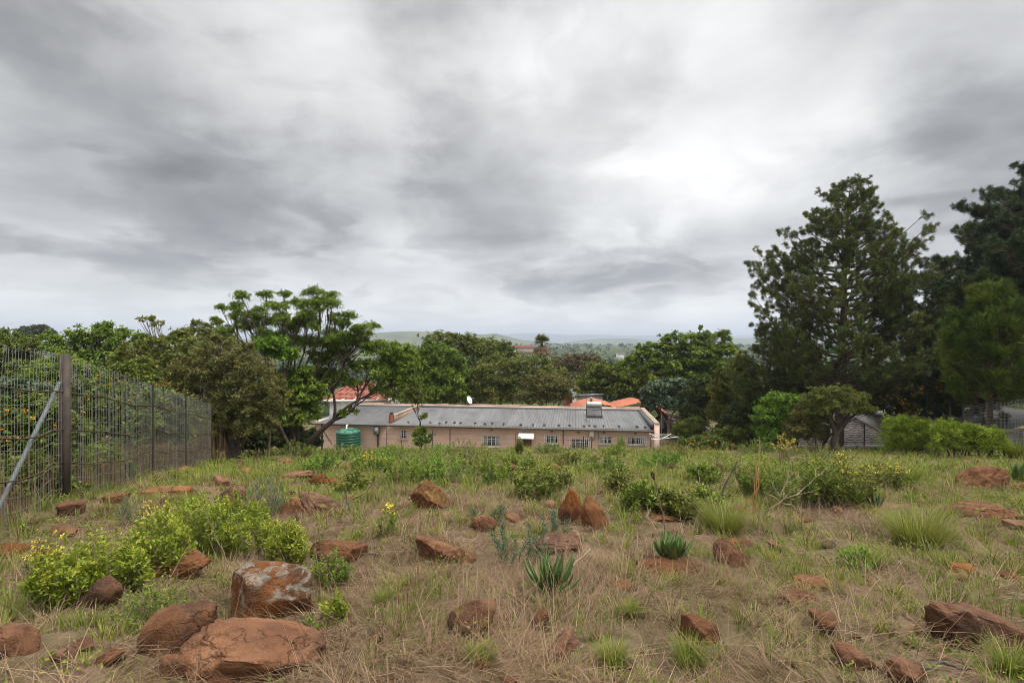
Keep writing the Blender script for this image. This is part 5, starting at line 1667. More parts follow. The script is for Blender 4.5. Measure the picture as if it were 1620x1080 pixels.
def palm():
    d = 88; c = W(857, 541, d); b = np.array([c[0], c[1], float(gz(c[0], c[1]))])
    t = thing('palm_tree', 'fan palm with a skirt of dead brown fronds against the distant hills', 'palm', b)
    rng = np.random.default_rng(95)
    g = Geo(); tube(g, [b - [0, 0, .3], (b + c) / 2 + [.15, 0, 0], c], [.32, .26, .24], 9); g.build('trunk', M['bark_pale'], t)
    for nm, n, e0, e1, ln, mt in (('crown', 48, -.25, 1.3, 1.5, M['frond']), ('dead_skirt', 46, -1.5, -.5, 2.1, M['dead_frond'])):
        g = Geo()
        for q in range(n):
            az = rng.uniform(0, 6.283); el = rng.uniform(e0, e1)
            o = np.array([math.cos(az) * math.cos(el), math.sin(az) * math.cos(el), math.sin(el)])
            hub = c + o * ln * rng.uniform(.35, .55) + (np.array([0, 0, -rng.uniform(0, 1.0)]) if nm == 'dead_skirt' else 0)
            tube(g, [c if nm == 'crown' else hub - o * .5, hub], [.03, .02], 4, .3, cap=False)
            m = 14; a = np.linspace(-1.2, 1.2, m)
            s = unit(np.cross(o, [0, 0, 1.0])); u_ = np.cross(s, o)
            dv = unit(o[None, :] * np.cos(a)[:, None] + s[None, :] * np.sin(a)[:, None] + rng.normal(0, .08, (m, 3)) - np.array([0, 0, .15]))
            leaves(g, np.repeat(hub[None], m, 0), unit(np.repeat(u_[None], m, 0)), dv, ln * rng.uniform(.55, .75, m), .16, np.clip(rng.random() * .6 + rng.random(m) * .4, 0, 1))
        g.build(nm, mt, t)


palm()


def far_woods():
    """the far wooded valley, read as one mass"""
    g = Geo(); rng = np.random.default_rng(96)
    n = 5200
    y = np.exp(rng.uniform(math.log(78), math.log(2300), n)); x = rng.uniform(-1.25, 1.25, n) * y
    keep = ~((np.abs(x - W(975, 557, 300)[0]) < 22) & (y > 250) & (y < 340)) & ~((x > W(780, 0, 400)[0]) & (x < W(850, 0, 400)[0]) & (y > 290) & (y < 445)) \
        & (fbm(x * .012, y * .012, 40) > np.where(y > 200, .40, .33))
    x, y = x[keep], y[keep]; n = len(x)
    z = gz(x, y); h = rng.uniform(4.5, 8.5, n) * np.where(y > 250, 1.25, .85); r = h * rng.uniform(.35, .6, n)
    k = np.where(y < 200, 150, np.where(y < 500, 70, 34)); idx = np.repeat(np.arange(n), k); N = len(idx)
    d = rdir(rng, N); d[:, 2] = np.abs(d[:, 2]) * 1.0 - .25
    bumps = 1 + .35 * np.sin(d[:, 0] * 5 + idx) * np.sin(d[:, 1] * 6 + idx * 1.7)
    p = np.stack([x[idx], y[idx], z[idx] + h[idx] * .52], -1) + d * np.stack([r[idx], r[idx], h[idx] * .48], -1) * (bumps * rng.uniform(.7, 1, N))[:, None]
    nrm = unit(d + rng.normal(size=(N, 3)) * .5); sz = r[idx] * np.where(y[idx] < 200, .22, .42) * rng.uniform(.6, 1.3, N)
    ct = rng.random(n) ** 1.4 * .92
    ct[(rng.random(n) < .012)] = 1.0
    tt = np.clip(ct[idx] * .75 + rng.random(N) * .2, 0, .9); tt = np.where(ct[idx] > .99, 1.0, tt)
    leaves(g, p, nrm, rdir(rng, N), sz, sz * .9, tt)
    tag(g.build('distant_woods', M['wood_far']), 'far wooded valley of dark mixed trees below the hills', 'woods', kind='stuff')


far_woods()


# --- flowering shrubs and dry stalks seen through the mesh fence
def flowers_on(t, c, r, n, mat, size, rng, name='blossoms'):
    g = Geo(); d = rdir(rng, n); d[:, 2] = np.abs(d[:, 2]) * .9 - .1; d[:, 1] -= .35
    p = c + unit(d) * r * rng.uniform(.92, 1.06, (n, 1))
    idx = np.repeat(np.arange(n), 7)
    off = rng.normal(0, size * .45, (len(idx), 3))
    leaves(g, p[idx] + off, unit(rng.normal(size=(len(idx), 3)) + [0, -.6, .6]), rdir(rng, len(idx)), size, size * .8, rng.random(len(idx)))
    g.build(name, mat, t)


for i, (px, py, rx, ry, d, lab, mt) in enumerate(((150, 650, 75, 60, 14.5, 'orange flowered shrub behind the brown fence post', 'lantana'), (235, 660, 60, 58, 17.0, 'orange flowered shrub behind the middle of the mesh fence', 'lantana'),
                                                  (40, 680, 90, 60, 9.5, 'orange flowered shrub behind the fence at the left edge', 'lantana'), (130, 735, 70, 34, 11.5, 'low green shrub at the foot of the fence behind the brown post', 'green'), (30, 760, 70, 40, 8.3, 'low green shrub behind the foot of the diagonal brace', 'mid_green'),
                                                  (290, 665, 40, 40, 21.5, 'leafy shrub behind the far end of the mesh fence', 'olive_green'),
                                                  (20, 625, 60, 30, 16, 'pale silvery shrub under the red roof behind the fence', 'silver'), (100, 600, 60, 30, 21, 'bright low shrub behind the top of the brown fence post', 'green'),
                                                  (205, 600, 50, 30, 22, 'green shrub between the fence top and the straggly tree', 'mid_green'))):
    rng = np.random.default_rng(110 + i)
    L = [(px - rx * .4, py, rx * .6, ry * .8), (px + rx * .4, py + 4, rx * .6, ry * .75), (px, py + ry * .4, rx, ry * .6), (px + rx * .1, py - ry * .3, rx * .5, ry * .6)]
    t = tree('flowering_shrub', lab, px, d, L, M[mt], nsub=380, nleaf=90, ln=.09 if d < 16 else .125, wr=.55, seed=120 + i, cat='shrub', stems=5, trunk_r=.03, group='shrubs behind the left mesh fence')
    if i in (0, 1, 2):
        flowers_on(t, W(px, py, d), np.array([rx, rx * .8, ry * 1.0]) / 810 * d, 36, M['orange_petal'], .032, rng)
# a creeper on the fence and the bush at its end
t = tree('climbing_vine', 'leafy green creeper climbing the mesh fence before its far end', 228, 13.8, [(215, 690, 14, 24), (228, 660, 10, 20), (216, 720, 14, 14), (236, 625, 6, 16), (205, 730, 12, 8)], M['green'], nsub=170, nleaf=40, ln=.085, seed=131, cat='vine', stems=3, trunk_r=.02, wr=.6, base=[*fence_at(fence_len - 6.4), float(fence_bot(fence_len - 6.4))])
rng = np.random.default_rng(132)
t = tree('flowering_bush', 'low green bush with orange flowers at the foot of the fence end', 348, 18.8, [(345, 738, 20, 10), (362, 742, 14, 8), (332, 745, 14, 8)], M['lantana'], nsub=160, nleaf=60, ln=.075, wr=.6, seed=132, cat='shrub', stems=5, trunk_r=.015)
flowers_on(t, W(347, 740, 18.8), np.array([26, 20, 11]) / 810 * 18.8, 16, M['orange_petal'], .035, rng)
t = bpy.data.objects['lantana_bush']; flowers_on(t, W(1115, 706, 33), np.array([46, 30, 15]) / 810 * 33, 36, M['orange_petal'], .06, np.random.default_rng(133))

# ------------------------------------------------------------------ stones on the slope
R, B_, K, LG, LY = 'rock_red', 'rock_brown', 'rock_fleck', 'rock_grey_lichen', 'rock_yellow_lichen'
# x0, y0, x1, y1 in the photograph, material, height share of what shows, tilt (right side down +), label
ROCKS = [
    (288, 990, 508, 1098, R, .42, .10, 'big flat-topped red boulder nearest the camera at the bottom edge'),
    (366, 898, 492, 992, LG, .95, .05, 'rounded boulder crusted with pale grey lichen behind the flat red boulder'),
    (218, 942, 332, 1052, B_, .9, -.15, 'rounded brown boulder left of the big flat-topped red boulder'),
    (120, 922, 190, 974, R, .9, -.2, 'dark red pointed stone below the bright yellow green shrubs'),
    (252, 1032, 302, 1082, B_, .9, 0, 'small dark rounded stone wedged beside the big flat-topped boulder'),
    (-14, 984, 72, 1048, R, .8, .1, 'red boulder cut by the left edge near the bottom'),
    (104, 1008, 146, 1034, R, .7, 0, 'small half-buried red stone between the two left boulders'),
    (148, 1016, 206, 1058, R, .6, -.3, 'slanting red stone half hidden in grass beside the brown boulder'),
    (-6, 856, 54, 884, R, .7, .05, 'low red stone at the left edge below the mesh fence'),
    (80, 828, 122, 852, R, .7, .1, 'small bright red stone in the grass below the brown fence post'),
    (87, 796, 130, 818, R, .6, 0, 'flat red stone at the foot of the brown fence post'),
    (210, 878, 332, 922, R, .5, -.12, 'long red slab buried under the bright yellow green shrubs'),
    (224, 762, 300, 786, LY, .5, 0, 'flat stone with yellow lichen top by the mesh fence'),
    (163, 776, 202, 800, R, .5, -.1, 'flat dark red stone in grass between the fence post and the yellow topped stone'),
    (345, 766, 392, 798, B_, .9, 0, 'dark brown stone beside the grey green sage shrub'),
    (338, 752, 366, 770, R, .8, .1, 'small red stone near the low bush at the fence end'),
    (447, 740, 494, 760, R, .6, -.06, 'overhanging flat red stone below the leaning tree'),
    (489, 746, 520, 768, R, .8, .1, 'middle red stone of the three below the leaning tree'),
    (511, 757, 548, 768, R, .6, 0, 'lowest and rightmost red stone of the three below the leaning tree'),
    (444, 786, 484, 818, LY, .9, 0, 'yellow lichen topped round stone beside the two-toned boulder'),
    (474, 772, 554, 819, LY, .9, .25, 'two-toned boulder with dark left face and yellow lichen edge'),
    (424, 824, 470, 847, K, .7, 0, 'dark red stone with a white patch behind the bright shrubs'),
    (487, 853, 578, 892, B_, .75, .05, 'flat dark red block behind the ferny shrub'),
    (438, 721, 466, 734, R, .6, 0, 'flat distant red stone under the leaning tree'),
    (373, 725, 390, 737, B_, .8, 0, 'small dark distant stone near the olive tree'),
    (413, 737, 427, 749, R, .8, 0, 'small distant red block left of the overhanging flat stone'),
    (648, 760, 711, 808, LY, 1.0, .05, 'upright pointed boulder with orange yellow top in the middle of the slope'),
    (747, 815, 786, 842, R, .9, 0, 'pinkish stone behind the feathery sprig in the middle'),
    (881, 772, 928, 832, K, 1.0, -.06, 'left and taller peak of the twin pointed boulders'),
    (914, 780, 966, 840, K, 1.0, .14, 'right peak of the twin pointed boulders'),
    (655, 852, 735, 892, R, .6, .15, 'low stepped red stone in dry straw in the middle'),
    (715, 868, 757, 890, R, .6, .2, 'small dark red broken stone right of the low stepped stone'),
    (846, 856, 935, 881, R, .6, .03, 'long low red stone behind the large aloe'),
    (1010, 886, 1120, 916, K, .6, .03, 'long pale-edged red ledge below the broad-leaved aloe'),
    (860, 1000, 918, 1043, R, .8, -.1, 'small rounded red stone near the bottom centre'),
    (699, 936, 782, 1014, LY, .75, -.05, 'red boulder with faint yellow specks left of the large aloe'),
    (1072, 969, 1142, 1027, K, .95, .1, 'dark rounded stone with one pale spot on top at the lower right'),
    (840, 956, 870, 1000, R, .6, -.1, 'stone half sunk in dry grass right of the yellow specked boulder'),
    (1123, 857, 1190, 900, R, .95, .12, 'angular red brown stone below the pale green grass tussock'),
    (1150, 850, 1194, 869, R, .5, 0, 'flat red stone at the base of the pale green grass tussock'),
    (1211, 848, 1272, 880, R, .5, .3, 'slanting red stone in bare straw right of the pale green tussock'),
    (1124, 731, 1147, 750, B_, 1.0, 0, 'dark two-faced distant stone near the pine cone twig'),
    (1152, 795, 1180, 812, R, .6, 0, 'small pink red stone at the left foot of the brush heap'),
    (1028, 816, 1082, 829, B_, .5, 0, 'long thin red slab under the low yellow green shrubs'),
    (1252, 914, 1317, 939, B_, .7, 0, 'oblong brown stone right of the broad-leaved aloe, the upper of two'),
    (1224, 937, 1304, 965, B_, .6, .05, 'oblong brown stone right of the broad-leaved aloe, the lower of two'),
    (1470, 934, 1618, 1038, R, .62, .28, 'big smooth red brown slab sloping down at the right edge'),
    (1322, 1027, 1392, 1068, R, .9, .12, 'dark red stone standing at the bottom right'),
    (1385, 1050, 1468, 1088, R, .6, .1, 'pale red stone at the bottom edge right of the dark standing stone'),
    (1436, 990, 1459, 1002, R, .7, 0, 'tiny bright red stone left of the big smooth slab'),
    (1498, 889, 1545, 910, R, .6, 0, 'low red stone above the big smooth slab'),
    (1514, 732, 1596, 779, R, .95, -.1, 'domed orange red boulder below the young pine'),
    (1498, 784, 1602, 823, LY, .6, .06, 'flat red slab with faint yellow lichen below the domed boulder'),
    (1526, 723, 1577, 736, LY, .6, 0, 'distant flat stone with a yellow top above the domed boulder'),
    (1595, 753, 1640, 779, R, .8, 0, 'red stone beside the domed boulder at the right edge'),
    (1588, 829, 1640, 843, R, .6, 0, 'thin flat red stone at the right edge below the flat slab'),
    (975, 1046, 1005, 1062, R, .7, 0, 'little broken red stone in green grass at the bottom centre'),
    (1268, 818, 1290, 828, R, .7, 0, 'little red stone under the right end of the brush heap'),
    (1345, 1008, 1362, 1016, R, .6, 0, 'tiny stone in straw above the dark standing stone'),
    (745, 1048, 775, 1062, B_, .6, 0, 'small brown stone sunk in straw at the bottom centre'),
    (272, 734, 306, 748, R, .7, 0, 'red stone under the far end of the mesh fence'),
    (560, 905, 582, 918, R, .6, 0, 'small reddish stone right of the ferny shrub'),
    (618, 940, 640, 956, B_, .7, 0, 'pale brown stone in dry straw left of the yellow specked boulder'),
    (960, 925, 1010, 940, B_, .5, 0, 'low brown stone in straw below the pale-edged ledge'),
    (520, 958, 538, 972, R, .7, 0, 'tiny red stone behind the small yellow green sprout'),
    (1580, 905, 1610, 920, R, .6, 0, 'small red stone at the right edge above the big smooth slab'),
    (930, 716, 950, 726, B_, .8, 0, 'small dark stone in the straw patch before the house'),
    (1105, 728, 1120, 736, B_, .8, 0, 'small flat brown stone left of the two-faced stone'),
]
FOOT = []
for i, (x0, y0, x1, y1, mt, hs, tilt, lab) in enumerate(ROCKS):
    rng = np.random.default_rng(500 + i)
    p = G((x0 + x1) / 2, y1 - (y1 - y0) * .06)
    d = p[1]
    wd = (x1 - x0) / 810 * d; hh = (y1 - y0) / 810 * d
    dep = wd * rng.uniform(.62, .8)
    dz = hh * (hs * 1.3 if hs < .7 else hs)
    d2 = d + dep * .42
    wd = (x1 - x0) / 810 * d2 * 1.04
    x = ((x0 + x1) / 2 - 810) / 810 * d2
    v, f = blob_mesh(rng, 5, 5 if wd > .5 else 4, .06)
    s = v / np.abs(v).max(0)
    if 'flat' in lab or 'slab' in lab or 'ledge' in lab:                       # squarer, with a level top
        s = np.sign(s) * np.abs(s) ** np.array([.72, .72, .62])
        s[:, 2] = np.where(s[:, 2] > .55, .55 + (s[:, 2] - .55) * .35, s[:, 2]); s[:, 2] /= s[:, 2].max()
    if 'pointed' in lab or 'peak' in lab:
        k_ = np.clip(s[:, 2], 0, 1); s[:, 0] *= 1 - .62 * k_; s[:, 1] *= 1 - .5 * k_
    if 'domed' in lab or 'angular' in lab:
        k_ = np.clip(s[:, 2], 0, 1); s[:, 0] *= 1 - .4 * k_; s[:, 0] += .25 * k_ * (1 if 'domed' in lab else -1)
    if 'two-toned' in lab or 'standing' in lab:
        s[:, 0] += .2 * np.clip(s[:, 2], -1, 1) * -1
    # broken faces cut into the shaped stone, then coarse and fine weathering
    for _ in range(8 if 'flat' in lab or 'slab' in lab else 16):
        nrm = unit(rng.normal(size=3) * [1, 1, .8]); ext = (s @ nrm).max(); dd = ext * rng.uniform(.66, .95)
        s = s - nrm[None] * np.maximum(s @ nrm - dd, 0)[:, None]
    o3 = rng.uniform(0, 50, 3)
    q3 = s / np.maximum(np.linalg.norm(s, axis=1, keepdims=True), .2)
    nA = fbm(s[:, 0] * 2.1 + o3[0] + s[:, 2] * 1.3, s[:, 1] * 2.1 + o3[1] - s[:, 2] * 1.7, 71, 5) - .48
    nB = fbm(s[:, 0] * 9 + o3[2] + s[:, 2] * 7, s[:, 1] * 9 + o3[0] - s[:, 2] * 6, 73, 3) - .44
    rid = np.abs(fbm(s[:, 0] * 3 + o3[1], s[:, 2] * 3 + s[:, 1] * 2 + o3[2], 75, 3) - .45)
    s = s + q3 * (.26 * nA + .055 * nB - .10 * np.clip(.05 - rid, 0, 1) / .05)[:, None]
    s = s / np.abs(s).max(0)
    zt = dz
    a = s * np.array([wd / 2, dep / 2, zt * .78])
    a[:, 2] += zt * .22
    c, sn = math.cos(-tilt), math.sin(-tilt)
    ax, az = a[:, 0] * c - a[:, 2] * -sn * 1.0, a[:, 0] * sn + a[:, 2] * c
    a = np.stack([ax, a[:, 1], az], -1)
    g = Geo()
    g.add(a, f)
    base = np.array([x, d2, float(gz(x, d2)) - .05 * dz])
    mats = M[mt]
    me = g.mesh('rock', None, smooth=True); me.materials.append(mats)
    o = bpy.data.objects.new('rock', me); COL.objects.link(o)
    o.location = tuple(base); o.rotation_euler = (0, 0, rng.uniform(-.18, .18))
    tag(o, lab, 'rock', 'red rocks scattered over the slope')
    FOOT.append((base[0], base[1], wd / 2, dep / 2, dz))
FOOT = np.array(FOOT)
# palm-sized stones that nothing tells apart
for i in range(130):
    rng = np.random.default_rng(1500 + i)
    y = math.sqrt(rng.uniform(2.6 ** 2, 17 ** 2)); x = rng.uniform(-1, 1) * y * .98
    if (((x - FOOT[:, 0]) / (FOOT[:, 2] + .15)) ** 2 + ((y - FOOT[:, 1]) / (FOOT[:, 3] + .15)) ** 2 < 1).any() or (x < -.74 * y and y < 16): continue
    v, f = blob_mesh(rng, 14, 3, .16)
    r = (.042 + .010 * y ** .8) * rng.uniform(.6, 1.5) * (1.7 if rng.random() < .16 else 1)
    g = Geo(); g.add(v * np.array([r, r * rng.uniform(.6, .9), r * rng.uniform(.4, .75)]), f)
    me = g.mesh('stone', None, smooth=True); me.materials.append(M[(R, R, B_, K)[i % 4]])
    o = bpy.data.objects.new('stone', me); COL.objects.link(o)
    o.location = (x, y, float(gz(x, y)) + r * .32); o.rotation_euler = (rng.uniform(-.2, .2), rng.uniform(-.3, .3), rng.uniform(0, 6))
    tag(o, 'plain palm-sized reddish stone half buried in the straw', 'stone', 'palm-sized stones half buried in the straw')
    FOOT = np.vstack([FOOT, [x, y, r, r * .75, r * .5]])




def rubble():
    """loose red stone chips between the grasses, too many to count"""
    rng = np.random.default_rng(990); g = Geo()
    protos = [blob_mesh(np.random.default_rng(991 + i), 9, 2, .16) for i in range(6)]
    n = 520
    y = np.sqrt(rng.uniform(2.0 ** 2, 15.0 ** 2, n)); x = rng.uniform(-1, 1, n) * (y * 1.1 + .6)
    for i in range(n):
        if fbm(x[i] * .9, y[i] * .9, 66) < .40: continue
        v, f = protos[i % 6]
        r = rng.gamma(2.2, .014) + .01 + .001 * y[i]
        a = rng.uniform(0, 6.28); c, s_ = math.cos(a), math.sin(a)
        q = v * np.array([r, r * rng.uniform(.6, 1), r * rng.uniform(.4, .7)])
        q = np.stack([q[:, 0] * c - q[:, 1] * s_, q[:, 0] * s_ + q[:, 1] * c, q[:, 2]], -1)
        g.add(q + [x[i], y[i], float(gz(x[i], y[i])) + r * .15], f)
    tag(g.build('rubble', M['rock_red'], smooth=True), 'small loose red stone chips lying between the grasses', 'rubble', kind='stuff')


rubble()


# ------------------------------------------------------------------ grass, straw
def strip_blades(g, pos, ln, wd, az, th0, th1, tint, segs=3, clampz=None):
    """curved blades: th is the angle from the vertical, at the root and at the tip"""
    n = len(pos)
    hd = np.stack([np.cos(az), np.sin(az), np.zeros(n)], -1)
    sd = np.stack([-np.sin(az), np.cos(az), np.zeros(n)], -1)
    rows = [pos]; p = pos
    for s in range(segs):
        th = th0 + (th1 - th0) * (s + .5) / segs
        p = p + (hd * np.sin(th)[:, None] + np.array([0, 0, 1.0]) * np.cos(th)[:, None]) * (ln / segs)[:, None]
        rows.append(p)
    if clampz is not None:
        for r in rows[1:]:
            r[:, 2] = np.maximum(r[:, 2], clampz(r[:, 0], r[:, 1]) + .004)
    V = []
    for s, r in enumerate(rows):
        w = wd * (1 - .8 * (s / segs) ** 1.5) * .5
        V += [r - sd * w[:, None], r + sd * w[:, None]]
    V = np.stack(V, 1)
    m = 2 * (segs + 1)
    base = np.arange(n)[:, None] * m
    F = np.concatenate([base + np.array([2 * s, 2 * s + 1, 2 * s + 3, 2 * s + 2]) for s in range(segs)], 0)
    g.add(V.reshape(-1, 3), F, np.tile(tint, segs))


def off_rocks(x, y, grow=.72):
    ok = np.ones(len(x), bool)
    for fx, fy, rx, ry, dz in FOOT:
        ok &= ((x - fx) / (rx * grow)) ** 2 + ((y - fy) / (ry * grow)) ** 2 > 1
    return ok


def scatter(rng, n, y0, y1, power=1.0, margin=1.14):
    """positions over the part of the slope in view, evenly per square metre between two distances"""
    y = np.sqrt(rng.uniform(y0 * y0, y1 * y1, n))
    x = rng.uniform(-1, 1, n) * (y * margin + 3.4)
    if y0 > 6:
        pass
    return x, y


def greenness(x, y):
    """0 dry, 1 green: patches, greener downhill and to the sides"""
    g_ = fbm(x * .7 + 3, y * .7, 51, 4) * 1.7 - .09
    g_ = g_ + np.clip((y - 7) / 13, -.20, .25) + np.clip((np.abs(x + .5) / y - .40) * .6, -.12, .25) + np.where((x < -.45 * y) & (y < 9), .22, 0)
    return np.clip(g_, 0, 1)


def near_rock(x, y):
    f = np.ones(len(x))
    for fx, fy, rx, ry, dz in FOOT:
        m = (np.abs(x - fx) < rx * 1.2) & (y < fy + ry) & (y > fy - ry - .5 - .03 * fy)
        f[m] *= .62
    return f


def left_of_fence(x, y):
    return x < np.interp(y, [2.4, 19.6, 30], [-4.9, -11.5, -16]) - .05


def build_grass():
    rng = np.random.default_rng(900)
    dry, grn = Geo(), Geo()
    # matted straw lying on the soil
    for n, y0, y1, wmul, lmul, segs in ((96000, 1.9, 5.0, .95, 1.0, 3), (106000, 5.0, 9.5, 1.3, 1.0, 2), (68000, 9.5, 18.0, 2.2, 1.15, 2), (32000, 18.0, 37.0, 4.0, 1.4, 1)):
        x, y = scatter(rng, n, y0, y1)
        k = off_rocks(x, y) & (rng.random(n) > greenness(x, y) * .72) & (fbm(x * 1.5, y * 1.5, 60) > .36 + .2 * (rng.random(n) - .5))
        x, y = x[k], y[k]; n = len(x)
        comb = fbm(x * .8, y * .8, 61, 3) * 14
        az = comb + rng.normal(0, 1.0, n)
        st = rng.random(n)
        th0 = np.where(st < .68, rng.uniform(1.1, 1.62, n), rng.uniform(.35, 1.1, n)); th1 = th0 + rng.uniform(-.1, .75, n)
        ln = rng.gamma(4, .055, n) * lmul * np.where(st < .68, 1.1, .9)
        tint = np.clip(rng.beta(1.5, 2.4, n) * .75 + .55 * (fbm(x * 2.2, y * 2.2, 62) - .25), 0, 1)
        strip_blades(dry, np.stack([x, y, gz(x, y) + rng.uniform(-.01, .03, n)], -1), ln, rng.uniform(.0028, .0058, n) * wmul, az, th0, th1, tint, segs, gz)
    # standing bunches, dry and green, in clumps
    for nc, y0, y1, per, wmul, segs, hm in ((1850, 1.9, 5.0, 30, 1.0, 3, .85), (3200, 5.0, 9.5, 26, 1.4, 3, .95), (5900, 9.5, 18.0, 19, 2.3, 2, 1.25), (7900, 18.0, 36.5, 15, 4.0, 2, 1.05)):
        cx, cy_ = scatter(rng, nc, y0, y1)
        cg = greenness(cx, cy_)
        keep = fbm(cx * .9, cy_ * .9, 63) > .25 + .12 * rng.random(nc)
        cx, cy_, cg = cx[keep], cy_[keep], cg[keep]; nc2 = len(cx)
        isg = rng.random(nc2) < cg * 1.05 + .06
        k = (per * rng.uniform(.5, 1.6, nc2)).astype(int); idx = np.repeat(np.arange(nc2), k); n = len(idx)
        cr = rng.uniform(.03, .13, nc2) * (1 + .03 * cy_)
        az = rng.uniform(0, 6.283, n); rr = cr[idx] * np.sqrt(rng.random(n))
        x = cx[idx] + np.cos(az) * rr; y = cy_[idx] + np.sin(az) * rr
        ok = off_rocks(x, y, .95)
        hgt = rng.gamma(6, .030, nc2) * hm * np.where(isg, .78, .50) * near_rock(cx, cy_)
        ln = hgt[idx] * rng.uniform(.55, 1.35, n)
        th0 = rng.uniform(.0, .45, n); th1 = th0 + rng.uniform(.2, 1.25, n)
        tint = np.clip(rng.random(nc2)[idx] * .6 + rng.random(n) * .4, 0, 1)
        # some blades of a green bunch are dry
        g_ok = ok & isg[idx] & (rng.random(n) > .12); d_ok = ok & ~g_ok & (~isg[idx] | (rng.random(n) < .5))
        z = gz(x, y) - .01
        for geo, m_ in ((grn, g_ok), (dry, d_ok)):
            strip_blades(geo, np.stack([x, y, z], -1)[m_], ln[m_], rng.uniform(.0035, .0075, m_.sum()) * wmul, az[m_], th0[m_], th1[m_], tint[m_], segs)
    # rooted dry tussocks whose blades arch outward over the soil
    nt = 820
    cx, cy_ = scatter(rng, nt, 2.0, 12.0)
    k = off_rocks(cx, cy_, 1.0) & (rng.random(nt) > greenness(cx, cy_) * .8); cx, cy_ = cx[k], cy_[k]; nt = len(cx)
    sz_ = rng.uniform(.6, 1.5, nt)
    per = (80 * sz_).astype(int); idx = np.repeat(np.arange(nt), per); n = len(idx)
    az = rng.uniform(0, 6.283, n); rr = .05 * sz_[idx] * np.sqrt(rng.random(n))
    lean_ = rng.uniform(0, 6.283, nt)[idx]
    x = cx[idx] + np.cos(az) * rr; y = cy_[idx] + np.sin(az) * rr
    az = np.where(rng.random(n) < .45, lean_ + rng.normal(0, .5, n), az)
    th0 = rng.uniform(.15, .8, n)
    strip_blades(dry, np.stack([x, y, gz(x, y) - .01], -1), rng.uniform(.10, .27, n) * sz_[idx] * near_rock(x, y), rng.uniform(.0028, .005, n) * np.where(y > 6, 1.5, 1), az, th0, th0 + rng.uniform(.6, 1.5, n),
                 np.clip(rng.random(nt)[idx] * .45 + rng.random(n) * .45, 0, 1), 3, gz)
    # taller wispy stems with seed heads
    n = 2600
    x, y = scatter(rng, n, 3.2, 34); k = off_rocks(x, y) & (fbm(x * .5, y * .5, 65) > .45); x, y = x[k], y[k]; n = len(x)
    strip_blades(dry, np.stack([x, y, gz(x, y)], -1), rng.uniform(.35, .75, n), .003 + .0009 * y * rng.uniform(.4, 1, n), rng.uniform(0, 6.28, n), rng.uniform(.05, .3, n), rng.uniform(.3, .8, n), rng.uniform(.4, .8, n), 3)
    # reedy dry stems standing along and behind the mesh fence
    n = 4800
    s = rng.uniform(0, fence_len + 1.2, n); q = fence_at(np.minimum(s, fence_len)); off = rng.gamma(1.2, .5, n)
    dens = np.clip((s - 2) / 8, .35, 1); kk = rng.random(n) < dens; s, q, off = s[kk], q[kk], off[kk]; n = len(s)
    x = q[:, 0] - off * .93 - .04; y = q[:, 1] - off * .36 + np.maximum(s - fence_len, 0)
    hgt = rng.uniform(.3, 1.15, n) * np.where(s > fence_len - 2.5, 1.5, .9)
    strip_blades(dry, np.stack([x, y, gz(x, y)], -1), hgt, rng.uniform(.006, .013, n), rng.uniform(0, 6.28, n), rng.uniform(0, .12, n), rng.uniform(.05, .45, n), rng.uniform(0, .55, n), 3)
    tag(dry.build('dry_grass', M['dry']), 'matted tan straw and dry grass covering the rocky slope', 'grass', kind='stuff')
    # low leafy weeds between the grasses
    for nc, y0, y1, per, sz in ((600, 2.2, 6, 26, .028), (1300, 6, 13, 22, .045), (2600, 13, 36.3, 16, .10)):
        cx, cy_ = scatter(rng, nc, y0, y1); cg = greenness(cx, cy_)
        k = (rng.random(nc) < cg) & off_rocks(cx, cy_, 1.1); cx, cy_ = cx[k], cy_[k]; nc = len(cx)
        idx = np.repeat(np.arange(nc), per); n = len(idx)
        r = rng.uniform(.05, .16, nc) * (1 + cy_ * .035)
        d = rdir(rng, n); d[:, 2] = np.abs(d[:, 2])
        p = np.stack([cx, cy_, gz(cx, cy_)], -1)[idx] + d * (r[idx] * rng.random(n) ** .4)[:, None] * np.array([1, 1, 1.1])
        leaves(grn, p, unit(rng.normal(size=(n, 3)) * .6 + [0, 0, .8]), unit(d + rng.normal(size=(n, 3)) * .5), sz * rng.uniform(.6, 1.5, n), sz * .55, np.clip(rng.random(nc)[idx] * .5 + rng.random(n) * .3, 0, 1))
    tag(grn.build('green_grass', M['grass']), 'patchy green grass and low weeds between the rocks', 'grass', kind='stuff')


build_grass()


# ------------------------------------------------------------------ single tussocks, shrubs, aloes, twigs
def tussock(px, py, wpx, hpx, label, seed, mat='tuft', n=900, droop=1.25):
    rng = np.random.default_rng(seed)
    p = G(px, py); d = p[1]; w = wpx / 810 * d; h = hpx / 810 * d
    g = Geo()
    az = rng.uniform(0, 6.283, n); rr = w * .22 * np.sqrt(rng.random(n))
    x = p[0] + np.cos(az) * rr; y = p[1] + .1 + np.sin(az) * rr
    az = az + rng.normal(0, .5, n)
    ln = np.hypot(w * .42, h) * rng.uniform(.5, 1.12, n)
    th0 = rng.uniform(0, .5, n); th1 = th0 + rng.uniform(.3, droop, n)
    strip_blades(g, np.stack([x, y, gz(x, y) - .02], -1), ln, np.maximum(.0035, .0009 * d) * rng.uniform(.7, 1.3, n), az, th0, th1, np.clip(rng.normal(.5, .2, n), 0, 1), 4)
    tag(g.build('grass_tussock', M[mat], origin=p), label, 'grass tussock', 'single grass tussocks')


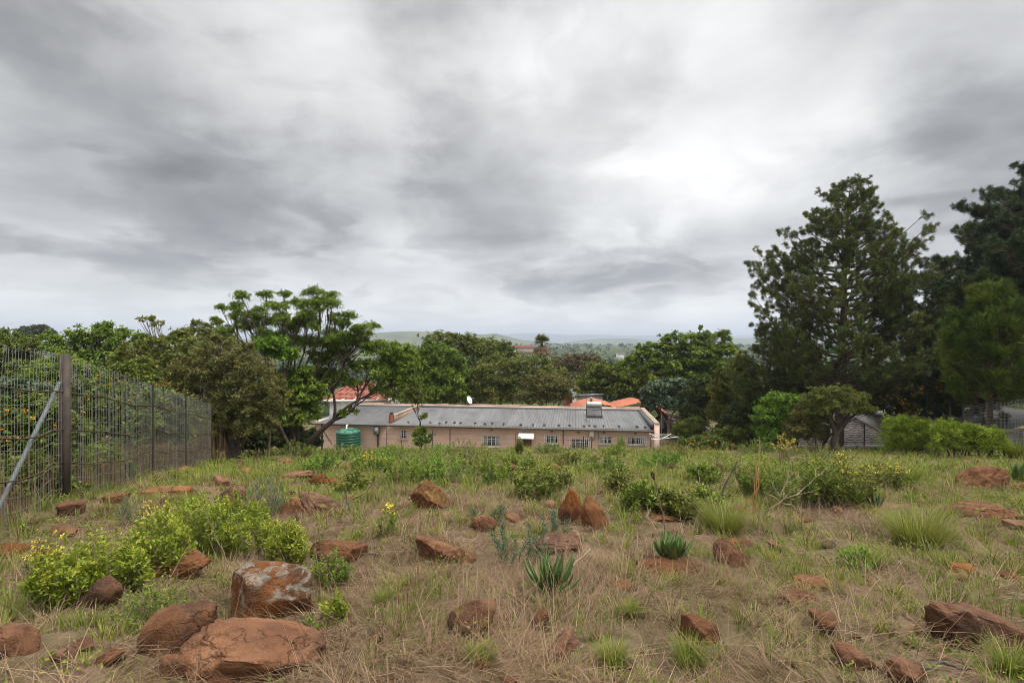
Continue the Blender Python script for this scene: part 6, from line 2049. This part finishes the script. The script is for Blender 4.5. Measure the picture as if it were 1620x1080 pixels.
for i, a in enumerate([(1150, 850, 100, 42, 'pale green tussock above the angular red brown stone'), (1466, 868, 130, 52, 'wide pale green tussock below the flat red slab on the right'),
                       (1626, 1078, 80, 56, 'pale tussock at the bottom right corner under the big slab'), (1385, 905, 60, 30, 'fresh green tussock between the oblong stones and the big slab', 'grass'),
                       (1005, 985, 30, 30, 'small fresh green tussock right of the large aloe', 'grass'), (1100, 1075, 70, 40, 'fresh green tussock at the bottom edge below the pale spotted stone', 'grass'),
                       (975, 1070, 60, 40, 'fresh green tussock at the bottom edge beside the little broken stone', 'grass'), (1610, 725, 40, 30, 'round dark green tussock at the right edge of the crest', 'grass'),
                       (600, 960, 40, 26, 'bluish green tussock right of the ferny shrub', 'grass'), (1440, 768, 70, 26, 'bright green tussock right of the brush heap', 'grass'),
                       (1060, 790, 60, 26, 'yellow green tussock among the low shrubs right of the twin boulders'), (760, 1062, 60, 30, 'green tussock at the bottom edge below the yellow specked boulder', 'grass')]):
    px, py, w, h, lab = a[:5]
    tussock(px, py, w, h, lab, 700 + i, a[5] if len(a) > 5 else 'tuft', 1100 if w > 80 else 420)


def shrub(name, label, px, py, wpx, hpx, mat, seed, n_stem=40, n_leaf=26, leaf=.05, wr=.45, group=None, upright=.7, flowers=None, stem_mat='bark_pale', cat='shrub', depth=.8, d=None):
    """many thin stems from the root, leaves set along the upper part of each"""
    rng = np.random.default_rng(seed)
    p = G(px, py) if d is None else on_ground(px, d)
    d = p[1]; w = wpx / 810 * d; h = hpx / 810 * d
    t = thing(name, label, cat, p, group)
    st = Geo(); lf = Geo()
    P, A, T = [], [], []
    for s in range(n_stem):
        a = rng.uniform(0, 6.283); r = math.sqrt(rng.random())
        tip = np.array([math.cos(a) * r * w * .5, math.sin(a) * r * w * .5 * depth + .06, 0])
        hh = h * (1 - .45 * r * r) * rng.uniform(.5, 1.2)
        root = p + np.array([tip[0] * .55 + rng.normal(0, .02), tip[1] * .55, 0]); root[2] = float(gz(root[0], root[1])) - .02
        tip = np.array([p[0] + tip[0], p[1] + tip[1], 0]); tip[2] = float(gz(tip[0], tip[1])) + hh
        path = bez(root, tip, (rng.normal(0, .05 * w), rng.normal(0, .05 * w), .1 * hh), 6)
        tube(st, path, np.linspace(max(.004, .0006 * d), .002, 6), 4, cap=False)
        k = n_leaf
        tt = 1 - rng.random(k) ** 1.5 * .8
        c = np.stack([np.interp(tt, np.linspace(0, 1, 6), path[:, i]) for i in range(3)], -1) + rng.normal(0, leaf * .35, (k, 3))
        o = rdir(rng, k); o[:, 2] = np.abs(o[:, 2]) * .6 + upright * rng.random(k)
        P.append(c); A.append(unit(o)); T.append(np.clip(rng.random() * .45 + (tt - .2) * .35 + rng.random(k) * .25, 0, 1))
    P, A, T = np.concatenate(P), np.concatenate(A), np.concatenate(T)
    nrm = unit(np.cross(A, np.cross(A, [0, 0, 1.0]) + rng.normal(size=A.shape) * .25) * -1 + rng.normal(size=A.shape) * .35)
    leaves(lf, P, nrm, A, leaf * rng.uniform(.6, 1.35, len(P)), leaf * wr, T)
    st.build('stems', M[stem_mat], t); lf.build('foliage', M[mat], t)
    if flowers:
        nm, cnt, sz, zone = flowers
        g = Geo(); top = P[np.argsort(-P[:, 2])[:max(cnt * 3, int(len(P) * zone))]]; c = top[rng.choice(len(top), cnt)]
        c = c + np.array([0, 0, leaf * .5]); idx = np.repeat(np.arange(cnt), 6)
        leaves(g, c[idx] + rng.normal(0, sz * .3, (len(idx), 3)), unit(rng.normal(size=(len(idx), 3)) * .6 + [0, -.3, .8]), rdir(rng, len(idx)), sz, sz * .8, rng.random(len(idx)))
        g.build('blossoms', M[nm], t)
    return t


BG = 'bright yellow green shrubs on the left'
for i, (px, py, w, h, lab) in enumerate([(90, 960, 110, 78, 'leftmost low yellow green shrub at the left edge'), (165, 935, 120, 82, 'yellow green shrub above the dark red pointed stone'),
                                         (245, 905, 120, 84, 'yellow green shrub over the long buried slab'), (330, 880, 120, 88, 'tallest yellow green shrub behind the lichen boulder'),
                                         (405, 880, 110, 78, 'yellow green shrub left of the dark red stone with a white patch'), (452, 900, 70, 62, 'rightmost yellow green shrub nearest the flat dark red block'),
                                         (285, 852, 110, 56, 'yellow green shrub at the back of the patch'), (380, 845, 90, 56, 'budding yellow green shrub behind the tallest one')]):
    shrub('yellow_green_shrub', lab, px, py, w, h, 'yellow_green', 740 + i, 70, 40, .043, .40, BG, .9, ('yellow_petal', 36, .010, .3), depth=.7)
for i, (px, py, w, h, lab) in enumerate([(245, 850, 90, 60, 'weedy yellow flowered plant at the upper left of the yellow green shrubs'), (60, 945, 70, 90, 'weedy yellow budded plant at the left edge below the fence')]):
    shrub('weedy_plant', lab, px, py, w, h, 'olive_green', 760 + i, 40, 16, .03, .35, 'yellow flowered weeds', 1.0, ('yellow_petal', 60, .018, .35), depth=.6)
shrub('flowering_plant', 'single upright plant with clear yellow flowers left of the pointed boulder', 614, 852, 34, 54, 'green', 765, 9, 20, .05, .4, None, 1.0, ('yellow_petal', 10, .026, .12), depth=.5)
shrub('ferny_shrub', 'low dark green ferny shrub in front of the flat dark red block', 516, 925, 80, 50, 'fern', 766, 70, 44, .022, .5, None, .4, depth=.8)
shrub('sprout', 'small bright yellow green sprout right of the lichen boulder', 524, 995, 44, 46, 'yellow_green', 767, 14, 22, .045, .4, None, 1.2, depth=.5)
shrub('sprout', 'little spiky green sprout below the lichen boulder', 487, 1012, 26, 30, 'green', 768, 9, 14, .04, .25, None, 1.3, depth=.5)
shrub('creeping_plant', 'dark creeping plant between the brown boulder and the dark red pointed stone', 225, 985, 130, 50, 'fern', 769, 70, 34, .022, .5, None, .3, depth=.9)
shrub('feathery_sprig', 'blue green feathery sprig behind the large aloe', 822, 895, 110, 70, 'blue_green', 770, 22, 70, .030, .3, None, .3, depth=.7)
shrub('feathery_sprig', 'blue green feathery sprig beside the pinkish stone', 770, 830, 70, 34, 'blue_green', 771, 12, 50, .034, .3, None, .3, depth=.7)
shrub('feathery_sprig', 'blue green feathery sprig in front of the twin boulders', 868, 848, 70, 34, 'blue_green', 772, 12, 50, .034, .3, None, .3, depth=.7)
shrub('sage_shrub', 'grey green sage shrub beside the dark brown stone', 415, 822, 70, 66, 'silver', 773, 40, 50, .045, .18, None, 1.1, depth=.8)
shrub('sage_shrub', 'grey green sage sprigs below the flat yellow topped stone', 200, 832, 40, 40, 'silver', 774, 16, 36, .04, .18, None, 1.2, depth=.7)
FS = 'green ferny bushes in the middle of the slope'
for i, (px, py, w, h, lab) in enumerate([(640, 770, 90, 44, 'ferny bush directly behind the upright pointed boulder'), (700, 762, 100, 46, 'ferny bush right of and behind the pointed boulder'), (752, 752, 90, 42, 'ferny bush before the first big barred window'),
                                         (790, 770, 70, 44, 'ferny bush in the centre of the slope'), (845, 792, 80, 48, 'dark leafy bush left of the twin boulders'), (880, 778, 60, 38, 'dark leafy bush behind the twin boulders'),
                                         (660, 735, 90, 34, 'ferny bush below the slim garden tree'), (590, 745, 80, 36, 'ferny bush below the timber stump post'), (735, 728, 110, 30, 'farthest ferny bush at the crest before the pink wall'),
                                         (820, 745, 60, 30, 'small ferny bush at the crest left of the awning'),
                                         (505, 748, 70, 30, 'ferny bush right of the leaning trunk foot'), (905, 738, 70, 24, 'ferny bush below the small third window'), (960, 748, 80, 26, 'ferny bush below the heater side of the house'),
                                         (1040, 742, 80, 26, 'ferny bush below the gable corner'), (560, 780, 70, 30, 'ferny bush left of the leaning tan stalk')]):
    shrub('ferny_bush', lab, px, py, w, h, ('fern', 'bright', 'olive_green')[i % 3] if i not in (4, 5) else 'mid_green', 7800 + i, 55, 34, .0075 * 8 + .001 * max(0, i), .45, FS, .5, depth=1.0)
YS = 'low yellow green shrubs right of the twin boulders'
for i, (px, py, w, h, lab) in enumerate([(1020, 808, 80, 40, 'low shrub right of the twin boulders'), (1075, 818, 80, 40, 'low shrub above the broad-leaved aloe'), (1120, 812, 60, 36, 'low shrub left of the brush heap foot'),
                                         (985, 785, 60, 34, 'low shrub behind and right of the twin boulders'), (1115, 762, 60, 26, 'low shrub beside the two-faced stone')]):
    shrub('low_shrub', lab, px, py, w, h, 'olive_green' if i % 2 else 'fern', 800 + i, 60, 40, .055, .5, YS, .5, depth=.9)
HS = 'dense shrubs of the brush heap on the right'
for i, (px, py, w, h, lab) in enumerate([(1205, 792, 90, 66, 'left shrub of the brush heap behind the orange stalks'), (1270, 800, 120, 78, 'middle shrub of the brush heap with bare branches'), (1335, 795, 120, 70, 'right shrub of the brush heap with yellow flower sprays'),
                                         (1400, 775, 90, 42, 'lower outer shrub at the right end of the brush heap'), (1290, 735, 120, 34, 'low shrub on the crest behind the brush heap')]):
    shrub('heap_shrub', lab, px, py, w, h, 'fern' if i in (0, 1) else 'olive_green', 820 + i, 72, 38, .060, .35, HS, .6, ('yellow_petal', 40, .020, .14) if i in (2, 3) else None, depth=.75)
shrub('yellow_flower_bush', 'bush topped with a spray of pale yellow flowers above the brush heap', 1243, 732, 52, 42, 'olive_green', 830, 40, 24, .06, .35, None, .7, ('yellow_petal', 150, .030, .3), depth=.7)
shrub('yellow_flower_bush', 'low yellow flowering bush in the grass below the timber stump post', 585, 744, 60, 24, 'olive_green', 831, 50, 20, .06, .35, None, .7, ('yellow_petal', 130, .032, .35), depth=.7)
CS = 'green weeds along the crest before the house'
for i, (px, py, w, h, lab) in enumerate([(540, 728, 70, 22, 'crest weeds below the green tank'), (625, 722, 60, 18, 'crest weeds left of the slim garden tree'), (700, 716, 60, 14, 'crest weeds right of the slim garden tree'), (822, 720, 12, 26, 'tall green weed in front of the varnished door'),
                                         (868, 716, 50, 16, 'yellowish crest weeds below the small third window'), (975, 720, 50, 14, 'crest weeds below the last two windows'), (982, 708, 16, 26, 'single leafy weed before the last barred window'),
                                         (1065, 722, 70, 18, 'crest weeds below the clothesline'), (470, 722, 60, 22, 'green weeds beside the leaning trunk'), (1200, 716, 60, 18, 'crest weeds left of the yellow spray')]):
    shrub('crest_weeds', lab, px, py, w, h, ('fern', 'green', 'bright', 'olive_green')[i % 4], 840 + i, 60, 26, .09, .4, CS, .8, depth=1.0)
shrub('weed_clump', 'green weedy clump on the straw right of the brush heap foot', 1345, 800, 60, 38, 'fern', 860, 30, 24, .06, .3, None, .9, depth=.7)
shrub('weed_clump', 'pale green weeds right of the oblong stones', 1360, 905, 60, 34, 'bright', 861, 26, 22, .045, .3, None, 1.0, depth=.7)


def aloe(label, px, py, wpx, hpx, seed, n=26, wd=.16, mat='aloe', open_=.9):
    rng = np.random.default_rng(seed)
    p = G(px, py); d = p[1]; w = wpx / 810 * d; h = hpx / 810 * d
    t = thing('aloe', label, 'aloe', p, 'aloes on the slope')
    L0 = max(h * 1.02, w * .52)
    for q in range(n):
        f = q / n; az = q * 2.39996 + rng.normal(0, .15)
        th0 = open_ * (1 - f) + .12 * f; L = L0 * (1.0 - .30 * f) * rng.uniform(.88, 1.1)
        segs = 8; g = Geo()
        o = np.array([math.cos(az), math.sin(az), 0]); s = np.array([-o[1], o[0], 0])
        pt = p + np.array([0, 0, .02]) + o * .015; V = []
        for j in range(segs + 1):
            u = j / segs
            th = th0 * (1.15 - .95 * u) + .06
            tw = wd * L0 * (1 - u ** 2.2) * (.75 + .5 * min(u * 3, 1) * .5) * .5
            dirv = o * math.sin(th) + np.array([0, 0, 1.0]) * math.cos(th); nn_ = np.cross(s, dirv)
            V += [pt - s * tw + nn_ * tw * .22, pt - nn_ * tw * .30, pt + s * tw + nn_ * tw * .22, pt + nn_ * tw * .02]
            pt = pt + dirv * L / segs
        F = []
        for j in range(segs):
            for k_ in range(4):
                F.append([j * 4 + k_, j * 4 + (k_ + 1) % 4, j * 4 + 4 + (k_ + 1) % 4, j * 4 + 4 + k_])
        g.add(V, F, float(np.clip(rng.normal(.45, .22), 0, 1)))
        g.build('leaf', M[mat], t, smooth=True)
    return t


aloe('large open aloe rosette in front of the long low red stone', 872, 940, 100, 72, 870, 24, .21, open_=1.15)
aloe('broad-leaved dark green aloe clump above the pale-edged ledge', 1062, 890, 74, 50, 871, 28, .34)
aloe('small slate green aloe right of the brush heap', 1383, 806, 44, 32, 872, 14, .18, 'blue_green')
aloe('little aloe at the bare straw edge below the brush heap', 1248, 845, 20, 18, 873, 10, .2)
aloe('single broad green agave leaf cluster behind the domed boulder', 1612, 762, 22, 34, 874, 6, .45, open_=.35)


def twig(name, label, pts, r0, r1, mat, seed, side=6, group=None, tip=None, cat='dry branch'):
    """a bare branch through world points, with a few side twigs; tip: (kind, size) a cone or seed head"""
    rng = np.random.default_rng(seed); pts = np.array(pts, float)
    tt = np.linspace(0, 1, 12); src = np.linspace(0, 1, len(pts))
    path = np.stack([np.interp(tt, src, pts[:, i]) for i in range(3)], -1); L = np.linalg.norm(path[-1] - path[0])
    path[1:-1] += rng.normal(0, .012 * L, (10, 3))
    t = thing(name, label, cat, path[0], group)
    g = Geo(); tube(g, path, np.linspace(r0, r1, 12), 6)
    for _ in range(side):
        i = rng.integers(3, 11); a = unit(path[min(i + 1, 11)] - path[i - 1]); dv = unit(a + rng.normal(size=3) * .7); l = L * rng.uniform(.15, .4)
        q = bez(path[i], path[i] + dv * l, rng.normal(0, .06 * l, 3), 5)
        tube(g, q, np.linspace(r1 * 1.2, r1 * .4, 5), 4, cap=False)
        if rng.random() < .6:
            tube(g, [q[2], q[2] + unit(dv + rng.normal(size=3) * .8) * l * .5], [r1 * .7, r1 * .3], 4, cap=False)
    g.build('branch', M[mat], t)
    if tip:
        g = Geo(); sz = tip[1]; e = path[-1]; a = unit(path[-1] - path[-2]); n = 60
        s = rng.random(n); ang = rng.uniform(0, 6.283, n); u1 = unit(np.cross(a, [0, .3, 1.0])); u2 = np.cross(a, u1)
        rad = sz * .45 * np.sin(np.clip(s, .04, .98) * math.pi) ** .6
        o = u1[None] * np.cos(ang)[:, None] + u2[None] * np.sin(ang)[:, None]
        leaves(g, e + a * (s * sz * 1.3)[:, None] + o * rad[:, None] * .5, unit(o + a * -.4), unit(o + a * .9), sz * .33, sz * .25, rng.random(n))
        g.build(tip[0], M['cone'], t)
    return t


M['cone'] = leaf_mat('pine_cone_scales', [(0, (0.03, 0.02, 0.014)), (1, (0.11, 0.075, 0.05))], 0.0)


def gp(px, py, d, up=0.0):
    p = W(px, py, d); p[2] += up
    return p


d0 = G(560, 792)[1]
twig('dry_stalk', 'leaning tan stalk with a dark seed head beside the two-toned boulder', [gp(553, 791, d0), gp(575, 780, d0 - .2), gp(606, 748, d0 - .3)], .014, .009, 'dead_wood', 880, 0, 'dry stalks', ('seed_head', .065), 'stalk')
d0 = G(556, 812)[1]
twig('dry_stalk', 'thin black stick standing right of the two-toned boulder', [gp(556, 816, d0), gp(549, 790, d0), gp(546, 768, d0 + .05)], .010, .006, 'dark_wood', 881, 1, 'dry stalks', None, 'stalk')
d0 = G(1056, 845)[1]
twig('dry_stalk', 'tall dark red flower stalk with a dry brown head above the broad-leaved aloe', [gp(1055, 850, d0), gp(1046, 806, d0), gp(1036, 760, d0)], .010, .006, 'brown_stalk', 882, 0, 'dry stalks', ('seed_head', .075), 'stalk')
d0 = G(1140, 760)[1]
twig('cone_branch', 'pale twig bearing two dark pine cones beside the two-faced stone', [gp(1146, 751, d0), gp(1125, 747, d0), gp(1110, 745, d0)], .016, .010, 'dead_wood', 883, 1, None, ('cone', .13))
twig('cone_branch', 'shorter pale twig with a single pine cone below the two-cone twig', [gp(1142, 754, d0), gp(1126, 753, d0), gp(1113, 754, d0)], .012, .008, 'dead_wood', 884, 0, None, ('cone', .11))
d0 = G(1138, 795)[1]
twig('dry_stalk', 'charred black stick leaning right at the left of the brush heap', [gp(1137, 800, d0), gp(1146, 770, d0), gp(1166, 730, d0)], .014, .010, 'dark_wood', 885, 3, 'dry stalks', None, 'stalk')
d0 = G(1195, 815)[1]
for i, (a, b, lab) in enumerate((((1196, 812), (1202, 690), 'tallest orange dry stalk at the left of the brush heap'), ((1193, 812), (1196, 722), 'shorter orange dry stalk beside the tallest one'), ((1190, 810), (1200, 740), 'leaning orange stalk crossing the tallest one'))):
    twig('dry_stalk', lab, [gp(*a, d0), gp((a[0] + b[0]) / 2, (a[1] + b[1]) / 2, d0), gp(*b, d0 + .1)], .010, .005, 'stalk', 886 + i, 0, 'dry stalks', None, 'stalk')
d0 = G(1201, 868)[1]
twig('dry_stalk', 'single tall straw stalk standing in bare straw below the brush heap', [gp(1200, 866, d0), gp(1202, 840, d0), gp(1203, 806, d0)], .007, .004, 'dead_wood', 889, 0, 'dry stalks', None, 'stalk')
d0 = G(1230, 812)[1]
DB = [([(1235, 785), (1246, 760), (1252, 726), (1249, 716)], 'curved bare branch rising through the middle of the brush heap', .020), ([(1205, 812), (1255, 782), (1285, 764), (1304, 745)], 'long bare branch slanting up right across the brush heap', .017),
      ([(1215, 782), (1265, 808), (1315, 815)], 'fallen bare branch sloping down right in front of the brush heap', .016), ([(1209, 806), (1225, 818), (1240, 832)], 'short bare branch at the left foot of the brush heap', .012),
      ([(1222, 765), (1232, 785), (1262, 768)], 'forked bare branch low in the brush heap', .012), ([(1286, 764), (1297, 785), (1294, 805)], 'hanging bare twig at the right of the brush heap', .010),
      ([(1218, 720), (1224, 745), (1222, 770)], 'upright bare twig behind the orange stalks', .010), ([(1250, 724), (1262, 722), (1275, 726)], 'level bare twig below the yellow spray', .009)]
DB += [([(1190 + 14 * q, 806 - (q * 5) % 14), (1205 + 15 * q, 792 - (q * 11) % 30), (1226 + 14 * q + (q * 7) % 12, 770 - (q * 13) % 34)], 'thin dry twig in the tangle of the brush heap', .008) for q in range(9)]
for i, (pts, lab, r) in enumerate(DB):
    twig('bare_branch', lab, [gp(a, b, d0 - .35 + .08 * i) for a, b in pts], r * .45, r * .2, 'dead_wood', 895 + i, 6, 'bare branches on the brush heap')
d0 = G(900, 905)[1]
twig('bare_branch', 'straight pale stick lying over the large aloe', [gp(884, 915, d0 - .2), gp(910, 890, d0), gp(934, 868, d0 + .1)], .011, .008, 'dead_wood', 905, 0, 'fallen sticks')
d0 = G(780, 850)[1]
twig('bare_branch', 'thin grey branch on straw left of the large aloe', [gp(762, 868, d0), gp(790, 850, d0), gp(835, 842, d0)], .009, .004, 'dead_wood', 906, 2, 'fallen sticks')
d0 = G(560, 918)[1]
twig('bare_branch', 'curving thin twig rising beside the ferny shrub', [gp(545, 920, d0), gp(565, 890, d0), gp(576, 858, d0)], .007, .003, 'dead_wood', 907, 1, 'fallen sticks')
p = G(1500, 1064)
twig('bare_branch', 'dark curved stick lying at the bottom right by the corner tussock', [G(1455, 1068) + [0, 0, .03], G(1490, 1064) + [0, 0, .05], G(1530, 1070) + [0, 0, .03]], .010, .006, 'dark_wood', 908, 1, 'fallen sticks')
twig('bare_branch', 'short charred stick lying below the wide pale tussock', [G(1562, 886) + [0, 0, .04], G(1580, 890) + [0, 0, .03], G(1600, 882) + [0, 0, .06]], .010, .007, 'dark_wood', 909, 1, 'fallen sticks')
# thin seed stalks over the yellow green shrubs
for i, (a, b, lab) in enumerate((((365, 915), (320, 805), 'straw stalk bent left over the lichen boulder'), ((340, 905), (325, 838), 'straw stalk behind the lichen boulder, upright'), ((378, 912), (413, 812), 'straw stalk leaning right over the lichen boulder'), ((372, 906), (378, 830), 'short straw stalk in the middle of the stalk bunch'))):
    d0 = G(a[0], a[1])[1] + .1
    twig('dry_stalk', lab, [gp(*a, d0), gp((a[0] + b[0]) / 2 + 6, (a[1] + b[1]) / 2, d0), gp(*b, d0 - .15)], .005, .0028, 'dead_wood', 915 + i, 1, 'dry stalks', None, 'stalk')
# pale arched reed leaves on the right crest
for i, (a, m, b, lab) in enumerate((((1412, 712), (1425, 690), (1450, 684), 'long arched reed leaf before the tallest feathery shrub'), ((1556, 712), (1552, 700), (1545, 688), 'pale bent reed leaf at the right of the feathery shrubs'))):
    twig('reed_leaf', lab, [gp(*a, 26), gp(*m, 26), gp(*b, 26)], .03, .012, 'reed', 925 + i, 0, None, None, 'reed') if 'reed' in M else None


# ------------------------------------------------------------------ the air
def haze():
    m, k = new_mat('air')
    out = k.n('ShaderNodeOutputMaterial')
    v = k.n('ShaderNodeVolumePrincipled', {'Color': (0.74, 0.84, 1.0, 1), 'Density': HAZE, 'Anisotropy': 0.25})
    k.t.links.new(v.outputs[0], out.inputs['Volume'])
    g = Geo(); obox(g, (0, 5000, 63), (16000, 0, 0), (0, 6600, 0), (0, 0, 122))
    o = g.build('haze', m)
    tag(o, 'thin grey air that pales the far hills', 'haze', kind='stuff')


HAZE = 0.00021
haze()
